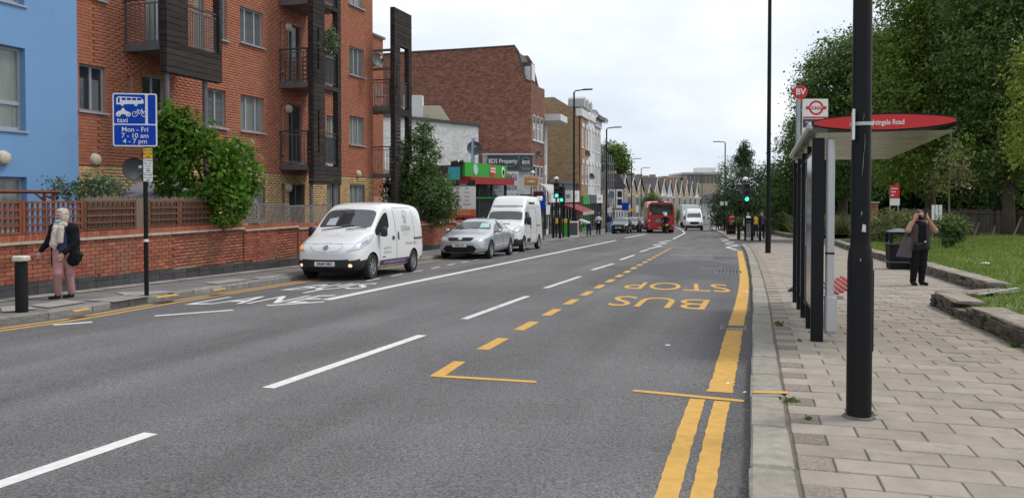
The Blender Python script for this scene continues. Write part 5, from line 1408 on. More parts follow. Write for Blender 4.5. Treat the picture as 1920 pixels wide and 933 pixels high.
v.text('bonnet_lettering', 'ELISSANA', .12, (1.63, 0), 'top', M_PALEINK); v.line('bonnet_mark', [(1.50, -.06), (1.47, 0), (1.50, .07), (1.53, 0), (1.50, -.06)], 'top', .004, M_PALEINK, .003)
v.plate('DN69 XRC', 0, .40, M_PLATEW)
v.patch('lower_grille', [(-.52, .26), (.52, .26), (.48, .33), (-.48, .33)], 'front', M_ARCH, .008)
for sg in (1, -1):
    f_ = v.patch('fog_lamp', [(sg*.62+math.cos(i*math.pi/5)*.045, .37+math.sin(i*math.pi/5)*.04) for i in range(10)], 'front', M_FOGLIT, .010)
    v.line('fog_ring', [(sg*.62+math.cos(i*math.pi/5)*.058, .37+math.sin(i*math.pi/5)*.05) for i in range(11)], 'front', .010, M_ARCH, .004, 2)
v.mirror(.98, .89, 1.14, M_TRIM, (.13, .17, .24))
MB().cyl((.35, .0, 1.87), (.20, .0, 2.06), .008, .004, 6).build('aerial', M_TRIM, v.root)
MB().tube([(1.29, -.55, 1.19), (1.22, -.1, 1.245), (1.16, .25, 1.29)], .011, 5).build('wiper', M_ARCH, v.root); MB().tube([(1.29, .1, 1.20), (1.24, .4, 1.235), (1.2, .62, 1.25)], .011, 5).build('wiper', M_ARCH, v.root)
# papers and the permit behind the screen sit on the glass
v.patch('dashboard_paper', [(-.05, 1.36), (.0, 1.50), (.22, 1.52), (.24, 1.37)] if False else [(-.52, 1.30), (-.50, 1.46), (-.27, 1.50), (-.26, 1.30)], 'front', mat('paper', (.42, .47, .52), .6), .004)
v.patch('seat_silhouette', [(-.22, 1.30), (-.20, 1.60), (.12, 1.60), (.08, 1.34)], 'front', mat('seat_dark', (.012, .013, .018), .3, var=.1), .003)
v.patch('sun_strip', [(-.52, 1.66), (-.50, 1.70), (-.06, 1.715), (-.08, 1.68)], 'front', mat('visor', (.30, .36, .35), .3), .004)
v.place(-3.86, 20.85, SDIR)

# --- silver hatchback
st = [(2.39, .34, .50, .62, None, 0), (2.33, .22, .74, .73, None, 0), (2.05, .20, .88, .83, None, 0), (1.55, .19, .915, .93, None, 0), (1.05, .19, .925, 1.00, None, 0),
      (.22, .19, .93, 1.42, .95, .60), (-.25, .19, .93, 1.485, .96, .63), (-.85, .19, .93, 1.46, .97, .62), (-1.35, .2, .925, 1.37, .98, .60), (-2.02, .24, .89, 1.10, .99, .66), (-2.30, .28, .84, 1.02, None, 0), (-2.39, .42, .72, .88, None, 0)]
car = Car('hatchback_car', 'silver grey hatchback parked behind the small white van', st, [(4,), (7, 8)], [(4, 5, 6), (7,)], [(1.42, .92), (-1.42, .92)], .325, M_PSILVER, low=lambda c: c.z < .225, inset=.035, cat='car')
v = car
v.patch('upper_grille', [(-.40, .655), (.40, .655), (.48, .75), (.42, .775), (-.42, .775), (-.48, .75)], 'front', M_ARCH, .008)
bd = v.patch('nose_badge', [(math.cos(i*math.pi/6)*.085, .725+math.sin(i*math.pi/6)*.034) for i in range(12)], 'front', M_CHROME, .02)
v.patch('lower_grille', [(-.50, .27), (.50, .27), (.62, .37), (.50, .50), (-.50, .50), (-.62, .37)], 'front', M_ARCH, .008)
for z in (.33, .39): v.line('grille_bar', [(-.5, z), (.5, z)], 'front', .008, M_TRIM, .012)
v.plate('PK58 LYY', 0, .50, M_PLATEW)
for sg, vw in ((1, 'left'), (-1, 'right')):
    v.patch('headlamp', [(sg*.50, .70), (sg*.60, .66), (sg*.84, .73), (sg*.885, .83), (sg*.80, .835), (sg*.62, .79)], 'front', M_LAMP, .008)
    v.patch('fog_lamp', [(sg*.62, .40), (sg*.80, .42), (sg*.84, .50), (sg*.68, .47)], 'front', M_LAMP, .008)
    v.line('door_seam', [(.92, .34), (1.00, .60), (.90, .96)], vw); v.line('door_seam', [(-.20, .32), (-.18, .95)], vw); v.line('door_seam', [(-1.02, .36), (-1.22, .66), (-1.2, .95)], vw); v.line('door_seam', [(-1.02, .34), (.92, .33)], vw, .005)
    v.line('window_pillar', [(-.19, .98), (-.20, 1.38)], vw, .028, M_TRIM, 0); v.line('side_strip', [(-1.0, .50), (.88, .47)], vw, .012, M_PSILVER, .006); v.line('shoulder_crease', [(-1.7, .87), (1.2, .84)], vw, .004, M_GREYINK)
    v.patch('door_handle', [(-.02, .84), (.16, .835), (.16, .87), (-.02, .875)], vw, M_CHROME, .02); v.patch('door_handle', [(-1.0, .86), (-.83, .855), (-.83, .89), (-1.0, .895)], vw, M_CHROME, .02)
    v.patch('rear_lamp', [(-2.10, .72), (-2.30, .74), (-2.28, .90), (-2.08, .88)], vw, M_REDL, .006)
v.mirror(.72, .93, 1.00, M_PSILVER, (.12, .17, .13))
v.patch('screen_permit', [(.28, 1.12), (.62, 1.12), (.55, 1.28), (.26, 1.28)], 'front', mat('green_paper', (.42, .66, .58), .5), .004)
v.patch('steering_shadow', [(-.60, 1.06), (-.30, 1.05), (-.40, 1.18), (-.52, 1.18)], 'front', mat('dash_dark', (.04, .025, .015), .4), .004)
MB().cyl((.05, 0, 1.45), (-.02, 0, 1.60), .008, .005, 6).build('aerial', M_TRIM, v.root)
MB().tube([(1.03, -.5, 1.03), (.93, 0, 1.09), (.90, .25, 1.11)], .01, 5).build('wiper', M_ARCH, v.root)
v.place(-1.28, 30.55, SDIR)

# --- high roof van
st = [(2.38, .34, .55, .80, None, 0), (2.30, .24, .80, .95, None, 0), (2.0, .22, .92, 1.10, None, 0), (1.62, .22, .94, 1.20, None, 0), (1.40, .22, .945, 1.28, None, 0),
      (.92, .22, .95, 1.90, 1.15, .80), (.72, .22, .95, 2.02, 1.15, .84), (.34, .22, .95, 2.46, 1.16, .80), (-.10, .22, .95, 2.50, 1.16, .84), (-1.2, .22, .95, 2.50, 1.16, .84), (-2.0, .24, .945, 2.50, 1.15, .84), (-2.32, .28, .94, 2.46, 1.15, .83), (-2.40, .34, .90, 2.36, 1.12, .80)]
tra = Car('high_roof_van', 'tall white high-roof van parked behind the silver hatchback', st, [(4,)], [(4,)], [(1.52, .94), (-1.55, .94)], .335, M_PWHITE, low=lambda c: (c.z < .56 and c.x > 1.75) or c.z < .26, inset=.05)
v = tra
for sg, vw in ((1, 'left'), (-1, 'right')):
    v.patch('headlamp', [(sg*.60, .90), (sg*.72, .84), (sg*.86, .90), (sg*.88, 1.05), (sg*.78, 1.12), (sg*.64, 1.04)], 'front', M_LAMP, .01)
    v.line('lamp_seal', [(sg*.60, .90), (sg*.72, .84), (sg*.86, .90), (sg*.88, 1.05), (sg*.78, 1.12), (sg*.64, 1.04), (sg*.60, .90)], 'front', .008, M_GREYINK, .01, 4)
    v.patch('cab_window', [(.34, 1.18), (1.18, 1.16), (1.10, 1.36), (.86, 1.72), (.36, 1.76)], vw, M_CGLASS, .005)
    v.line('door_seam', [(.26, .40), (.24, 1.2), (.28, 1.82)], vw, .008); v.line('door_seam', [(-.98, .42), (-1.0, 1.9)], vw, .008); v.line('door_seam', [(.26, 1.9), (-1.0, 1.92)], vw, .008); v.line('roof_joint', [(.8, 2.0), (-2.3, 2.02)], vw, .007, M_GREYINK); v.line('body_crease', [(1.0, .80), (-1.1, .82)], vw, .006, M_GREYINK)
    v.patch('door_handle', [(.30, 1.0), (.36, 1.0), (.36, 1.2), (.30, 1.2)], vw, M_TRIM, .02); v.patch('door_handle', [(.12, 1.0), (.18, 1.0), (.18, 1.2), (.12, 1.2)], vw, M_TRIM, .02)
    v.line('slide_rail', [(-1.0, 1.12), (-1.85, 1.12)], vw, .022, M_TRIM, .004); v.patch('side_moulding', [(.95, .40), (.30, .38), (.30, .56), (.95, .58)], vw, M_TRIM, .008)
v.patch('scuttle_band', [(-.82, 1.93), (.82, 1.93), (.84, 2.04), (-.84, 2.04)], 'front', M_GREYINK, .006)
v.patch('bonnet_slot', [(-.1, 1.20), (.3, 1.20), (.3, 1.23), (-.1, 1.23)], 'front', M_ARCH, .006)
v.plate('KX56 RNV', 0, .50, M_PLATEW)
v.mirror(1.16, .96, 1.34, M_TRIM, (.16, .2, .36))
MB().cyl((-.05, 1.0, 2.13), (.75, 1.0, 2.12), .055, .055, 10).build('awning_roll', M_TRIM, v.root, smooth=40)
MB().box((-2.36, .78, 2.4), (.12, .3, .22)).build('roof_fairing', M_PWHITE, v.root, bevel=.04)
v.place(.0, 36.5, SDIR)

# --- distant traffic
st = [(2.2, .34, .55, .70, None, 0), (2.12, .22, .78, .86, None, 0), (1.75, .2, .89, .98, None, 0), (1.15, .2, .90, 1.06, None, 0), (.35, .2, .91, 1.46, 1.0, .62), (-.3, .2, .91, 1.53, 1.01, .64), (-1.2, .2, .91, 1.48, 1.03, .62), (-1.85, .24, .88, 1.15, 1.03, .7), (-2.15, .3, .82, 1.02, None, 0)]
def far_car(label, paint, x, y, hd, plate='LB19 KTV'):
    v = Car('estate_car', label, st, [(3,), (6,)], [(3, 4, 5)], [(1.35, .9), (-1.3, .9)], .33, paint, low=lambda c: c.z < .24, inset=.04, cat='car', levels=2)
    v.patch('grille', [(-.45, .55), (.45, .55), (.5, .74), (-.5, .74)], 'front', M_ARCH, .008); v.plate(plate, 0, .55, M_PLATEW)
    v.patch('lower_grille', [(-.55, .30), (.55, .30), (.5, .42), (-.5, .42)], 'front', M_ARCH, .008)
    for sg in (1, -1): v.patch('headlamp', [(sg*.52, .74), (sg*.80, .78), (sg*.84, .87), (sg*.56, .80)], 'front', M_LAMP, .008)
    v.mirror(.85, .91, 1.05, paint, (.1, .16, .13)); v.place(x, y, hd); return v
far_car('black estate car parked facing the camera beyond the shops', M_PBLACK, 10.15, 74.5, SDIR)
c2 = far_car('dark blue car with pale roof parked behind the black car', M_PNAVY, 12.0, 80.5, SDIR, 'YD66 ZHN')
far_car('dark car almost hidden between the bus and the parked cars', M_PBLACK, 15.4, 97, SDIR, 'LR14 OXW')
# bus
bus = thing('red_bus', 'red single-deck bus driving away in the left lane', 'bus', (0, 0, 0))
def bsec(k): return [(-1.25*k, .32), (-1.27*k, 1.2), (-1.25*k, 2.35), (-1.15*k, 2.78), (-.9*k, 2.93), (.9*k, 2.93), (1.15*k, 2.78), (1.25*k, 2.35), (1.27*k, 1.2), (1.25*k, .32)]
mb = MB(); secs = [(-10, 1), (-.12, 1), (0, .975)]; m_ = len(bsec(1))
for x, k in secs: mb.V += [Vector((p[0], -x, p[1]-(0 if k == 1 else (.0 if p[1] < .5 else .02)))) for p in bsec(k)]
for i in range(2):
    for j in range(m_): mb.F.append((i*m_+j, i*m_+(j+1) % m_, (i+1)*m_+(j+1) % m_, (i+1)*m_+j))
mb.F += [tuple(range(m_)), tuple(range(3*m_-1, 2*m_-1, -1))]; mb.A = [0]*len(mb.F)
mb.V = [Vector((v.x, -(-v.y) , v.z)) for v in mb.V]
mb.build('body', M_PRED, bus, smooth=25)         # local: rear face at y=0, bus runs along +y
def rear(name, poly, m, d=.012, par=None): return MB().prism(poly, 0, d, frame((0, -.001, 0), (1, 0, 0), (0, 0, 1))).build(name, m, par or bus)
rw = rear('rear_window', [(-1.05, 1.72), (1.05, 1.72), (1.10, 1.9), (1.08, 2.62), (.95, 2.72), (-.95, 2.72), (-1.08, 2.62), (-1.10, 1.9)], M_CGLASS)
MB().text('253', .26, frame((.36, -.016, 1.88), (1, 0, 0), (0, 0, 1)), .004, bold=.006).build('route_number', mat('led_white', (.55, .75, .72), .5, emit=.4), rw)
rear('engine_cover', [(-.72, .98), (.30, .98), (.34, 1.32), (-.72, 1.32)], mat('vent_grey', (.17, .13, .13), .6, var=.3, scale=8), .01)
for r_, nm, m_ in ((.26, 'advert_ring', mat('grey_print', (.42, .40, .41), .6)), (.10, 'advert_centre', M_TRIM)):
    MB().lathe([(.001, 0), (r_, 0), (r_, .006 if r_ > .2 else .012), (.001, .006 if r_ > .2 else .012)], 20, frame((-.22, -.012, 1.15), (1, 0, 0), (0, 0, 1)) @ Matrix.Diagonal((1, .55, 1, 1))).build(nm, m_, bus)
rear('notice_sticker', [(-1.10, 1.74), (-.92, 1.74), (-.92, 1.96), (-1.10, 1.96)], M_PLATEY, .02)
rear('number_plate', [(-.28, .42), (.28, .42), (.28, .55), (-.28, .55)], M_PLATEY, .02)
rear('rear_bumper', [(-1.2, .30), (1.2, .30), (1.2, .36), (-1.2, .36)], M_TRIM, .03)
for sx in (-1, 1):
    for z, m in ((1.18, M_AMBER if sx < 0 else M_REDL), (.98, M_REDL), (.70, M_LAMP)):
        MB().cyl((sx*1.10, 0, z), (sx*1.10, -.02, z), .07 if z > 1 else .055, None, 12).build('tail_lamp', m, bus)
    for y in (2.6, 8.0):
        w_ = MB().cyl((sx*1.02, y, .48), (sx*1.24, y, .48), .48, .48, 24).build('wheel', M_TYRE, bus, smooth=40); MB().cyl((sx*1.235, y, .48), (sx*1.26, y, .48), .28, .28, 16).build('rim', M_RIM, w_)
    mb = MB(); mb.bb(sx*1.255-.012, sx*1.255+.012, .5, 9.5, 1.45, 2.35); mb.build('side_window', M_CGLASS, bus)
    MB().bb(sx*.55-.42 if False else sx*.62-.42, sx*.62+.42, .0, .9, .0, .5).build('rear_tyre_pair', M_TYRE, bus) if False else None
    MB().cyl((sx*.72, .9, .48), (sx*1.2, .9, .48), .48, .48, 20).build('rear_tyre', M_TYRE, bus, smooth=40)
MB().bb(-.3, .3, .2, .8, 2.93, 3.0).build('roof_pod', M_TRIM, bus, bevel=.02)
bx = W(1239.5, 437, 75.5); a_ = math.atan2(-.27, 1)
place(bus, (bx.x, 75.5, gz(75.5)), -R(7))
FRAME[bus.name] = bus.matrix_local
# oncoming white van
st = [(2.75, .36, .60, .92, None, 0), (2.68, .26, .86, 1.08, None, 0), (2.35, .24, .97, 1.22, None, 0), (1.90, .24, .98, 1.34, None, 0), (1.10, .24, .985, 2.10, 1.28, .80), (.75, .24, .985, 2.42, 1.28, .84), (.2, .24, .985, 2.50, 1.28, .86), (-1.5, .24, .985, 2.50, 1.28, .86), (-2.6, .3, .98, 2.46, 1.26, .85), (-2.75, .36, .92, 2.36, 1.24, .82)]
tr = Car('panel_van', 'white panel van driving towards the camera past the bus', st, [(3,)], [(3,)], [(1.75, .96), (-1.6, .96)], .345, M_PWHITE, low=lambda c: (c.z < .58 and c.x > 2.1) or c.z < .28, inset=.05)
tr.patch('grille', [(-.42, .72), (.42, .72), (.50, .90), (.44, .97), (-.44, .97), (-.50, .90)], 'front', M_ARCH, .01); tr.plate('FH67 VBN', 0, .58, M_PLATEW)
for sg in (1, -1): tr.patch('headlamp', [(sg*.62, .92), (sg*.82, .96), (sg*.90, 1.16), (sg*.78, 1.10)], 'front', M_LAMP, .01)
tr.mirror(1.7, 1.0, 1.45, M_TRIM, (.15, .18, .32)); bx = W(1303, 432, 92); tr.place(bx.x, 92.6, Vector((-.20, -1)).normalized())
# box lorry behind it
lor = thing('box_lorry', 'pale box lorry partly hidden behind the oncoming white van', 'lorry', (0, 0, 0))
MB().bb(-1.15, 1.15, 0, 4.6, .75, 3.2).build('cargo_box', M_PWHITE, lor, bevel=.04)
MB().prism([(-1.6, .45), (0, .45), (0, 2.3), (-.5, 2.35), (-1.1, 2.1), (-1.6, 1.35)], -1.05, 1.05, frame((0, 0, 0), (0, 1, 0), (0, 0, 1))).build('cab', mat('pale_blue_paint', (.5, .56, .6), .3, coat=.5), lor)
MB().prism([(-1.545, 1.4), (-1.09, 2.03), (-1.11, 2.06), (-1.565, 1.43)], -.95, .95, frame((0, 0, 0), (0, 1, 0), (0, 0, 1))).build('windscreen', M_CGLASS, lor)
for sx in (-1, 1):
    for y in (-.7, 3.4): MB().cyl((sx*.85, y, .42), (sx*1.1, y, .42), .42, .42, 18).build('wheel', M_TYRE, lor)
bx = W(1294, 425, 112); place(lor, (bx.x, 112, gz(112)), -R(8))
# ------------------------------------------------------------------ street furniture
M_POLE = mat('black_pole_paint', (.008, .0085, .010), .5, spec=.22, var=.2, scale=6, dirt=((.05, .05, .055), 14, .72))
M_POLEGREY = mat('galvanised_grey', (.36, .38, .40), .45, metal=.3, var=.12)
M_TFLRED = mat('sign_red', (.58, .022, .022), .45, var=.03)
M_SIGNW = mat('sign_white', (.80, .80, .79), .5, var=.02)
M_SIGNBLUE = mat('sign_blue', (.004, .055, .42), .55, var=.03, spec=.15)
M_DKBLUE = mat('sign_navy', (.045, .055, .085), .5, var=.03)
M_ALU = mat('brushed_aluminium', (.50, .51, .52), .4, metal=.4, var=.06)
M_SHBLK = mat('shelter_black', (.007, .008, .011), .4, var=.1, spec=.25)
M_CLEAR = mat('shelter_glass', (.60, .66, .66), .05, var=0, alpha=.22, spec=.8)
M_YBOX = mat('yellow_box', (.72, .42, .03), .5, var=.05)
M_GREENL = mat('green_signal', (.05, 1.0, .45), .4, var=0, emit=1.6)
def lamp_post(label, base, h, r, arm, hb=1.25, group='street lamp posts', seam=True):
    t = thing('street_lamp', label, 'lamp post', base, group=group); b = Vector(base)
    MB().lathe([(r*1.02, -.05), (r, 0), (r, hb-.12), (r*.93, hb-.05), (r*.80, hb), (r*.79, hb+.05)], 20, Matrix.Identity(4)).build('base_column', M_POLE, t, smooth=35)
    MB().cyl((0, 0, hb+.03), (0, 0, h), r*.78, r*.62, 16).build('shaft', M_POLE, t, smooth=35)
    if seam: MB().bb(r*.6, r*1.05, -.035, .035, hb*.38, hb*.86).build('inspection_door', M_POLE, t, bevel=.01)
    d = Vector((arm[0], arm[1], 0)).normalized(); L = .75
    MB().tube([(0, 0, h-.05), d*.1+Vector((0, 0, h+.08)), d*L+Vector((0, 0, h+.14))], r*.45, 8).build('arm', M_POLE, t)
    MB().prism([(-.09, -.05), (.1, -.16), (.62, -.11), (.66, 0), (.62, .11), (.1, .16), (-.09, .05)], 0, .09, frame(d*(L-.05)+Vector((0, 0, h+.10)), d, d.cross(Vector((0, 0, 1)))*-1)).build('lantern', M_STEELD, t)
    return t
def gpt(px, py, h=.11): return G(px, py, h)
RDIR = Vector((-.96, .28)); LDIR = Vector((.96, -.28))
nl = lamp_post('thick black lamp post standing in front of the bus shelter roof', gpt(1610, 781), 9.5, .083, RDIR, 1.2)
b = FRAME[nl.name].translation
MB().lathe([(.084, -.03), (.112, .002), (.105, .01), (.084, .016)], 11).build('mortar_collar', mat('mortar_collar', (.13, .12, .10), .95, var=.3, scale=20), nl)
# wear on the near post
M_SCR = mat('scratch_grey', (.30, .31, .33), .6, var=.2)
def post_mark(px0, py0, px1, py1, w, nm, m=M_SCR):
    p, q = W(px0, py0, b.y-.075), W(px1, py1, b.y-.075); MB().tube([p, p.lerp(q, .5)+Vector((.004, 0, 0)), q], [w*.4, w, w*.3], 4).build(nm, m, nl, world=True)
post_mark(1622, 250, 1620, 290, .0016, 'scratch'); post_mark(1619, 285, 1616, 330, .0016, 'scratch'); post_mark(1620, 212, 1618, 226, .0014, 'scratch'); post_mark(1615, 396, 1615, 404, .004, 'paint_chip'); post_mark(1613, 484, 1613, 490, .005, 'paint_chip')
def post_tag(px, py, w, h, rz, nm, m):
    c = W(px, py, b.y-.062); MB().box((0, 0, 0), (w, .006, h), M=Matrix.Translation(c) @ Matrix.Rotation(rz, 4, 'Z') @ Matrix.Rotation(.15, 4, 'Y')).build(nm, m, nl, world=True)
post_tag(1622, 428, .05, .05, .45, 'torn_sticker', mat('torn_paper', (.6, .6, .58), .8, var=.25, scale=30)); 
sg_ = thing('parking_sign', 'white sign seen edge-on, strapped to the near lamp post', 'sign', W(1600, 235, b.y))
c = W(1600, 235, b.y-.02); MB().box(c, (.014, .20, .205), R(-21)).build('plate', M_SIGNW, sg_, world=True)
MB().box(c+Vector((-.0075, 0, 0)), (.003, .19, .19), R(-21)).build('plate_face', mat('plate_back', (.62, .62, .6), .5), sg_, world=True)
zc = W(1600, 233, b.y).z
MB().lathe([(.073, -.012), (.0765, -.012), (.0765, .012), (.073, .012)], 20, Matrix.Translation((b.x, b.y, zc)), closed=True).build('strap', M_ALU, sg_, world=True)
lamp_post('tall black lamp post beyond the bus stop at the end of pavement', gpt(1440, 474), 11.5, .105, RDIR, 1.35)
def lamp_at(label, px, ytop, y, arm, r=.10):
    base = Vector((W(px, 400, y).x, y, gz(y)+.11)); h = W(px, ytop, y).z-base.z-.1; return lamp_post(label, base, h, r, arm, 1.4, seam=False)
lamp_at('black lamp post beside the traffic lights on the left, tallest of the far ones', 1076, 170, 58, LDIR)
lamp_at('black lamp post in front of the scaffolding', 1137, 240, 72, LDIR)
lamp_at('distant lamp post above the parked cars, left of the bus', 1184, 298, 113, LDIR)
lamp_at('farthest lamp post just left of the bus roof', 1202, 315, 126, LDIR)
lamp_at('distant lamp post in front of the dark evergreens on the right', 1359, 266, 91, RDIR)
lamp_at('slim far lamp post before the flat-roofed block', 1316, 325, 150, RDIR, .09)

# ---- bus shelter, its back to the kerb
sh0 = G(1531, 639, .11); SD2 = Vector((.30, 1)).normalized(); su = Vector((SD2.x, SD2.y, -SLOPE*SD2.y)).normalized(); sn = Vector((SD2.y, -SD2.x, 0))
sh = thing('bus_shelter', 'black framed bus shelter with red fascia and glass panels', 'bus shelter', sh0)
SM = Matrix.Translation(sh0) @ Matrix((su, sn, Vector((0, 0, 1)))).transposed().to_4x4()     # x along the kerb, y towards pavement, z up
SL = 4.35; RH = 2.29
for i, (x, w, d) in enumerate(((0, .11, .13), (1.1, .07, .10), (2.2, .07, .10), (3.25, .07, .10), (4.25, .09, .12))):
    MB().bb(x-w/2, x+w/2, -d/2, d/2, -.02, RH-.02, SM).build('post', M_SHBLK, sh, world=True, bevel=.01)
MB().bb(-.045, .045, .085, .175, -.02+.1, RH-.02, SM).build('aluminium_column', M_ALU, sh, world=True, bevel=.02)
MB().bb(-.06, .08, .08, .21, .10, .52, SM).build('service_box', M_ALU, sh, world=True, bevel=.025)
MB().bb(-.05, .05, .0841, .1768, .98, 1.0, SM).build('column_joint', M_SHBLK, sh, world=True)
MB().bb(.08, 1.05, -.045, .045, .30, 2.16, SM).build('poster_case', M_SHBLK, sh, world=True, bevel=.015)
MB().bb(.14, .99, -.052, -.046, .36, 2.10, SM).build('poster_face', mat('poster_dark', (.035, .05, .06), .15, var=.5, scale=2), sh, world=True)
for (x0, x1) in ((1.15, 2.15), (2.25, 3.2), (3.3, 4.2)):
    MB().bb(x0, x1, -.006, .006, .28, 2.12, SM).build('glass_panel', M_CLEAR, sh, world=True)
    for z in (.25, 2.14): MB().bb(x0, x1, -.02, .02, z-.02, z+.02, SM).build('glazing_bar', M_SHBLK, sh, world=True)
MB().bb(1.3, 1.85, -.012, -.007, 1.0, 1.9, SM).build('timetable_sheet', mat('timetable', (.45, .5, .52), .4, var=.3, scale=20), sh, world=True)
# roof: curved lens section, lifted toward the pavement
def roof_sec(x):
    P = []
    for k in range(13):
        t = k/12; y = -.22+t*1.92; P.append((y, RH+.055+.115*math.sin(math.pi*t)**.55*.62))
    return P
top = [(-.08+1.44*t, .10+.075*math.sin(math.pi*t)**.7) for t in [i/14 for i in range(15)]]
botm = [(-.08+1.44*t, .06-.085*math.sin(math.pi*t)**.7) for t in [i/14 for i in range(14, -1, -1)]]
sec = [(y, RH+.05+z) for y, z in top+botm]
RX = Matrix(((0, 0, 1, 0), (1, 0, 0, 0), (0, 1, 0, 0), (0, 0, 0, 1)))
MB().prism(sec, -.02, .03, SM @ Matrix.Translation((-.14, 0, 0)) @ RX).build('end_frame', M_SHBLK, sh, world=True)
sec2 = [(.64+(y-.64)*.972, RH+.125+(z-RH-.125)*.80) for y, z in sec]
MB().prism(sec2, -.012, 0, SM @ Matrix.Translation((-.161, 0, 0)) @ RX).build('red_fascia', M_TFLRED, sh, world=True)
MB().prism(sec, 0, .05, SM @ Matrix.Translation((SL-.03, 0, 0)) @ RX).build('far_frame', M_SHBLK, sh, world=True)
M_ROOFP = mat('roof_panel', (.34, .36, .22), .25, var=.35, scale=1.6, alpha=.92, dirt=((.17, .17, .11), 1.4, .5), stretch=(.5, 2.5, 1))
vs = []; fs = []
for i, x in enumerate((-.10, SL-.04)):
    for (y, z) in top: vs.append((x, y, RH+.05+z-.03))
n_ = len(top); fs = [(j, j+1, n_+j+1, n_+j) for j in range(n_-1)]
MB().add([Vector(v) for v in vs], fs, SM).build('roof_skin', M_ROOFP, sh, world=True, smooth=True)
MB().add([Vector((v[0], v[1], RH+.03)) for v in vs], fs, SM).build('ceiling_sheet', M_ROOFP, sh, world=True)
MB().bb(-.15, SL+.02, -.125, -.055, RH+.06, RH+.14, SM).build('gutter_rail', M_ALU, sh, world=True, bevel=.02)
MB().bb(-.12, SL, 1.335, 1.375, RH+.07, RH+.13, SM).build('front_rail', M_SHBLK, sh, world=True)
for x in (1.0, 2.15, 3.25): MB().bb(x-.02, x+.02, -.05, 1.32, RH+.032, RH+.06, SM).build('roof_rib', M_ALU, sh, world=True)
Mt = SM @ Matrix.Translation((-.175, .74, RH+.12)) @ Matrix(((0, 0, -1, 0), (1, 0, 0, 0), (0, 1, 0, 0), (0, 0, 0, 1)))
MB().text('Nightingale Road', .078, Mt @ Matrix.Translation((-.09, 0, 0)), .003, sx=.73, bold=.001).build('fascia_lettering', M_SIGNW, sh, world=True)
st_ = MB()
for k in range(5):
    MB().bb(1.15, 2.9, .30+k*.055, .345+k*.055, .425+k*.024, .445+k*.024, SM).build('seat_slat', M_TFLRED, sh, world=True)
MB().bb(1.2, 1.26, .05, .4, .36, .40, SM).build('seat_bracket', M_ALU, sh, world=True); MB().bb(2.7, 2.76, .05, .4, .36, .40, SM).build('seat_bracket', M_ALU, sh, world=True)

# ---- bus stop flag
bs0 = G(1494, 546, .11); bs = thing('bus_stop', 'bus stop post with red roundel flag and round BV disc', 'bus stop', bs0)
yb = bs0.y
def zat(py): return W(1494, py, yb).z-bs0.z
MB().cyl((0, 0, 0), (0, 0, zat(186)), .042, .042, 14).build('post', M_POLEGREY, bs, smooth=35)
MB().cyl((0, 0, 0), (0, 0, zat(310)), .052, .052, 14).build('black_sleeve', M_SHBLK, bs, smooth=35)
MB().lathe([(.17, 0), (.16, .02), (.07, .10), (.05, .11)], 16).build('foot', M_SHBLK, bs, smooth=35)
dz_ = zat(173); MB().cyl((.03, -.03, dz_), (.03, .01, dz_), .130, .130, 28).build('letter_disc', M_TFLRED, bs, smooth=35)
MB().bb(.0, .06, -.028, .012, dz_-.19, dz_-.12).build('disc_bracket', M_TFLRED, bs)
MB().text('BV', .155, frame((.03, -.034, dz_), (1, 0, 0), (0, 0, 1)), .004, bold=.004).build('disc_lettering', M_SIGNW, bs)
x0, x1 = (W(1504, 200, yb).x-bs0.x), (W(1552, 200, yb).x-bs0.x); zt, zb = zat(186), zat(256); zm = zat(222)
MB().bb(x0, x1, -.02, .02, zb-.1, zt).build('flag', M_SIGNW, bs, bevel=.004)
xc = (x0+x1)/2+.015; zc2 = (zt+zm)/2+.015
MB().lathe([(.098, -.004), (.138, -.004), (.138, 0), (.098, 0)], 32, frame((xc, -.0205, zc2), (1, 0, 0), (0, 0, 1)), closed=True).build('roundel_ring', M_TFLRED, bs)
MB().bb(xc-.19, xc+.19, -.027, -.0206, zc2-.028, zc2+.028).build('roundel_bar', M_TFLRED, bs); MB().text('BUS STOP', .052, frame((xc, -.0275, zc2), (1, 0, 0), (0, 0, 1)), .002, bold=.0012).build('roundel_lettering', M_SIGNW, bs)
MB().bb(x0+.01, x1-.01, -.024, -.0205, zm+.0, zm+.03).build('red_band', M_TFLRED, bs); MB().bb(x0+.01, x1-.01, -.024, -.0205, zm-.17, zm-.015).build('name_panel', M_DKBLUE, bs)
MB().text('Nightingale Road', .058, frame((x0+.06, -.0245, zm-.075), (1, 0, 0), (0, 0, 1)), .002, 'LEFT').build('name_lettering', M_SIGNW, bs)
for z in (zt-.06, zb): MB().bb(-.04, x0, -.012, .012, z-.012, z+.012).build('flag_arm', M_POLEGREY, bs)

# ---- bus lane sign on the left
p0 = G(275, 554, .115); ls = thing('bus_lane_sign', 'blue and white bus lane hours sign on a slim black post', 'road sign', p0, R(8))
y_ = p0.y
def sz(py): return W(275, py, y_).z-p0.z
k_ = y_/FPX
MB().cyl((0, 0, -.05), (0, 0, sz(182)), .038, .038, 14).build('post', M_POLE, ls, smooth=35)
sx0, sx1 = (220-275)*k_, (298-275)*k_; zt, zb = sz(176), sz(275)
def rr_poly(x0, x1, z0, z1, r=.035):
    P = []
    for cx_, cz, a0 in ((x1-r, z1-r, 0), (x0+r, z1-r, 90), (x0+r, z0+r, 180), (x1-r, z0+r, 270)):
        for a in range(0, 91, 30): P.append((cx_+r*math.cos(R(a0+a)), cz+r*math.sin(R(a0+a))))
    return P
FS = frame((0, -.045, 0), (1, 0, 0), (0, 0, 1))
def face(name, poly, m, d0, d1, par=ls): return MB().prism(poly, d0, d1, FS).build(name, m, par)
face('sign_plate', rr_poly(sx0, sx1, zb, zt), M_SIGNW, -.008, .004)
zmid = zt-(zt-zb)*.585; w = sx1-sx0; xl = sx0+w*.765
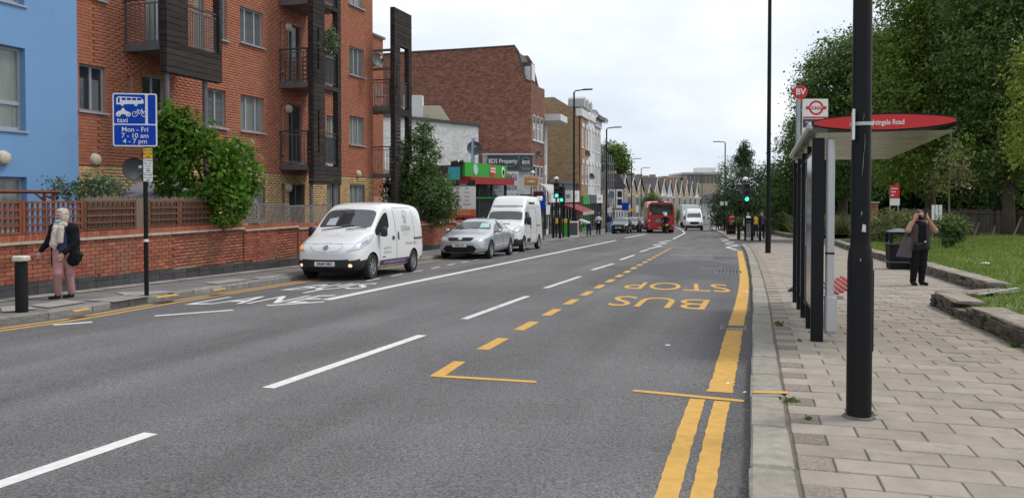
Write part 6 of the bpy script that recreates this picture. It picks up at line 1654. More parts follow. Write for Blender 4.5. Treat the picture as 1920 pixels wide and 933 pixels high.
face('lane_panel', rr_poly(sx0+.022, xl-.022, zmid+.01, zt-.022, .02), M_SIGNBLUE, .004, .006); face('strip_panel', rr_poly(xl+.022, sx1-.022, zmid+.01, zt-.022, .02), M_SIGNBLUE, .004, .006); face('hours_panel', rr_poly(sx0+.022, sx1-.022, zb+.022, zmid-.012, .02), M_SIGNBLUE, .004, .006)
bx0, bx1 = sx0+w*.085, sx0+w*.70; bz0, bz1 = zt-(zt-zb)*.215, zt-(zt-zb)*.065; bw = bx1-bx0; bh_ = bz1-bz0
bp_ = face('bus_symbol', [(bx0, bz0), (bx1, bz0+.02), (bx1, bz1-.06), (bx1-.05, bz1-.01), (bx0+.03, bz1), (bx0, bz1-.03)], M_SIGNW, .006, .0075)
for i in range(4): face('bus_window', [(bx0+bw*(.2+.19*i), bz0+bh_*.55), (bx0+bw*(.35+.19*i), bz0+bh_*.55), (bx0+bw*(.35+.19*i), bz0+bh_*.85), (bx0+bw*(.2+.19*i), bz0+bh_*.85)], M_SIGNBLUE, .0076, .009, bp_)
face('bus_door', [(bx0+bw*.06, bz0+bh_*.25), (bx0+bw*.13, bz0+bh_*.25), (bx0+bw*.13, bz0+bh_*.85), (bx0+bw*.06, bz0+bh_*.85)], M_SIGNBLUE, .0076, .009, bp_)
def ring(name, x, z, r0, r1, m, par=ls): return MB().lathe([(r0, .006), (r1, .006), (r1, .0085), (r0, .0085)], 18, FS @ Matrix.Translation((x, z, 0)), closed=True).build(name, m, par)
for f in (.22, .72): ring('bus_wheel', bx0+bw*f, bz0+.005, .008, .028, M_SIGNW, bp_)
mz = zt-(zt-zb)*.375
mc = face('motorcycle_symbol', [(bx0+.02, mz-.02), (bx0+.20, mz-.02), (bx0+.21, mz+.02), (bx0+.155, mz+.04), (bx0+.11, mz+.10), (bx0+.075, mz+.045), (bx0+.02, mz+.03)], M_SIGNW, .006, .0075)
for x in (bx0+.035, bx0+.195): ring('cycle_wheel', x, mz-.02, .016, .042, M_SIGNW, mc)
bc = MB(); cx0 = sx0+w*.50
for x in (0, .155): bc.lathe([(.038, .006), (.048, .006), (.048, .0085), (.038, .0085)], 18, FS @ Matrix.Translation((cx0+x, mz-.015, 0)), closed=True)
for a, b2 in (((0, -.015), (.05, .05)), ((.05, .05), (.12, .045)), ((.12, .045), (.155, -.015)), ((.05, .05), (.075, -.015)), ((.075, -.015), (.12, .045)), ((.045, .07), (.05, .05)), ((.11, .075), (.125, .045))):
    bc.tube([FS @ Vector((cx0+a[0], mz+a[1], .007)), FS @ Vector((cx0+b2[0], mz+b2[1], .007))], .006, 4)
bc.build('bicycle_symbol', M_SIGNW, ls)['kind'] = 'stuff'
def stext(body, size, x, z, m=M_SIGNW, d=.0065, par=ls, nm='lettering', align='CENTER', bold=.0008): MB().text(body, size, FS @ Matrix.Translation((x, z, d)), .003, align, bold=bold).build(nm, m, par)
stext('taxi', .125, sx0+w*.095, zt-(zt-zb)*.51, align='LEFT'); xm = (sx0+sx1)/2
for tx, f in (('Mon - Fri', .685), ('7 - 10 am', .80), ('4 - 7 pm', .905)): stext(tx, .118, xm, zt-(zt-zb)*f)
px0, px1 = (273-275)*k_+.0, (289-275)*k_
for (a, b2, m, lines) in ((278, 297, M_YBOX, ('Mon - Sat', '7am - 7pm')), (298, 324, M_SIGNW, ('No loading', 'Mon - Sat', '7-10am', '4-7pm')), (324.5, 340, M_SIGNW, ('No loading', 'at any time'))):
    z1, z0 = sz(a), sz(b2); pl_ = face('time_plate', rr_poly(px0, px1, z0, z1, .008), m, -.006, .004); n = len(lines)+1
    for i, tx in enumerate(lines): stext(tx, (z1-z0)/n*.62, (px0+px1)/2, z1-(i+.6)*(z1-z0)/n, M_INK, .004, pl_, bold=.0004)
    za = z0+(z1-z0)*.14; MB().prism([(-.03, -.006), (.01, -.006), (.01, -.016), (.035, 0), (.01, .016), (.01, .006), (-.03, .006)], .004, .006, FS @ Matrix.Translation(((px0+px1)/2, za, 0))).build('arrow', M_INK, pl_)
MB().cyl((0, 0, sz(453)), (0, 0, sz(448)), .0395, .0395, 14).build('white_band', M_SIGNW, ls)
# bollard and its neighbours
bo = G(41, 583, .115); t = thing('bollard', 'black iron bollard with a cream cap by the left edge', 'bollard', bo)
MB().lathe([(.085, -.03), (.085, .70), (.078, .72), (.078, .735)], 20).build('shaft', mat('bollard_black', (.012, .012, .013), .7, var=.3, scale=9, bump=.2, spec=.2), t, smooth=35)
MB().lathe([(.078, .735), (.115, .75), (.118, .80), (.105, .815), (.02, .82)], 20).build('cap', mat('cap_cream', (.60, .56, .47), .7, var=.2, scale=14), t, smooth=35)
p0 = Vector((W(772, 420, 33.0).x, 33.0, gz(33)+.11)); t = thing('sign_post', 'slim black post with a small white plate before the second bush', 'road sign', p0)
MB().cyl((0, 0, 0), (0, 0, W(772, 306, 33).z-p0.z), .04, .04, 10).build('post', M_POLE, t); zz = W(772, 318, 33).z-p0.z; MB().bb(-.07, .07, -.05, -.04, zz-.22, zz+.22).build('plate', M_SIGNW, t)

# ---- litter bin on the verge
b0 = G(1684, 504, .11); t = thing('litter_bin', 'black litter bin with grey lid behind the woman in black', 'litter bin', b0, -R(12))
M_BIN = mat('bin_black', (.010, .0105, .012), .7, var=.15, spec=.2)
k2 = .29
def sqr(w0, w1, z0, z1): return [(-w0, -w0, z0), (w0, -w0, z0), (w0, w0, z0), (-w0, w0, z0), (-w1, -w1, z1), (w1, -w1, z1), (w1, w1, z1), (-w1, w1, z1)]
BF = [(0, 3, 2, 1), (4, 5, 6, 7), (0, 1, 5, 4), (1, 2, 6, 5), (2, 3, 7, 6), (3, 0, 4, 7)]
MB().add(sqr(.245, .275, 0, .70), BF).build('body', M_BIN, t, bevel=.02)
for sx in (-1, 1):
    for sy in (-1, 1): MB().bb(sx*.24-.04, sx*.24+.04, sy*.24-.04, sy*.24+.04, .70, .97).build('hood_post', M_BIN, t, bevel=.01)
MB().bb(-.275, .275, -.275, .275, .94, 1.0).build('hood', M_BIN, t, bevel=.015)
MB().add(sqr(.285, .06, 1.0, 1.09), BF).build('lid', mat('bin_lid_grey', (.11, .115, .12), .6, var=.1), t, bevel=.01)
for z in (.68, .19): MB().bb(-.281, .281, -.281, .281, z, z+.022).build('band', M_STEEL, t)
MB().bb(-.2, .2, -.2, .2, .66, .705).build('liner', M_ARCH, t)

# ---- traffic lights
def signal(label, base, ztop_px, px, n=1, box=True, bell=True, yaw=0.0):
    t = thing('traffic_light', label, 'traffic light', base, yaw); y = base[1]; zt = W(px, ztop_px, y).z-base[2]
    MB().cyl((0, 0, 0), (0, 0, zt+.15), .057, .057, 12).build('pole', M_POLE, t, smooth=35)
    for i in range(n):
        x = .0 if i == 0 else .52
        z1 = zt; z0 = zt-1.12
        hd = MB().bb(x-.19, x+.19, -.30, -.06, z0, z1).build('signal_head', M_TRIM, t, bevel=.04)
        for k in range(3):
            zc = z1-.19-k*.37; on = k == 2
            MB().cyl((x, -.305, zc), (x, -.312, zc), .115, .115, 18).build('lens', M_GREENL if on else M_ARCH, hd)
            MB().tube([(x+.13*math.cos(a), -.36, zc+.13*math.sin(a)) for a in [R(q) for q in range(-10, 200, 21)]], .022, 5).build('hood', M_TRIM, hd)
    if box: MB().bb(-.06, .11, -.2, -.06, .95, 1.32).build('push_button_box', M_YBOX, t, bevel=.02)
    if bell: MB().lathe([(.02, zt+.15), (.16, zt+.18), (.17, zt+.26), (.05, zt+.36)], 14).build('detector', M_SIGNW, t, smooth=40)
    return t
l0 = G(1043, 445, .11); signal('twin-headed traffic light showing green on the left pavement', l0, 341, 1043, 1)
l1 = G(1056, 445, .11); signal('second green traffic light just right of the twin head', l1, 349, 1056, 1, box=False, bell=False, yaw=R(-25))
r0 = G(1397, 451.5, .11); signal('green traffic light at the far corner of the side road', r0, 343, 1397, 1, box=False)
for (px, py, lab) in ((1410, 451.5, 'black post with yellow push-button box beside the far green light'), (1425, 452, 'plain black post right of the yellow push-button box')):
    q = G(px, py, .11); t = thing('crossing_post', lab, 'post', q); MB().cyl((0, 0, 0), (0, 0, 1.42), .075, .075, 12).build('shaft', M_POLE, t, smooth=35); MB().lathe([(.075, 1.42), (.06, 1.46), (.01, 1.48)], 12).build('cap', M_POLE, t)
    if px == 1410: MB().bb(.10, .32, -.1, .1, .98, 1.38).build('push_button_box', M_YBOX, t, bevel=.02); MB().bb(.06, .12, -.03, .03, 1.1, 1.25).build('bracket', M_POLE, t)
for (px, py, h, lab) in ((1385, 449, 1.1, 'stout black bollard left of the far traffic light'),):
    q = G(px, py, .11); t = thing('bollard', lab, 'bollard', q); MB().lathe([(.11, 0), (.10, .1), (.10, h-.12), (.12, h-.1), (.12, h-.05), (.09, h)], 14).build('shaft', M_POLE, t, smooth=35)
def guard_rail(p, q, label, h=1.0):
    t = thing('guard_railing', label, 'railing', p); p, q = Vector(p), Vector(q)
    for z in (h, .15): MB().tube([p+Vector((0, 0, z)), q+Vector((0, 0, z))], .022, 6).build('rail', M_STEELD, t, world=True)
    n = max(3, int((q-p).length/.13))
    for i in range(n+1): c = p.lerp(q, i/n); MB().cyl(c+Vector((0, 0, .15 if 0 < i < n else 0)), c+Vector((0, 0, h)), .009 if 0 < i < n else .025, None, 5).build('bar' if 0 < i < n else 'post', M_STEELD, t, world=True)
guard_rail(G(1398, 450, .11), G(1409, 449, .11), 'short grey railing between far traffic light and push-button post'); guard_rail(G(1412, 450.5, .11), G(1424, 450.5, .11), 'short grey railing right of the push-button post')
q = G(1372, 433, .11); t = thing('pillar_box', 'red cylindrical pillar box on the far pavement', 'post box', q)
MB().lathe([(.25, 0), (.25, .10), (.225, .12), (.225, 1.28), (.25, 1.30), (.27, 1.34), (.26, 1.42), (.15, 1.50), (.02, 1.52)], 22).build('body', M_TFLRED, t, smooth=35); MB().bb(-.12, .12, -.235, -.215, 1.12, 1.16).build('slot', M_ARCH, t); MB().lathe([(.262, 0), (.262, .09), (.25, .1)], 22).build('plinth', M_POLE, t); MB().bb(-.1, .1, -.232, -.218, .8, 1.02).build('notice', M_SIGNW, t)
q = G(1370.5, 439, .11); t = thing('litter_bin', 'black litter bin in front of the red pillar box', 'litter bin', q); MB().bb(-.33, .33, -.28, .28, 0, .78).build('body', M_BIN, t, bevel=.03); MB().bb(-.35, .35, -.3, .3, .93, 1.0).build('hood', M_BIN, t, bevel=.02); MB().bb(-.34, .34, -.29, .29, .33, .36).build('band', M_STEEL, t)
for sx in (-1, 1): MB().bb(sx*.29-.04, sx*.29+.04, -.27, .27, .78, .93).build('hood_post', M_BIN, t)
q = G(1357.5, 436, .11); t = thing('sign_post', 'black post carrying two small white signs by the pillar box', 'road sign', q); MB().cyl((0, 0, 0), (0, 0, 2.9), .05, .05, 10).build('post', M_POLE, t)
for x, w in ((-.22, .32), (.16, .20)): MB().bb(x-w/2, x+w/2, -.07, -.055, 2.45, 2.8).build('plate', M_SIGNW, t)
# park notice, brick pier and information plate on the verge
q = W(1676, 440, 40); q.z = turf_h(q.x, 40); t = thing('park_notice', 'red park notice board with a white lower panel among the shrubs', 'sign', q)
k3 = 40/FPX; zt, zb, zc = W(1676, 347, 40).z-q.z, W(1676, 372, 40).z-q.z, W(1676, 385, 40).z-q.z
for sx in (-.2, .2): MB().cyl((sx, 0, 0), (sx, 0, zt-.02), .03, .03, 8).build('leg', M_POLEGREY, t)
MB().bb(-.23, .23, -.07, -.04, zb, zt).build('board', M_TFLRED, t); MB().bb(-.24, .24, -.075, -.045, zc, zb-.005).build('lower_panel', M_SIGNW, t)
for i in range(3): MB().bb(-.19, .12-.08*i, -.074, -.0705, zt-.2-.16*i, zt-.15-.16*i).build('notice_line', M_SIGNW, t)
q = W(1632, 440, 41); q.z = turf_h(q.x, 41); t = thing('brick_pier', 'red brick gate pier half hidden by the near lamp post', 'pillar', q); zt = W(1632, 378, 41).z-q.z
n_ = int(zt/.075)
for j in range(n_):
    for i in range(2):
        x = -.17+.225*i if j % 2 else (-.17 if i == 0 else -.055); ww = .215 if (j % 2 or i) else .105
        MB().bb(x, min(x+ww, .28), -.23, .2, j*.075, j*.075+.067).build('brick', M_BRICKG, t)
MB().bb(-.165, .275, -.222, .19, 0, n_*.075).build('pier_core', M_MORTG, t)
MB().bb(-.22, .33, -.28, .25, n_*.075, n_*.075+.07).build('cap', M_STONE, t)
q = W(1756, 440, 39); q.z = turf_h(q.x, 39); t = thing('notice_plate', 'small white striped notice plate on posts by the fence', 'sign', q); z1, z0 = W(1756, 384, 39).z-q.z, W(1756, 412, 39).z-q.z
for x in (-.20, -.02, .16): MB().bb(x-.07, x+.07, -.05, -.03, z0, z1).build('plate', M_SIGNW, t)
for x in (-.2, .16): MB().cyl((x, 0, 0), (x, 0, z1), .025, .025, 6).build('leg', M_POLEGREY, t)
# litter and the loose strip on the grass
c0, c1 = W(1832, 556, 12.3), W(1908, 543, 12.9); c0.z = turf_h(c0.x, c0.y)+.05; c1.z = turf_h(c1.x, c1.y)+.12
t = thing('loose_strip', 'flat grey metal strip lying on the grass at the right', 'strip', c0); d = (c1-c0); MB().bb(0, d.length, -.03, .03, -.006, .006, frame(c0, d, (-d.y, d.x, 0))).build('strip', M_ALU, t, world=True)
for i, (px, py, h, lab, s) in enumerate(((1848, 492, .5, 'crumpled pale plastic bottle lying on the grass', .09), (295, 526, .115, 'scrap of white paper at the foot of the garden wall', .08), (1252, 647, 0, 'white scrap of litter in the middle of the bus stop bay', .025), (1397, 735, 0, 'tiny white scrap by the right kerb', .02), (1365, 718, 0, 'tiny scrap beside the clearway line', .018), (1400, 547, 0, 'small white scrap against the right kerb', .04))):
    q = G(px, py, h) if h != .5 else W(1848, 492, 20); 
    if h == .5: q.z = turf_h(q.x, q.y)+.04
    t = thing('litter', lab, 'litter', q); mb = MB(); rr = random.Random(i)
    mb.lathe([(s*.4, 0), (s*.9, s*.12), (s*.5, s*.4), (s*.1, s*.45)], 7, Matrix.Rotation(rr.random()*3, 4, 'Z') @ Matrix.Diagonal((1.6, .8, 1, 1))); mb.build('scrap', M_SIGNW, t)
# weeds in the joints
ML_WEED = leaf_mat('weed_leaf', (.13, .19, .03))
for i, (px, py, h, s, lab) in enumerate(((1462, 610, .11, .10, 'weed tuft in the kerb joint by the bus shelter foot'), (1482, 752, .11, .09, 'weed tuft behind the kerb near the yellow tick'), (1632, 777, .11, .07, 'small weed at the foot of the near lamp post'), (1500, 640, .11, .06, 'small weed beside the shelter post'), (1905, 650, .11, .10, 'weed at the foot of the near stone edging'), (1790, 598, .11, .08, 'grass tuft at the end of the near stone edging'), (161, 543, .115, .09, 'weed growing at the foot of the garden wall'), (1515, 785, .11, .05, 'tiny yellow weed between slabs'))):
    s *= .6; q = G(px, py, h); t = thing('weed', lab, 'weed', q); crown(t, 'leaves', [(tuple(q+Vector((0, 0, s*.25))), (s, s*.8, s*.4))], 14, 7, s*.3, s*.5, ML_WEED, 60+i, inner=.1, droop=-.4)
# ------------------------------------------------------------------ shops and houses further along the street
BU = Vector((.26, 1, 0)).normalized(); BN = Vector((BU.y, -BU.x, 0))
def bl(y): return Vector((.26*y-13.7, y, 0))
ang_s = math.atan2(BU.y, BU.x); ang_g = math.atan2(BN.y, BN.x)
MB_RS = brick_tex('brown_brick_street', (.30, .115, .07), (.13, .052, .04), (.20, .12, .085), rot=ang_s)
MB_RG = brick_tex('brown_brick_gable', (.33, .135, .082), (.125, .052, .04), (.20, .115, .085), rot=ang_g)
MB_YG = brick_tex('stock_brick_gable', (.40, .27, .145), (.29, .185, .10), (.27, .20, .13), rot=ang_g)
MB_YS = brick_tex('stock_brick_street', (.42, .30, .16), (.34, .22, .12), (.27, .20, .13), rot=ang_s)
M_WREND = mat('white_render', (.70, .70, .69), .85, var=.07, scale=.8, dirt=((.48, .47, .44), .7, .62))
M_WBRK = brick_tex('white_painted_brick', (.72, .72, .71), (.66, .66, .65), (.55, .55, .54), rot=math.atan2(4.9, 3.82))
M_GREND = mat('grey_render', (.46, .46, .45), .85, var=.1, scale=.8)
M_UPVC = mat('white_upvc', (.74, .74, .74), .45, var=.04)
M_SLATE = mat('roof_slate', (.075, .072, .075), .8, var=.25, scale=3, rnd=.2)
M_SHOPD = mat('shopfront_dark', (.035, .037, .042), .5, var=.2)
def lettering(parent, body, size, o, x, y, m, nm='lettering', d=.01, sx=1.0, bold=0.0): return MB().text(body, size, frame(o, x, y), d, sx=sx, bold=bold).build(nm, m, parent, world=True)
def uwin(parent, M, u0, u1, z0, z1, fm=None, g=None, cols=1, nm='window', proud=True):
    """sash window set on a distant wall: frame, panes, sill"""
    fm = fm or M_UPVC; mb = MB(); fw = .07
    mb.bb(u0, u0+fw, -.02, .05, z0, z1, M); mb.bb(u1-fw, u1, -.02, .05, z0, z1, M); mb.bb(u0+fw, u1-fw, -.02, .05, z1-fw, z1, M); mb.bb(u0+fw, u1-fw, -.02, .05, z0, z0+fw, M); mb.bb(u0+fw, u1-fw, -.015, .05, (z0+z1)/2-.03, (z0+z1)/2+.03, M)
    for c in range(1, cols): x = u0+(u1-u0)*c/cols; mb.bb(x-.025, x+.025, -.016, .05, z0+fw, z1-fw, M)
    r = mb.build(nm, fm, parent, world=True)
    for (a, b) in ((z0+fw, (z0+z1)/2-.03), ((z0+z1)/2+.03, z1-fw)): MB().bb(u0+fw, u1-fw, -.004, .03, a, b, M).build('pane', g or M_GLASS, r, world=True)
    MB().bb(u0-.06, u1+.06, -.07, .03, z0-.09, z0-.001, M).build('sill', fm, r, world=True)
    return r
# -- big brown brick house with mansard
Y0, Y1 = 58.0, 62.45; o = bl(Y0); HL = (bl(Y1)-o).length; g0 = gz(60)
h2 = thing('mansard_house', 'tall brown brick end house with mansard roof and blank gable', 'building', o+Vector((0, 0, g0)))
HM = frame(o, BU, -BN)
prof = [(0, g0-.3), (13, g0-.3), (13, 12.15), (10, 12.35), (1.28, 12.4), (.95, 11.9), (.45, 9.95), (.0, 9.75)]
GX = HM @ Matrix(((0, 0, 1, 0), (1, 0, 0, 0), (0, 1, 0, 0), (0, 0, 0, 1)))          # prism profile in (inward, up), extruded along street
MB().prism(prof, 0, .35, GX).build('gable_wall', MB_RG, h2, world=True)
MB().prism(prof, HL-.3, HL, GX).build('far_gable_wall', MB_RG, h2, world=True)
MB().bb(.35, HL-.3, .0, 12.9, g0-.3, 9.7, HM).build('street_wall', MB_RS, h2, world=True)
MB().prism([(.1, 9.7), (12.9, 9.7), (12.9, 12.0), (1.35, 12.2), (.55, 9.9)], .36, HL-.31, GX).build('roof', M_SLATE, h2, world=True)
for (a, b) in (((-.02, 9.74), (.47, 9.95)), ((.42, 9.95), (.93, 11.9)), ((.9, 11.88), (1.27, 12.4)), ((1.2, 12.38), (13, 12.2))):
    pa, pb = GX @ Vector((a[0], a[1], -.03)), GX @ Vector((b[0], b[1], -.03)); MB().tube([pa, pb], .06, 4).build('coping', M_SLATE, h2, world=True)
r = MB().bb(.9, 2.1, .22, 1.1, 9.9, 11.3, HM).build('dormer', M_SLATE, h2, world=True)
MB().bb(.98, 2.02, .17, .215, 10.0, 11.2, HM).build('dormer_window', M_UPVC, h2, world=True)
MB().bb(.885, .899, .25, .7, 9.95, 11.0, HM).build('dormer_cheek', M_UPVC, h2, world=True)
for z0, z1 in ((5.6, 7.45), (1.9, 3.75)):
    for k in range(3): uwin(h2, HM, .55+k*1.28, 1.45+k*1.28, z0, z1)
for k in range(3): MB().bb(.5+k*1.28, 1.5+k*1.28, -.012, -.001, 7.5, 7.75, HM).build('brick_lintel', M_BRICKG, h2, world=True)
# -- ground floor shop of the brown house
def shopfront(parent, M, x0, x1, zg, zf0, zf1, fascia, body=None, ink=None, glass=None, frm=None, size=.35, proj=.25):
    frm = frm or M_SHOPD
    MB().bb(x0, x1, -proj, -.02, zf0, zf1, M).build('fascia', fascia, parent, world=True)
    MB().bb(x0+.05, x1-.05, -.06, -.012, zg+.5, zf0-.02, M).build('shop_window', glass or M_GLASS, parent, world=True)
    MB().bb(x0+.05, x1-.05, -.10, -.012, zg-.1, zg+.48, M).build('stall_riser', frm, parent, world=True)
    n = max(2, int((x1-x0)/1.3))
    for i in range(n+1): x = x0+.06+(x1-x0-.12)*i/n; MB().bb(x-.05, x+.05, -.14, -.065, zg-.1, zf0-.01, M).build('mullion', frm, parent, world=True)
    if body:
        c = M @ Vector(((x0+x1)/2, -proj-.008, (zf0+zf1)/2)); xx = (M.to_3x3() @ Vector((1, 0, 0))); lettering(parent, body, size, c, xx, (0, 0, 1), ink)
shopfront(h2, HM, .05, HL-.05, gz(60), .75, 1.45, M_WREND, 'SUPERMARKET', M_SIGNBLUE, size=.45)
cp = MB(); 
for i in range(7):
    a0, a1 = R(i*90/7), R((i+1)*90/7); cp.add([HM @ Vector((x, -.3-1.0*math.cos(a)+.0, 1.55+.85*math.sin(a))) for a in (a0, a1) for x in (.1, HL)], [(0, 1, 3, 2)])
cp.build('curved_canopy', mat('cream_canopy', (.52, .50, .45), .7, var=.15, scale=2, dirt=((.30, .28, .25), 1.2, .58)), h2, world=True, smooth=True)
# -- white slice with flat canopy roof
Y1, Y2 = 62.5, 65.0; o = bl(Y1)-BN*.35; M3 = frame(o, BU, -BN); L3 = (bl(Y2)-bl(Y1)).length; g0 = gz(63)
h3 = thing('white_house', 'narrow white rendered house with flat overhanging roof', 'building', o+Vector((0, 0, g0)))
MB().bb(.02, L3, 0, 11, g0-.3, 7.35, M3).build('wall', M_WREND, h3, world=True)
MB().bb(.02, L3+.3, -1.6, 11, 7.36, 7.85, M3).build('roof', M_UPVC, h3, world=True)
for z in (4.2, 1.3): uwin(h3, M3, .5, 2.1, z, z+1.9, M_GREND)
shopfront(h3, M3, .05, L3-.05, g0, .0, .75, M_SIGNW, None, None, frm=M_UPVC)
# -- single-storey shops
Y2, Y3 = 65.05, 78.5; o = bl(Y2)-BN*.3; M4 = frame(o, BU, -BN); L4 = (bl(Y3)-bl(Y2)).length; g0 = gz(71)
h4 = thing('low_shops', 'single-storey shop row with grey signs beside the stock brick gable', 'building', o+Vector((0, 0, g0)))
MB().bb(.02, L4, 0, 7, g0-.6, 2.6, M4).build('wall', M_SHOPD, h4, world=True); MB().bb(.02, L4, -.1, 7.1, 2.6, 2.8, M4).build('roof_edge', M_STEELD, h4, world=True)
shopfront(h4, M4, .1, 5.4, gz(68), .95, 2.0, M_SIGNW, 'CAFE 24', M_SIGNBLUE, size=.5); shopfront(h4, M4, 5.5, 9.6, gz(72), .9, 2.0, M_GREND, 'BARBERS', M_DKBLUE, size=.5); shopfront(h4, M4, 9.7, L4-.1, gz(76), .9, 2.0, M_SIGNW, 'CITY', M_GREND, size=.6)
p = M4 @ Vector((0, 0, 0)); aw = MB(); x0, x1 = 5.2, 11.5
aw.add([M4 @ Vector(q) for q in ((x0, -.3, .75), (x1, -.3, .75), (x1, -2.0, .1), (x0, -2.0, .1), (x1, -2.0, -.12), (x0, -2.0, -.12))], [(0, 1, 2, 3), (3, 2, 4, 5)]); aw.add([M4 @ Vector(q) for q in ((x0, -.3, .75), (x0, -2, .1), (x0, -2, -.12), (x0, -.3, .5))], [(0, 1, 2, 3)])
aw_t = thing('shop_awning', 'maroon shop awning behind the left traffic lights', 'awning', M4 @ Vector((8, -1, 0))); aw.build('canopy', mat('maroon_canvas', (.22, .03, .04), .8, var=.1), aw_t, world=True); MB().bb(x0, x1, -2.04, -1.99, -.2, .1, M4).build('valance', M_GREND, aw_t, world=True)
# -- stock brick houses
Y3 = 78.6; o = bl(Y3); M5 = frame(o, BU, -BN); g0 = gz(84)
GX5 = M5 @ Matrix(((0, 0, 1, 0), (1, 0, 0, 0), (0, 1, 0, 0), (0, 0, 0, 1)))
def sh_house(label, u0, u1, wall, ztop, parap, windows, name='stock_brick_house'):
    t = thing(name, label, 'building', M5 @ Vector(((u0+u1)/2, 0, g0)))
    MB().bb(u0+.01, u1-.01, 0, 11, g0-.3, ztop, M5).build('wall', wall, t, world=True)
    MB().bb(u0, u1, -.14, .35, ztop, ztop+parap, M5).build('parapet', M_WREND, t, world=True)
    n = windows; w = (u1-u0)/n
    for z0, z1 in ((6.3, 8.3), (2.7, 4.7)):
        for k in range(n):
            c = u0+w*(k+.5); uwin(t, M5, c-.42, c+.42, z0, z1); MB().bb(c-.55, c+.55, -.1, -.005, z1+.02, z1+.42, M5).build('window_head', M_UPVC, t, world=True)
    return t
h5 = sh_house('stock brick house with blank side wall and red brick corner', .0, 4.5, MB_YS, 9.3, .75, 2)
prof = [(.0, g0-.3), (11.5, g0-.3), (11.5, 11.1), (2.6, 11.2), (1.0, 10.2), (.15, 9.9)]
MB().prism(prof, -.32, -.005, GX5).build('gable_wall', MB_YG, h5, world=True); MB().prism([(0, 9.6), (11, 9.6), (11, 10.9), (2.7, 11.0), (1.1, 10.0)], .0, 13.6, GX5).build('roof', M_SLATE, h5, world=True)
MB().bb(-.325, .45, -.02, -.002, g0, 9.3, M5).build('quoin_strip', mat('red_quoin', (.33, .09, .05), .85, var=.2), h5, world=True)
MB().bb(-.36, .7, -.16, .4, 9.31, 10.05, M5).build('corner_parapet', M_WREND, h5, world=True)
h6 = sh_house('white painted house in the stock brick row', 4.55, 9.0, M_WREND, 9.4, .55, 2, 'white_terrace_house'); h7 = sh_house('pale grey end house with dark cornice in the stock brick row', 9.05, 13.6, M_GREND, 9.1, .8, 2, 'grey_terrace_house')
MB().bb(9.05, 13.75, -.5, .4, 9.9, 10.35, M5).build('cornice', M_SHOPD, h7, world=True)
for u in (1.3, 3.2, 5.6): MB().prism([(u-.55, 10.3), (u+.55, 10.3), (u+.55, 11.1), (u, 11.35), (u-.55, 11.1)], -.2, 1.4, M5 @ Matrix.Translation((0, 0, 0)) @ Matrix(((1, 0, 0, 0), (0, 0, 1, 0), (0, 1, 0, 0), (0, 0, 0, 1)))).build('dormer', M_GREND, h5 if u < 4.5 else h6, world=True)
shopfront(h5, M5, .1, 4.4, gz(80), .65, 1.5, mat('shop_green', (.03, .28, .05), .6), None, None, frm=mat('shop_green_frame', (.06, .30, .06), .6)); shopfront(h6, M5, 4.65, 8.9, gz(84), .7, 1.6, M_SHOPD, None, None); shopfront(h7, M5, 9.15, 13.5, gz(89), .7, 1.6, M_SIGNW, 'PROPERTY', M_GREND, size=.55)
for (px, py, y, r, m, lab) in ((1114, 214, 82, .45, M_SATWHITE, 'large white satellite dish on the stock brick house roof'), (1134, 227, 92, .38, M_SATWHITE, 'white satellite dish at the end of the stock brick row'), (1101, 289, 79.2, .34, M_SATGREY, 'dark satellite dish high on the stock brick front'), (1109, 331, 83, .34, M_SATGREY, 'dark satellite dish low on the white painted front'), (1010, 291, 57.5, .27, M_SATGREY, 'dark satellite dish on the front of the brown brick house')):
    p = W(px, py, y); dish('satellite_dish', lab, p, (.55, -.8, .25) if m != M_SATWHITE else (.25, -.9, .3), r, m)
# -- white painted garage building and signs in front of it
wa, wb = Vector((-6.0, 47.1, 0)), Vector((-2.18, 52, 0)); wd = (wb-wa).normalized(); wn = Vector((wd.y, -wd.x, 0)); M6 = frame(wa-wd*6, wd, -wn); L6 = (wb-wa).length+6; g0 = gz(50)
h8 = thing('garage_building', 'white painted brick garage building behind the bush and signs', 'building', wa+Vector((0, 0, g0)))
MB().bb(0, L6, 0, 5, g0-.2, 6.0, M6).build('wall', M_WBRK, h8, world=True); MB().bb(-.1, L6+.12, -.12, 5.1, 6.0, 6.16, M6).build('roof_edge', M_STEELD, h8, world=True)
c = W(775, 195, 50); MB().bb(-.6, .6, -.4, .4, -1.2, .5, Matrix.Translation(c)).build('chimney', M_WREND, h8, world=True); c = W(800, 215, 50.5); MB().prism([(-1.6, -.6), (1.6, -.6), (.9, .5), (-1.2, .5)], 0, .6, Matrix.Translation(c) @ Matrix.Rotation(math.pi/2, 4, 'X')).build('cream_rooflight', M_CREAM, h8, world=True)
MB().box(W(889, 272, 47.6), (.42, .25, .85)).build('alarm_box', M_UPVC, h8, world=True)
dish('satellite_dish', 'grey satellite dish on the white painted garage wall', W(889, 279, 46.6), (.1, -.9, .25), .42, M_SATGREY)
p = W(885, 340, 44); t = thing('feather_flag', 'narrow pale blue feather flag above the green shop sign', 'flag', (p.x, 44, gz(44)+.1)); zt = W(885, 258, 44).z-gz(44)-.1; zb = W(885, 346, 44).z-gz(44)-.1
MB().cyl((.12, 0, 0), (.12, 0, zt), .025, .02, 8).build('pole', M_STEELD, t); MB().prism([(-.11, zb), (.09, zb), (.10, zt-.02), (.04, zt), (-.02, zt-.25)], 0, .02, frame((0, -.03, 0), (1, 0, 0), (0, 0, 1))).build('banner', mat('flag_blue', (.28, .45, .66), .7, var=.2, scale=4), t)
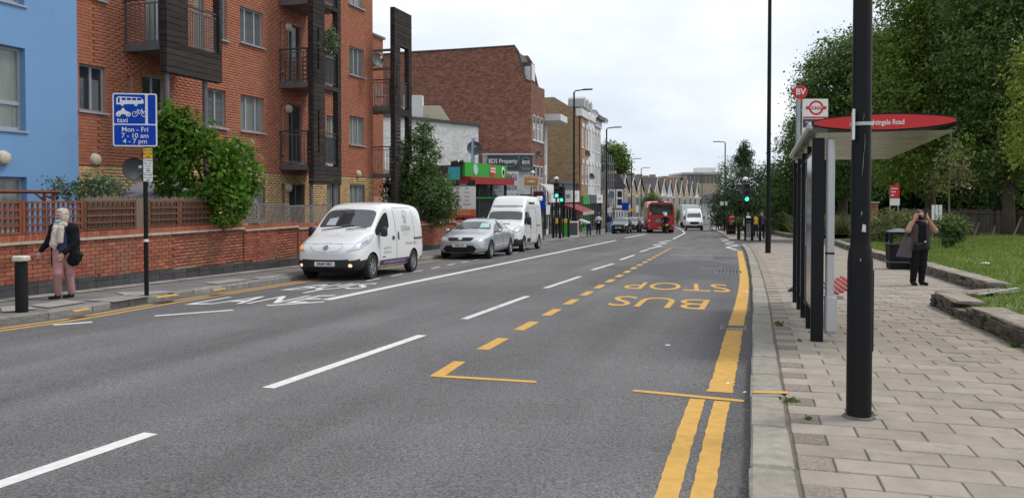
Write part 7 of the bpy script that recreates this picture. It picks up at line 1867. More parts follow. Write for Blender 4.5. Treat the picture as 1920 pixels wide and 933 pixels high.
# green shop
ga, gb_ = W(868, 330, 42), W(947, 336, 47.6); ga.z = gb_.z = 0; gd = (gb_-ga).normalized(); gn = Vector((gd.y, -gd.x, 0)); M7 = frame(ga, gd, -gn); L7 = (gb_-ga).length
h9 = thing('green_shop', 'low shop with bright green fascia and red band behind the parked cars', 'building', ga+Vector((0, 0, gz(45))))
MB().bb(-.2, L7+.1, .05, 3.5, gz(48)-.2, 3.1, M7).build('wall', M_SHOPD, h9, world=True)
MB().bb(0, L7, -.12, .04, 2.53, 3.27, M7).build('fascia', mat('fascia_green', (.035, .36, .035), .5, var=.05), h9, world=True)
MB().bb(-.05, L7+.25, -.5, .04, 2.13, 2.51, M7).build('red_canopy', mat('canopy_red', (.33, .02, .02), .6, var=.1), h9, world=True)
gl = MB().bb(.15, L7-.1, -.04, .03, gz(45)+.6, 2.12, M7).build('shop_window', M_GLASS, h9, world=True); MB().bb(.1, L7, -.1, -.045, 1.35, 1.42, M7).build('transom', mat('fascia_green', (0, 0, 0)), h9, world=True); MB().bb(.1, L7, -.1, .04, gz(48)-.1, gz(45)+.59, M7).build('stall_riser', M_SHOPD, h9, world=True)
for x in (.12, 1.9, 3.8, L7-.06): MB().bb(x-.05, x+.05, -.11, -.046, gz(45)+.6, 2.12, M7).build('mullion', M_SHOPD, h9, world=True)
def on7(x, z, d=.13): return M7 @ Vector((x, -d, z))
def logo(x, z, r, m, nm, sy=1.0, d=.125): return MB().lathe([(.001, 0), (r, 0), (r, .02), (.001, .02)], 18, frame(on7(x, z, d), gd, (0, 0, 1)) @ Matrix.Diagonal((1, sy, 1, 1))).build(nm, m, h9, world=True)
logo(1.35, 2.92, .30, mat('logo_pale', (.45, .62, .62), .6, var=.3, scale=9), 'round_logo'); logo(2.85+.9, 2.92, .42, M_TFLRED, 'red_logo', .8); lettering(h9, 'CCC', .36, on7(3.75, 2.94, .16), gd, (0, 0, 1), M_SIGNW, 'logo_lettering', bold=.02); logo(5.35, 2.88, .24, M_SIGNW, 'cat_logo', 1.3); logo(5.36, 2.86, .13, M_INK, 'cat_logo_centre', 1.3, .147)
# garage price board
def board(name, label, px0, py0, px1, py1, y, m, cat='sign', legs=True, d=.06):
    a, b2 = W(px0, py1, y), W(px1, py0, y); t = thing(name, label, cat, ((a.x+b2.x)/2, y, gz(y)+.1)); MB().bb(a.x, b2.x, y-d/2, y+d/2, a.z, b2.z).build('panel', m, t, world=True)
    if legs:
        for x in (a.x+.08, b2.x-.08): MB().bb(x-.03, x+.03, y+d/2, y+d/2+.05, gz(y), b2.z-.05).build('leg', M_STEELD, t, world=True)
    return t, a, b2
t, a, b2 = board('garage_sign', 'white garage service board with black header and orange footer', 844, 337, 892, 408, 38.9, M_SIGNW); y = 38.9-.03
H = b2.z-a.z; w = b2.x-a.x; xc = (a.x+b2.x)/2
MB().bb(a.x, b2.x, y-.012, y-.001, b2.z-H*.165, b2.z, None).build('header', M_INK, t, world=True); MB().bb(a.x, b2.x, y-.012, y-.001, a.z+H*.055, a.z+H*.225).build('footer', mat('orange_print', (.62, .19, .03), .5), t, world=True); MB().bb(a.x, b2.x, y-.012, y-.001, a.z, a.z+H*.05).build('red_strip', M_TFLRED, t, world=True)
X_, Z_ = (1, 0, 0), (0, 0, 1)
lettering(t, "MAX'S", H*.10, (xc, y-.016, b2.z-H*.06), X_, Z_, M_TFLRED, bold=.006); lettering(t, 'GARAGE', H*.05, (xc, y-.016, b2.z-H*.13), X_, Z_, M_SIGNW)
for i, s_ in enumerate(('MOT', 'Service', 'Repairs', 'Brakes', 'Diagnostics')):
    z = b2.z-H*(.225+.105*i); lettering(t, s_, H*.045, (xc+w*.16, y-.004, z), X_, Z_, M_INK); MB().lathe([(.045, 0), (.075, 0), (.075, .006), (.045, .006)], 12, frame((xc-w*.2, y-.002, z), X_, Z_), closed=True).build('service_symbol', M_INK, t, world=True)
lettering(t, 'www.maxsgarage.co.uk', H*.043, (xc, y-.016, a.z+H*.185), X_, Z_, M_SIGNW); lettering(t, 'Tel: 020 8889 4884', H*.052, (xc, y-.016, a.z+H*.105), X_, Z_, M_SIGNW)
board('teal_sign', 'small teal sign half hidden by the second bush', 840, 313, 862, 337, 39.6, mat('teal_print', (.04, .38, .44), .5, var=.15, scale=5))
t = thing('rooftop_ornament', 'black cut-out ornament on the shop roof beside the teal sign', 'ornament', W(857, 312, 42)); 
for dx, h in ((-.25, .32), (-.08, .36), (.1, .28), (.24, .38)): MB().prism([(-.09, 0), (.09, 0), (.11, h*.7), (.05, h), (-.02, h*.75), (-.07, h)], 0, .05, frame(W(857, 312, 42)+Vector((dx, 0, 0)), X_, Z_)).build('figure', M_INK, t, world=True)
# estate agent board and its neighbours
h10 = thing('agency_shop', 'plain shop front below the estate agent board', 'building', (W(955, 400, 54).x, 54, gz(54))); a, b2 = W(905, 440, 54), W(1000, 289, 54)
MB().bb(a.x, b2.x, 54, 57.5, gz(54)-.2, b2.z-.05).build('wall', M_WBRK, h10, world=True); MB().bb(a.x-.05, b2.x+.05, 53.85, 57.6, b2.z-.049, b2.z+.04).build('roof_edge', M_WREND, h10, world=True); MB().bb(b2.x-.9, b2.x-.05, 53.9, 53.99, gz(54)+.1, 1.6).build('door', M_SHOPD, h10, world=True)
M_SLT = mat('slate_sign', (.040, .050, .066), .5, var=.06)
t, a, b2 = board('agency_sign', 'wide dark slate estate agent board with white lettering above the green shop', 914, 291, 972, 318, 53.7, M_SLT, legs=False); xc = (a.x+b2.x)/2; zc = (a.z+b2.z)/2; H = b2.z-a.z
lettering(t, 'BDS Property', .42, (xc, 53.66, zc+.08), X_, Z_, M_SIGNW, sx=.82, bold=.008); MB().bb(xc, xc+.75, 53.655, 53.668, zc-.27, zc-.23).build('green_rule', mat('rule_green', (.10, .42, .10), .5), t, world=True)
t, a, b2 = board('agency_sign', 'small square dark slate board with a green house outline', 973.5, 291.5, 999, 321, 53.6, M_SLT, legs=False); xc = (a.x+b2.x)/2; zc = (a.z+b2.z)/2
lettering(t, 'BDS', .30, (xc, 53.56, zc+.06), X_, Z_, M_SIGNW, bold=.008); lettering(t, 'PROPERTY', .12, (xc, 53.56, zc-.15), X_, Z_, MATS['rule_green']); lettering(t, '020 3974 0280', .10, (xc, 53.56, zc-.40), X_, Z_, M_SIGNW)
MB().tube([(xc-.34, 53.56, zc+.22), (xc, 53.56, zc+.42), (xc+.34, 53.56, zc+.22)], .022, 4).build('house_outline', MATS['rule_green'], t, world=True); MB().bb(xc-.4, xc+.4, 53.557, 53.568, zc-.28, zc-.265).build('rule', M_SIGNW, t, world=True)
t, a, b2 = board('business_centre_sign', 'tall white business centre board with narrow black letters', 944, 322, 972, 362, 51.5, M_SIGNW); xc = (a.x+b2.x)/2
lettering(t, 'MRINGUL', .62, (xc, 51.46, b2.z-.36), X_, Z_, M_INK, sx=.30, bold=.006); lettering(t, 'BUSINESS CENTRE', .42, (xc, 51.46, a.z+.32), X_, Z_, M_INK, sx=.235); MB().bb(a.x, b2.x, 51.455, 51.468, zc-1.0, zc-.985).build('rule', M_INK, t, world=True)
t, a, b2 = board('off_licence_sign', 'orange off-licence sign reading OPEN', 982, 329.5, 1010, 349, 50.5, M_SIGNW, legs=False); xc = (a.x+b2.x)/2; zc = (a.z+b2.z)/2; MB().bb(a.x+.03, b2.x-.03, 50.455, 50.469, a.z+.03, b2.z-.03).build('orange_face', MATS['orange_print'], t, world=True)
lettering(t, 'OFF-LICENCE', .14, (xc, 50.45, b2.z-.13), X_, Z_, M_SIGNW); MB().bb(xc-.3, xc+.3, 50.445, 50.454, zc-.14, zc+.06).build('open_panel', MATS['shop_green'], t, world=True); lettering(t, 'OPEN', .2, (xc, 50.44, zc-.04), X_, Z_, M_SIGNW, bold=.008)
MB().cyl((xc, 50.53, gz(50)), (xc, 50.53, b2.z+.3), .04, .04, 8).build('post', M_STEELD, t, world=True); MB().lathe([(.02, 0), (.12, .03), (.13, .15), (.02, .25)], 12, Matrix.Translation((xc+.1, 50.5, b2.z+.1))).build('globe_lamp', M_SIGNW, t, world=True, smooth=True)
t, a, b2 = board('blue_hanging_sign', 'small blue sign hanging right of the tall van roof', 1013, 366, 1022, 392, 49, M_SIGNBLUE, d=.25, legs=True)
# hoardings and boards at the far end of the shops
for (px0, py0, px1, py1, y, m, name, lab) in ((1140, 363, 1152, 371, 100, mat('hoarding_blue', (.07, .16, .34), .6), 'shop_sign', 'blue shop sign under the scaffolding'), (1139, 372, 1153, 384, 100, M_SIGNW, 'shop_sign', 'pale shop sign below the blue one'), (1139, 389, 1147, 399, 96, M_SIGNW, 'notice_board', 'small white board above the pedestrians'), (1166, 380, 1179, 394, 102, M_SIGNBLUE, 'direction_sign', 'blue direction sign left of the bus'), (1180, 391, 1190, 396, 108, M_YBOX, 'temporary_sign', 'yellow temporary road sign beside the blue sign')):
    board(name, lab, px0, py0, px1, py1, y, m)
# white bay house, scaffolding
p = W(1150, 420, 112); t = thing('bay_house', 'white bayed corner house with dark hipped roof under the scaffolding', 'building', (p.x, 112, gz(112))); Mb = frame((W(1138, 420, 112).x, 112, 0), X_, (0, 1, 0)); g0 = gz(112)
MB().bb(0, 2.4, 0, 9, g0, 2.6, Mb).build('wall', MB_YS, t, world=True); MB().prism([(-.3, 2.6), (2.7, 2.6), (1.6, 4.6), (-.3, 4.6)], -.3, 9, Mb @ Matrix(((1, 0, 0, 0), (0, 0, 1, 0), (0, 1, 0, 0), (0, 0, 0, 1)))).build('roof', M_SLATE, t, world=True)
for x in (.15, 1.25):
    MB().bb(x, x+.95, -.35, -.002, -.2, 2.4, Mb).build('bay', M_UPVC, t, world=True)
    for z in (.2, 1.3): MB().bb(x+.15, x+.8, -.37, -.352, z, z+.85, Mb).build('bay_window', M_GLASS, t, world=True)
MB().bb(.1, 2.3, -.5, -.003, g0, -.5, Mb).build('ground_floor', M_WREND, t, world=True)
for k in range(6): MB().bb(.2+k*.36, .32+k*.36, -.53, -.502, g0+.2, -.7, Mb).build('timber_strip', M_SHOPD, t, world=True)
sc = thing('scaffolding', 'grey tube scaffolding tower beyond the stock brick row', 'scaffolding', (W(1138, 420, 98).x, 98, gz(98)))
x0, x1 = W(1127, 300, 98).x, W(1149, 300, 98).x; zt = W(1138, 275, 98).z; M_TUBE = mat('scaffold_tube', (.24, .25, .26), .5, metal=.5)
for i in range(4):
    for y in (97.5, 99.5): x = x0+(x1-x0)*i/3; MB().cyl((x, y, gz(98)), (x, y, zt-(.3*i if y > 98 else .5*i)), .05, .05, 6).build('standard', M_TUBE, sc, world=True)
z = gz(98)+2
while z < zt-.5:
    for y in (97.45, 99.55): MB().cyl((x0-.2, y, z), (x1+.3, y, z), .045, .045, 6).build('ledger', M_TUBE, sc, world=True)
    MB().bb(x0, x1, 97.6, 99.4, z+.05, z+.1).build('boards', M_GREYW, sc, world=True); MB().cyl((x0, 97.4, z-1.9), (x1, 97.4, z), .04, .04, 6).build('brace', M_TUBE, sc, world=True); z += 2
# gabled terrace
def terrace_house(wallm, roofm, trim):
    t = thing('gabled_house', 'x', 'house', (0, 0, 0)); Wd, D, ev, pk = 5.3, 8.5, 6.0, 8.4           # x along street, y into plot, front at y=0
    T2 = Matrix(((1, 0, 0, 0), (0, 0, 1, 0), (0, 1, 0, 0), (0, 0, 0, 1)))
    MB().prism([(0, -.5), (Wd-.06, -.5), (Wd-.06, ev), (Wd*.82, ev+.1), (Wd/2, pk-.25), (Wd*.18, ev+.1), (0, ev)], 0, D, T2).build('wall', wallm, t)
    for s, x in ((1, 0), (-1, Wd-.06)):
        a, b2 = Vector((x-s*.15, -.1, ev-.25)), Vector((Wd/2, -.1, pk)); e = Vector((0, D+.2, 0)); up = Vector((0, 0, .14))
        MB().add([a, b2, b2+e, a+e, a+up, b2+up, b2+e+up, a+e+up], [(0, 1, 2, 3), (7, 6, 5, 4), (0, 4, 5, 1), (1, 5, 6, 2), (2, 6, 7, 3), (3, 7, 4, 0)]).build('roof_slope', roofm, t)
        f = Vector((0, -.06, -.1)); MB().add([a+Vector((0, -.01, .1)), b2+Vector((0, -.01, .1)), b2+f, a+f, a+Vector((0, -.08, .1)), b2+Vector((0, -.08, .1)), b2+f+Vector((0, -.07, 0)), a+f+Vector((0, -.07, 0))], [(0, 1, 2, 3), (7, 6, 5, 4), (0, 4, 5, 1), (1, 5, 6, 2), (2, 6, 7, 3), (3, 7, 4, 0)]).build('bargeboard', trim, t)
    I = Matrix.Identity(4)
    by = MB().prism([(.5, 0), (.9, -.9), (2.6, -.9), (3.0, 0)], .1, 5.3).build('bay', trim, t)
    for z in (.9, 3.6):
        for x in (1.0, 1.6, 2.2): MB().bb(x, x+.4, -.93, -.905, z, z+1.4).build('bay_window', M_GLASS, t)
    uw = MB().bb(3.5, 4.6, -.06, -.003, 3.4, 5.2).build('window', trim, t); MB().bb(3.62, 4.48, -.08, -.062, 3.5, 5.1).build('pane', M_GLASS, uw)
    uw = MB().bb(2.1, 3.1, -.06, -.003, 5.9, 7.2).build('gable_window', trim, t); MB().bb(2.22, 2.98, -.08, -.062, 6.0, 7.1).build('pane', M_GLASS, uw)
    dr = MB().bb(3.6, 4.6, -.06, -.003, 0, 2.3).build('door', M_SHOPD, t); MB().bb(3.3, 4.9, -.3, -.004, 2.4, 3.0).build('porch', trim, t)
    MB().bb(.1, .8, D*.45, D*.45+1.2, ev, pk+.9).build('chimney', MB_YS, t)
    return t
TU = Vector((.427, 1, 0)).normalized(); ta = math.atan2(TU.y, TU.x)
MT_M = mat('terrace_trim', (.50, .49, .46), .8, var=.1, scale=1); MT_Y = mat('terrace_brick', (.38, .29, .18), .85, var=.2, scale=1); MT_W = mat('terrace_white', (.56, .555, .53), .85, var=.08); MT_R = mat('terrace_slate', (.085, .08, .08), .8, var=.2, scale=1); MT_T = mat('terrace_tile', (.16, .10, .075), .85, var=.2, scale=1)
protos = [terrace_house(MT_Y, MT_R, MT_M), terrace_house(MT_W, MT_R, MT_M), terrace_house(MT_Y, MT_T, MT_M)]; used = set()
names = ['first', 'second', 'third', 'fourth', 'fifth', 'sixth', 'seventh', 'eighth', 'ninth', 'tenth', 'eleventh', 'twelfth']
for i, (yy_, kd) in enumerate(((127.5, 0), (132.3, 0), (136.9, 0), (143.0, 2), (148.6, 0), (154.1, 1), (159.2, 1), (164.6, 2), (170.0, 0), (175.6, 2), (181.0, 0), (187.2, 1))):
    t = protos[kd] if kd not in used else copy_tree(protos[kd]); used.add(kd)
    x = 18.4+.427*(yy_-130); look = ('buff brick gabled house with dark slate roof', 'white fronted gabled house with dark slate roof', 'buff brick gabled house with brown tiled roof')[kd]
    s = (4.75-gz(yy_))/8.4; place(t, (x, yy_, gz(yy_)), ta, f'{look}, {names[i]} from the left in the far terrace', 'far terrace of gabled houses'); t.scale = (1, 1, s*(.86 if i == 3 else (1, .985, 1.02, .97, 1.01)[i % 5]))
# flat roofed block behind
t = thing('flat_roofed_block', 'large tan flat-roofed block with a top row of windows behind the terrace', 'building', (W(1300, 420, 240).x, 240, gz(240))); k = 240/FPX
a, b2 = W(1252, 420, 240), W(1352, 323, 240); zr = b2.z
xa = W(1285, 400, 240).x
MB().bb(xa, b2.x, 240, 262, gz(240), zr-.6).build('wall', mat('tan_cladding', (.42, .34, .25), .8, var=.08), t, world=True); MB().bb(a.x, xa-.02, 244, 262, gz(240), zr-1.6).build('left_wing', mat('tan_cladding', (0, 0, 0)), t, world=True)
MB().bb(xa-.6, b2.x+.5, 239.2, 262.5, zr-.6, zr).build('roof', M_GREND, t, world=True); MB().bb(a.x-.6, xa-.62, 243.2, 262.5, zr-1.6, zr-1.0).build('left_roof', M_GREND, t, world=True)
for i in range(9):
    x = xa+.6+i*1.15; MB().bb(x, x+.8, 239.9, 239.98, zr-3.2, zr-.9).build('window', M_GLASS, t, world=True)
for i in range(6):
    x = a.x+.3+i*.9; MB().bb(x, x+.65, 243.9, 243.98, zr-3.6, zr-1.8).build('window', M_GLASS, t, world=True)
c = W(1322, 316, 245); MB().bb(c.x-2, c.x+3.5, 246, 252, zr+.001, zr+1.6).build('plant_room', M_WREND, t, world=True)
# low roofs and trees closing the view
for i, (px, y, w, h, m) in enumerate(((1100, 165, 60, 5.5, MT_Y), (1345, 200, 30, 5, MT_W), (1230, 265, 130, 7, MT_Y))):
    c = W(px, 400, y); t = thing('distant_building', ('buff building glimpsed behind the scaffolding', 'pale building glimpsed past the white van', 'long buff building behind the far terrace')[i], 'building', (c.x, y, gz(y))); ww = w*y/FPX
    MB().bb(-ww/2, ww/2, 0, 10, 0, h).build('wall', m, t); MB().prism([(-ww/2-.4, h), (ww/2+.4, h), (ww/2-1, h+2.2), (-ww/2+1, h+2.2)], -.3, 10, Matrix(((1, 0, 0, 0), (0, 0, 1, 0), (0, 1, 0, 0), (0, 0, 0, 1)))).build('roof', MT_R, t)
    for k2 in range(max(2, int(ww/2.2))): MB().bb(-ww/2+.6+k2*2.2, -ww/2+1.7+k2*2.2, -.05, -.01, h-2.2, h-.6).build('window', M_GLASS, t)
# street clutter at the left crossing
q = G(1061, 443, .11); t = thing('waste_bin', 'green and yellow waste bin beside the left traffic lights', 'bin', q); MB().bb(-.28, .28, -.25, .25, .05, .95).build('body', mat('bin_green', (.04, .30, .03), .5), t, bevel=.03); MB().bb(-.3, .3, -.27, .27, .95, 1.25).build('lid', M_YBOX, t, bevel=.03)
for sx in (-.2, .2): MB().cyl((sx, -.2, .08), (sx+.04, -.2, .08), .08, None, 10).build('wheel', M_TYRE, t)
q = G(1075, 443, .11); t = thing('pavement_board', 'grey framed A-board with dark poster on the left pavement', 'sign board', q); 
for s in (1, -1): MB().add([(-.36, s*.03, 1.1), (.36, s*.03, 1.1), (.36, s*.28, 0), (-.36, s*.28, 0)], [(0, 1, 2, 3)]).build('panel', M_STEEL if s > 0 else M_SIGNW, t)
MB().add([(-.30, -.066, 1.0), (.30, -.066, 1.0), (.30, -.272, .1), (-.30, -.272, .1)], [(0, 1, 2, 3)]).build('poster', M_SHOPD, t)
for (px, py, lab) in ((1037.5, 446, 'black post left of the left traffic lights'), (1050, 446.5, 'black post between the two left traffic lights'), (1066, 444.5, 'black post right of the green waste bin')):
    q = G(px, py, .11); t = thing('guard_post', lab, 'post', q); MB().lathe([(.09, 0), (.085, .05), (.085, 1.3), (.06, 1.36), (.01, 1.37)], 12).build('shaft', M_POLE, t, smooth=35)
# ------------------------------------------------------------------ people
SKIN = mat('skin_light', (.56, .33, .24), .55, var=.08, scale=20); SKIN2 = mat('skin_tan', (.42, .22, .145), .55, var=.08, scale=20); SKIN3 = mat('skin_dark', (.09, .05, .035), .55, var=.08)
HAIRB = mat('hair_brown', (.075, .035, .022), .6, var=.3, scale=40); HAIRK = mat('hair_black', (.012, .01, .01), .6, var=.3, scale=40)
C_PINK = mat('dusty_pink_cloth', (.42, .21, .205), .85, var=.12, scale=9, bump=.4, bscale=25); C_BLK = mat('black_cloth', (.010, .010, .012), .85, var=.3, scale=12, bump=.3, bscale=30, spec=.2); C_NAVY = mat('navy_cloth', (.020, .026, .075), .8, var=.2, scale=12)
C_CREAM = mat('cream_scarf', (.56, .48, .40), .85, var=.12, scale=14, bump=.5, bscale=30); C_MASKB = mat('blue_mask', (.30, .52, .66), .7, var=.05); C_TAUPE = mat('brown_vest', (.060, .045, .038), .85, var=.25, scale=10, bump=.4, bscale=22); C_TOTE = mat('grey_tote', (.085, .07, .072), .7, var=.15, scale=10); C_SHOE = mat('black_shoe', (.010, .010, .011), .7, spec=.25); C_WHITE = mat('white_cloth', (.72, .72, .72), .85, var=.06, scale=8); C_DENIM = mat('denim', (.16, .24, .36), .85, var=.2, scale=8); C_BLUE = mat('blue_cloth', (.06, .14, .36), .85, var=.1); C_LIP = mat('lip', (.34, .12, .10), .5); C_EYE = mat('eye_dark', (.02, .015, .012), .3)
def cap(a, b, ra, rb, m, k=.03): return ('c', Vector(a), Vector(b), ra, rb, m, k)
def ell(c, r, m, k=.03): return ('e', Vector(c), Vector(r), 0, 0, m, k)
def chain(pts, rs, m, k=.03): return [cap(pts[i], pts[i+1], rs[i], rs[i+1], m, k) for i in range(len(pts)-1)]
def sdf_mesh(name, prims, mats, res, parent, fold=0.0, smooth=True):
    lo = np.array([1e9]*3); hi = -lo
    for p in prims:
        if p[0] == 'c':
            r = max(p[3], p[4])
            for q in (p[1], p[2]): lo = np.minimum(lo, np.array(q)-r); hi = np.maximum(hi, np.array(q)+r)
        else: lo = np.minimum(lo, np.array(p[1])-np.array(p[2])); hi = np.maximum(hi, np.array(p[1])+np.array(p[2]))
    lo -= 3*res; hi += 3*res; n = np.ceil((hi-lo)/res).astype(int)+1
    F = np.full(n, .5, np.float32); D = np.full(n, .5, np.float32); MI = np.zeros(n, np.int8)
    ax = [lo[i]+np.arange(n[i])*res for i in range(3)]
    for p in prims:
        k = p[6]; mg = k+4*res
        if p[0] == 'c': r = max(p[3], p[4]); a = np.minimum(p[1], p[2])-r-mg; b = np.maximum(p[1], p[2])+r+mg
        else: a = np.array(p[1])-np.array(p[2])-mg; b = np.array(p[1])+np.array(p[2])+mg
        i0 = np.clip(((a-lo)/res).astype(int), 0, n); i1 = np.clip(((b-lo)/res).astype(int)+2, 0, n); s = tuple(slice(i0[i], i1[i]) for i in range(3))
        X, Y, Z = np.meshgrid(ax[0][s[0]], ax[1][s[1]], ax[2][s[2]], indexing='ij')
        if p[0] == 'c':
            d = p[2]-p[1]; L2 = max(d.length_squared, 1e-9); t = np.clip(((X-p[1].x)*d.x+(Y-p[1].y)*d.y+(Z-p[1].z)*d.z)/L2, 0, 1)
            dd = np.sqrt((X-p[1].x-d.x*t)**2+(Y-p[1].y-d.y*t)**2+(Z-p[1].z-d.z*t)**2)-(p[3]+(p[4]-p[3])*t)
        else:
            q = np.sqrt(((X-p[1].x)/p[2].x)**2+((Y-p[1].y)/p[2].y)**2+((Z-p[1].z)/p[2].z)**2); dd = (q-1)*min(p[2])*np.clip(q, .6, 1.5)
        f = F[s]; h = np.clip(.5+.5*(f-dd)/k, 0, 1); F[s] = f*(1-h)+dd*h-k*h*(1-h)
        better = dd < D[s]; D[s] = np.where(better, dd, D[s]); MI[s] = np.where(better, mats.index(p[5]), MI[s])
    if fold:
        X, Y, Z = np.meshgrid(*ax, indexing='ij'); F = F+fold*(np.sin(Z*38+X*25)*np.cos(X*48-Y*30)+.6*np.sin(Z*17-X*60))
    S = F < 0; c = (slice(0, -1), slice(1, None)); cnt = np.zeros(n-1, np.int32); acc = np.zeros((*(n-1), 3), np.float32)
    for axis in range(3):
        o = [i for i in range(3) if i != axis]
        for u in (0, 1):
            for w in (0, 1):
                sa = [None]*3; sb = [None]*3; sa[axis] = c[0]; sb[axis] = c[1]; sa[o[0]] = sb[o[0]] = c[u]; sa[o[1]] = sb[o[1]] = c[w]
                fa, fb = F[tuple(sa)], F[tuple(sb)]; x = (fa < 0) != (fb < 0); t = np.where(x, fa/(fa-fb+1e-12), 0)
                cnt += x; v = [0, 0, 0]; v[o[0]] = u; v[o[1]] = w
                for q in range(3): acc[..., q] += np.where(x, t if q == axis else v[q], 0)
    act = cnt > 0; idx = np.full(n-1, -1, np.int64); idx[act] = np.arange(act.sum())
    ijk = np.argwhere(act); V = lo+(ijk+acc[act]/cnt[act][:, None])*res; vm = MI[tuple(ijk.T)]
    Q = []
    for axis in range(3):
        o = [i for i in range(3) if i != axis]
        sa = [slice(None)]*3; sb = [slice(None)]*3; sa[axis] = c[0]; sb[axis] = c[1]
        e = np.argwhere(S[tuple(sa)] != S[tuple(sb)]); e = e[(e[:, o[0]] > 0) & (e[:, o[1]] > 0)]
        def cell(du, dv):
            z = e.copy(); z[:, o[0]] -= du; z[:, o[1]] -= dv; return idx[tuple(z.T)]
        q = np.stack([cell(1, 1), cell(0, 1), cell(0, 0), cell(1, 0)], 1); ins = S[tuple(e.T)]
        if axis == 1: ins = ~ins
        q[~ins] = q[~ins][:, ::-1]; Q.append(q)
    Q = np.concatenate(Q)
    me = np_mesh(name, V, Q, mats, smooth=True); me.polygons.foreach_set('material_index', vm[Q[:, 0]].astype(np.int32)) if len(me.polygons) == len(Q) else None
    me.update(); return link(name, me, parent)
def hand(w, tip, side, m, curl=0.0, s=1.0):
    """palm and five unequal, bent fingers: w wrist, tip direction, side = thumb side"""
    w = Vector(w); d = Vector(tip).normalized(); sd = Vector(side).normalized(); nn = d.cross(sd).normalized(); L = []
    c = w+d*.045*s; L += [cap(w, w+d*.03*s, .024*s, .027*s, m, .02), cap(c-sd*.022*s, c+sd*.022*s, .02*s, .02*s, m, .018), cap(c+d*.03*s-sd*.027*s, c+d*.03*s+sd*.027*s, .014*s, .014*s, m, .014)]
    for i, l in enumerate((.062, .075, .070, .052)):
        b = c+d*.035*s+sd*(.028-.0187*i)*s; k = b+d*l*.5*s+nn*curl*.01; L += [cap(b, k, .0095*s, .009*s, m, .006), cap(k, k+(d*(1-.5*curl)+nn*curl).normalized()*l*.5*s, .009*s, .0075*s, m, .006)]
    tb = w+d*.02*s+sd*.025*s; k = tb+(sd*.8+d*.6)*.035*s; L += [cap(tb, k, .012*s, .0105*s, m, .008), cap(k, k+(d+sd*.2+nn*curl*.3).normalized()*.03*s, .0105*s, .0085*s, m, .006)]
    return L
def head(c, f, m, hair=None, s=1.0):
    """head at c looking along f: skull, jaw, nose, eyes, mouth, ears"""
    c = Vector(c); f = Vector(f).normalized(); r = Vector((-f.y, f.x, 0)).normalized(); u = Vector((0, 0, 1))
    L = [ell(c+u*.022*s-f*.008*s, (.078*s, .085*s, .095*s), m, .02), cap(c+f*.02*s-u*.03*s, c+f*.035*s-u*.075*s, .062*s, .036*s, m, .03), cap(c+f*.083*s+u*.01*s, c+f*.098*s-u*.022*s, .009*s, .014*s, m, .012), cap(c+f*.07*s+r*.03*s+u*.028*s, c+f*.07*s-r*.03*s+u*.028*s, .016*s, .016*s, m, .02)]
    for q in (-1, 1): L += [ell(c+f*.079*s+r*q*.031*s+u*.008*s, (.011*s, .011*s, .007*s), C_EYE, .002), ell(c+r*q*.079*s-f*.005*s-u*.008*s, (.014*s, .018*s, .028*s), m, .008)]
    L += [cap(c+f*.079*s-u*.052*s+r*.018*s, c+f*.079*s-u*.052*s-r*.018*s, .008*s, .008*s, C_LIP, .006)]
    if hair: L += [ell(c+u*.045*s-f*.022*s, (.086*s, .092*s, .088*s), hair, .012), ell(c-f*.05*s-u*.01*s, (.07*s, .06*s, .085*s), hair, .012)]
    return L
# --- woman in the headscarf, walking to the left
fp = G(118, 559, .12); wl = thing('person', 'woman in cream headscarf, black cardigan and pink trousers walking by the wall', 'person', fp); wl.scale = (.925,)*3; f = Vector((-.5, -.87, 0)).normalized(); hc = Vector((-.015, 0, 1.52))
B_ = head(hc, f+Vector((0, 0, -.08)), SKIN)+[cap((0, .01, 1.34), (-.005, 0, 1.46), .055, .05, SKIN)]
B_ += [cap((0, .02, 1.29), (.01, .02, 1.10), .125, .125, C_NAVY, .05), cap((-.10, .02, 1.32), (.14, .03, 1.31), .075, .075, C_BLK, .05), cap((.01, .02, 1.10), (.02, .02, .88), .125, .145, C_NAVY, .05), cap((-.04, .02, .86), (.07, .03, .86), .125, .125, C_PINK, .04)]
B_ += chain([(-.05, -.02, .84), (-.035, -.10, .47), (-.075, -.02, .10)], (.112, .078, .062), C_PINK, .035)+chain([(.08, .06, .84), (.075, .08, .46), (.085, .14, .10)], (.108, .075, .062), C_PINK, .035)
B_ += [cap((-.075, -.02, .10), (-.085, -.03, .05), .036, .034, SKIN, .015), cap((.085, .14, .10), (.08, .13, .05), .036, .034, SKIN, .015), cap((-.06, -.015, .035), (-.185, -.10, .022), .034, .027, C_SHOE, .012), cap((.10, .14, .035), (-.02, .06, .022), .034, .027, C_SHOE, .012)]
B_ += chain([(-.15, .01, 1.30), (-.24, .0, 1.05), (-.36, -.06, .87)], (.062, .052, .036), C_BLK, .03)+hand((-.37, -.065, .855), (-.18, -.1, -1), (-.6, -.6, 0), SKIN, .55)
B_ += chain([(.19, .03, 1.29), (.235, .03, 1.04), (.09, -.12, .84)], (.062, .054, .038), C_BLK, .03)+hand((.075, -.135, .825), (-.25, -.12, -1), (-.7, -.5, 0), SKIN, .4)
sdf_mesh('body', B_, [SKIN, C_NAVY, C_BLK, C_PINK, C_SHOE, C_EYE, C_LIP], .0085, wl)
cg = [cap((-.13, .03, 1.30), (.17, .04, 1.29), .085, .085, C_BLK, .05), cap((.14, .07, 1.25), (.17, .06, .70), .125, .115, C_BLK, .05), cap((.02, .12, 1.2), (.06, .13, .72), .115, .11, C_BLK, .05), cap((-.135, -.01, 1.24), (-.145, -.01, .62), .07, .05, C_BLK, .04), cap((.22, .02, 1.0), (.235, .0, .66), .07, .06, C_BLK, .04)]
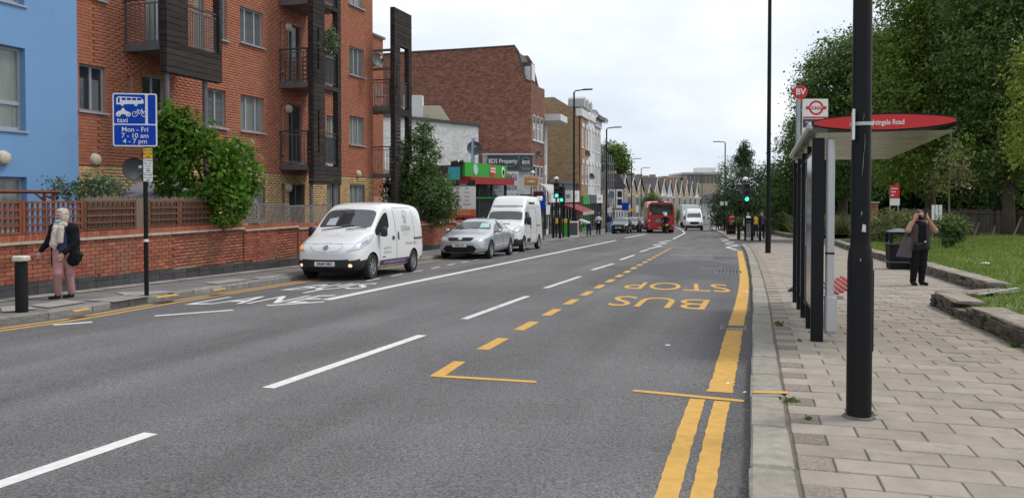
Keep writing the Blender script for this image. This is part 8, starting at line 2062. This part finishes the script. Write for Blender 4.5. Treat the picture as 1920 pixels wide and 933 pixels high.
cg += chain([(-.155, .01, 1.30), (-.245, .0, 1.05), (-.355, -.056, .885)], (.072, .062, .046), C_BLK, .03)+chain([(.195, .03, 1.29), (.24, .03, 1.04), (.10, -.11, .855)], (.073, .064, .047), C_BLK, .03)
sdf_mesh('cardigan', cg, [C_BLK], .012, wl, .0025)
r_ = Vector((-f.y, f.x, 0))
hj = [cap(hc+f*.042+Vector((0, 0, .088))+r_*.04, hc+f*.042+Vector((0, 0, .088))-r_*.04, .034, .034, C_CREAM, .02), cap(hc+r_*.078+Vector((0, 0, .05))+f*.005, hc+r_*.072-Vector((0, 0, .06))+f*.015, .022, .024, C_CREAM, .015), cap(hc-r_*.078+Vector((0, 0, .05))+f*.005, hc-r_*.072-Vector((0, 0, .06))+f*.015, .022, .024, C_CREAM, .015), ell(hc+Vector((0, 0, .045))-f*.042, (.096, .098, .098), C_CREAM, .015), cap(hc-f*.06-Vector((0, 0, .02)), hc-f*.035-Vector((0, 0, .14)), .082, .075, C_CREAM, .02), cap(hc+r_*.08-Vector((0, 0, .02))-f*.02, hc-Vector((0, 0, .16))+f*.02+r_*.03, .022, .04, C_CREAM, .015), cap(hc-r_*.08-Vector((0, 0, .02))-f*.02, hc-Vector((0, 0, .16))+f*.02-r_*.03, .022, .04, C_CREAM, .015), cap((-.07, -.055, 1.345), (.07, -.04, 1.35), .055, .052, C_CREAM, .03), cap((-.055, -.115, 1.29), (-.075, -.145, 1.0), .055, .068, C_CREAM, .03), cap((.045, -.11, 1.29), (.045, -.14, 1.06), .052, .05, C_CREAM, .012), cap((-.07, -.145, 1.0), (-.06, -.15, .90), .062, .014, C_CREAM, .02)]
sdf_mesh('headscarf', hj, [C_CREAM], .009, wl, .0045)
sdf_mesh('face_mask', [cap(hc+f*.055+r_*.05-Vector((0, 0, .098)), hc+f*.075-Vector((0, 0, .105)), .028, .032, C_MASKB, .02), cap(hc+f*.055-r_*.05-Vector((0, 0, .085)), hc+f*.075-Vector((0, 0, .105)), .028, .032, C_MASKB, .02)], [C_MASKB], .009, wl)
q = fp+Vector((.28, -.03, .72)); t = thing('handbag', 'small black shoulder bag at the headscarfed woman\'s hip', 'bag', q); MB().box((0, 0, 0), (.16, .09, .15), -.4, Matrix.Rotation(.35, 4, 'Y')).build('bag_body', C_SHOE, t, bevel=.02); MB().tube([(-.05, 0, .06), (-.1, .02, .25), (-.14, .04, .47)], .008, 5).build('strap', C_SHOE, t)
# --- woman in black adjusting her mask
fp = G(1722, 534, .115); wr_ = thing('person', 'woman in black with face mask and brown vest, hands raised to her ears', 'person', fp); wr_.scale = (.93,)*3; f = Vector((0, -1, -.05)); hc = Vector((.0, -.02, 1.525))
B_ = head(hc, f, SKIN2, HAIRB)+[cap((0, .01, 1.34), (0, -.01, 1.47), .055, .05, SKIN2), cap((-.11, .02, 1.33), (.12, .02, 1.33), .07, .07, C_BLK, .05), cap((0, .02, 1.28), (0, .01, 1.08), .135, .135, C_BLK, .05), cap((0, .01, 1.08), (0, .02, .88), .135, .165, C_BLK, .05)]
B_ += [cap((-.07, .02, .84), (.07, .02, .84), .14, .14, C_BLK, .04)]+chain([(-.09, .02, .82), (-.095, -.01, .46), (-.105, .03, .09)], (.125, .085, .062), C_BLK, .03)+chain([(.09, .02, .82), (.085, .0, .46), (.085, .04, .09)], (.125, .085, .062), C_BLK, .03)
for x, tx in ((-.105, -.125), (.085, .115)): B_ += [cap((x, .04, .05), (tx, -.13, .035), .042, .036, C_SHOE, .015), cap((x, .05, .08), (x, .04, .04), .055, .045, C_SHOE, .02)]
B_ += chain([(-.155, .01, 1.345), (-.285, -.09, 1.20), (-.155, -.10, 1.43)], (.062, .052, .034), SKIN2, .025)+hand((-.15, -.10, 1.44), (.25, .1, 1), (.6, -.6, 0), SKIN2, .45)
B_ += chain([(.165, .01, 1.345), (.315, -.09, 1.20), (.155, -.10, 1.43)], (.062, .052, .034), SKIN2, .025)+hand((.15, -.10, 1.44), (-.25, .1, 1), (-.6, -.6, 0), SKIN2, .45)
sdf_mesh('body', B_, [SKIN2, HAIRB, C_BLK, C_SHOE, C_EYE, C_LIP], .0085, wr_)
vt = [cap((-.12, .03, 1.345), (.13, .03, 1.345), .068, .068, C_TAUPE, .04), cap((-.12, -.04, 1.28), (-.14, -.06, .84), .082, .088, C_TAUPE, .04), cap((.13, -.03, 1.28), (.155, -.05, .84), .072, .075, C_TAUPE, .04), cap((0, .09, 1.28), (0, .10, .86), .12, .13, C_TAUPE, .05)]
sdf_mesh('vest', vt, [C_TAUPE], .012, wr_, .003)
sdf_mesh('face_mask', [ell(hc+Vector((0, -.055, -.045)), (.062, .055, .058), C_BLK, .02), cap(hc+Vector((-.07, -.01, -.02)), hc+Vector((.07, -.01, -.02)), .016, .016, C_BLK, .01)], [C_BLK], .008, wr_)
sdf_mesh('hair_bun', [ell(hc+Vector((0, .03, .07)), (.086, .09, .055), HAIRB, .01)], [HAIRB], .01, wr_, .002)
q = fp+Vector((-.31, -.06, .58)); t = thing('tote_bag', 'grey tote bag hanging from the elbow of the woman in black', 'bag', q); mb = MB(); mb.add([(-.17, -.05, 0), (.12, -.05, -.02), (.15, -.03, .40), (-.02, -.03, .42), (-.17, .07, 0), (.12, .07, -.02), (.15, .04, .40), (-.02, .04, .42)], BF); mb.build('bag_body', C_TOTE, t, bevel=.015)
for y in (-.03, .04): MB().tube([(-.0, y, .40), (.02, y*.6, .56), (.06, 0, .60), (.10, y*.6, .56), (.13, y, .39)], .012, 5).build('handle', C_TOTE, t)
q = fp+Vector((-.05, -.16, .80)); t = thing('waist_bag', 'black cross-body bag worn by the woman in black', 'bag', q); MB().box((0, 0, 0), (.26, .09, .17), .1, Matrix.Rotation(-.2, 4, 'Y')).build('bag_body', C_SHOE, t, bevel=.035); MB().tube([(.10, -.0, .05), (.12, .0, .25), (.13, .06, .45)], .012, 5).build('strap', C_SHOE, t); MB().lathe([(.001, 0), (.016, 0), (.016, .01), (.001, .01)], 10, frame((.07, -.055, .10), (1, 0, 0), (0, 0, 1))).build('badge', M_SIGNW, t)
# --- distant pedestrians
def walker(label, px, py, top, legs, skin, hair, h=1.7, y=None, extra=None, bend=0.0, face=(0, -1, 0), arms=None, stride=.12, shoes=None, shorts=False):
    p = G(px, py, .11); t = thing('person', label, 'person', p); s = h/1.7; b = bend; tw = Vector((b*.55, 0, -abs(b)*.22)); hd = Vector((0, 0, 1.55))+tw*1.6; ch_ = Vector((0, 0, 1.30))+tw
    L = head(hd, face, skin, hair, 1.05)+[cap(ch_+Vector((0, 0, .05)), hd-Vector((0, 0, .08)), .055, .05, skin), cap(ch_, (0, 0, .90), .14, .13, top, .05), cap(ch_+Vector((-.13, 0, .02)), ch_+Vector((.13, 0, .02)), .07, .07, top, .04), cap((-.05, 0, .86), (.05, 0, .86), .13, .13, legs, .04)]
    for sg in (-1, 1):
        low = skin if shorts else legs
        L += [cap((sg*.08, 0, .84), (sg*.09, -.03-sg*stride*.3, .47), .105, .075, legs, .03), cap((sg*.09, -.03-sg*stride*.3, .47), (sg*.1, .03-sg*stride, .08), .072, .055, low, .03), cap((sg*.1, .05-sg*stride, .045), (sg*.11, -.10-sg*stride, .035), .045, .04, shoes or C_SHOE, .015)]
        sh_ = ch_+Vector((sg*.18, 0, 0)); el = sh_+Vector((sg*.06+b*.3, -.02, -.27)); hn = (Vector(arms[(sg+1)//2]) if arms else el+Vector((sg*.0, -.10, -.22)))
        L += [cap(sh_, el, .058, .048, top, .03), cap(el, hn, .045, .035, extra or top, .02), cap(hn, hn+(hn-el).normalized()*.12, .034, .018, skin, .012)]
    L = [(q[0], q[1]*s, q[2]*s, q[3]*s, q[4]*s, q[5], q[6]) for q in L]; ms = []
    for q in L:
        if q[5] not in ms: ms.append(q[5])
    sdf_mesh('body', L, ms, .022, t); return t, p
walker('man in white T-shirt bending forward outside the green shop', 1104, 441.5, C_WHITE, C_NAVY, SKIN3, HAIRK, 1.75, bend=-1.0, face=(-.8, -.4, -.4), extra=SKIN3, arms=[(-.75, -.1, .72), (-.55, -.1, .70)])
t, p = walker('person in blue cap, white top and black trousers by the shops', 1122, 440, C_WHITE, C_BLK, SKIN3, HAIRK, 1.72, extra=C_BLK, arms=[(-.05, -.22, 1.12), (.05, -.22, 1.12)]); MB().lathe([(.11, 1.60), (.115, 1.66), (.08, 1.75), (.01, 1.77)], 14).build('cap', mat('cap_blue', (.03, .07, .3), .7), t, smooth=True)
walker('man in dark jacket and pale jeans standing by the left lamp post', 1142, 438.5, C_NAVY, C_DENIM, SKIN, HAIRB, 1.75, face=(-.5, -1, 0), shoes=C_WHITE)
t, p = walker('person in white shirt with dark chest bag by the far crossing', 1402, 447.5, C_WHITE, mat('grey_trousers', (.30, .30, .31), .85), SKIN2, HAIRK, 1.74, shoes=C_WHITE); q = p+Vector((0, -.2, 1.16)); t2 = thing('chest_bag', 'dark chest bag worn over the white shirt at the far crossing', 'bag', q); MB().box((0, 0, 0), (.36, .12, .38)).build('bag_body', C_SHOE, t2, bevel=.04); MB().bb(-.12, .12, -.07, -.061, -.08, .02).build('bag_flap', C_TOTE, t2)
t, p = walker('person in dark jacket with pale blue mask right of the far crossing posts', 1428, 447.5, mat('charcoal_cloth', (.06, .062, .07), .85), C_BLK, SKIN2, HAIRK, 1.76); MB().lathe([(.001, 0), (.06, .01), (.055, .05), (.001, .06)], 12, frame((0, -.085, 1.545), (1, 0, 0), (0, 0, 1))).build('face_mask', C_MASKB, t, smooth=True)
walker('schoolchild in dark clothes behind the yellow push-button box', 1417, 444, C_NAVY, C_BLK, SKIN2, HAIRK, 1.5)
walker('distant person dressed all in white under the evergreens', 1333, 430.5, C_WHITE, C_WHITE, SKIN2, HAIRK, 1.68)
walker('distant person in blue top and dark shorts under the evergreens', 1345, 430, C_BLUE, C_BLK, SKIN3, HAIRK, 1.75, shorts=True)
walker('distant pedestrian in blue jeans right of the bus', 1270, 424.5, C_BLUE, C_DENIM, SKIN2, HAIRB, 1.7)
# --- motorcyclist behind the bus
mp0 = G(1250, 438, 0); t = thing('motorcycle', 'black motorcycle with yellow rear plate following the bus', 'motorcycle', mp0)
for y in (-.02, 1.28):
    w_ = MB().lathe([(.22, -.05), (.31, -.07), (.32, 0), (.31, .07), (.22, .05)], 20, Matrix.Translation((0, y+.3, .32)) @ Matrix.Rotation(math.pi/2, 4, 'Y'), closed=True).build('wheel', M_TYRE, t, smooth=40); MB().cyl((-.03, y+.3, .32), (.03, y+.3, .32), .21, None, 14).build('rim', M_STEELD, w_)
MB().bb(-.16, .16, .45, 1.25, .38, .78).build('engine', M_TRIM, t, bevel=.05); MB().prism([(.0, .78), (.75, .76), (1.15, .95), (1.0, 1.02), (.6, .86), (.05, .90)], -.14, .14, frame((0, 0, 0), (0, 1, 0), (0, 0, 1))).build('seat_and_tank', M_PBLACK, t)
MB().bb(-.15, .15, -.1, -.08, .72, .88).build('number_plate', M_PLATEY, t); MB().cyl((0, -.08, .95), (0, -.11, .95), .06, None, 12).build('tail_lamp', M_REDL, t); MB().tube([(-.38, 1.0, 1.1), (-.2, 1.15, 1.08), (.2, 1.15, 1.08), (.38, 1.0, 1.1)], .02, 6).build('handlebar', M_STEELD, t)
for sx in (-1, 1): MB().bb(sx*.32-.1, sx*.32+.1, 0, .45, .55, .85).build('pannier', M_TRIM, t, bevel=.04)
rt = thing('person', 'motorcyclist in black with a white helmet behind the bus', 'person', mp0+Vector((0, .45, .0)))
L = [cap((0, 0, .98), (0, .08, 1.38), .17, .16, C_BLK, .05), cap((-.17, .08, 1.40), (.17, .08, 1.40), .085, .085, C_BLK, .05), cap((0, .1, 1.42), (0, .12, 1.55), .06, .06, SKIN2, .03), ell((0, .12, 1.66), (.11, .12, .13), SKIN2, .02)]
for sg in (-1, 1): L += [cap((sg*.1, 0, .95), (sg*.28, .42, .82), .11, .08, C_BLK, .03), cap((sg*.28, .42, .82), (sg*.26, .2, .40), .075, .055, C_BLK, .03), cap((sg*.26, .15, .36), (sg*.27, .36, .34), .05, .045, C_SHOE, .02), cap((sg*.23, .08, 1.38), (sg*.36, .22, 1.16), .062, .05, C_BLK, .03), cap((sg*.36, .22, 1.16), (sg*.34, .52, 1.12), .048, .036, C_BLK, .03), cap((sg*.34, .52, 1.12), (sg*.34, .60, 1.12), .035, .03, C_SHOE, .01)]
sdf_mesh('body', L, [C_BLK, SKIN2, C_SHOE], .02, rt); sdf_mesh('helmet', [ell((0, .11, 1.69), (.145, .16, .155), C_WHITE, .02)], [mat('helmet_white', (.8, .8, .79), .25)], .02, rt) if False else MB().lathe([(.09, -.13), (.14, -.08), (.15, .02), (.12, .10), (.06, .145), (.01, .15)], 20, Matrix.Translation((0, .11, 1.69))).build('helmet', mat('helmet_white', (.8, .8, .79), .25, var=.02), rt, smooth=True)
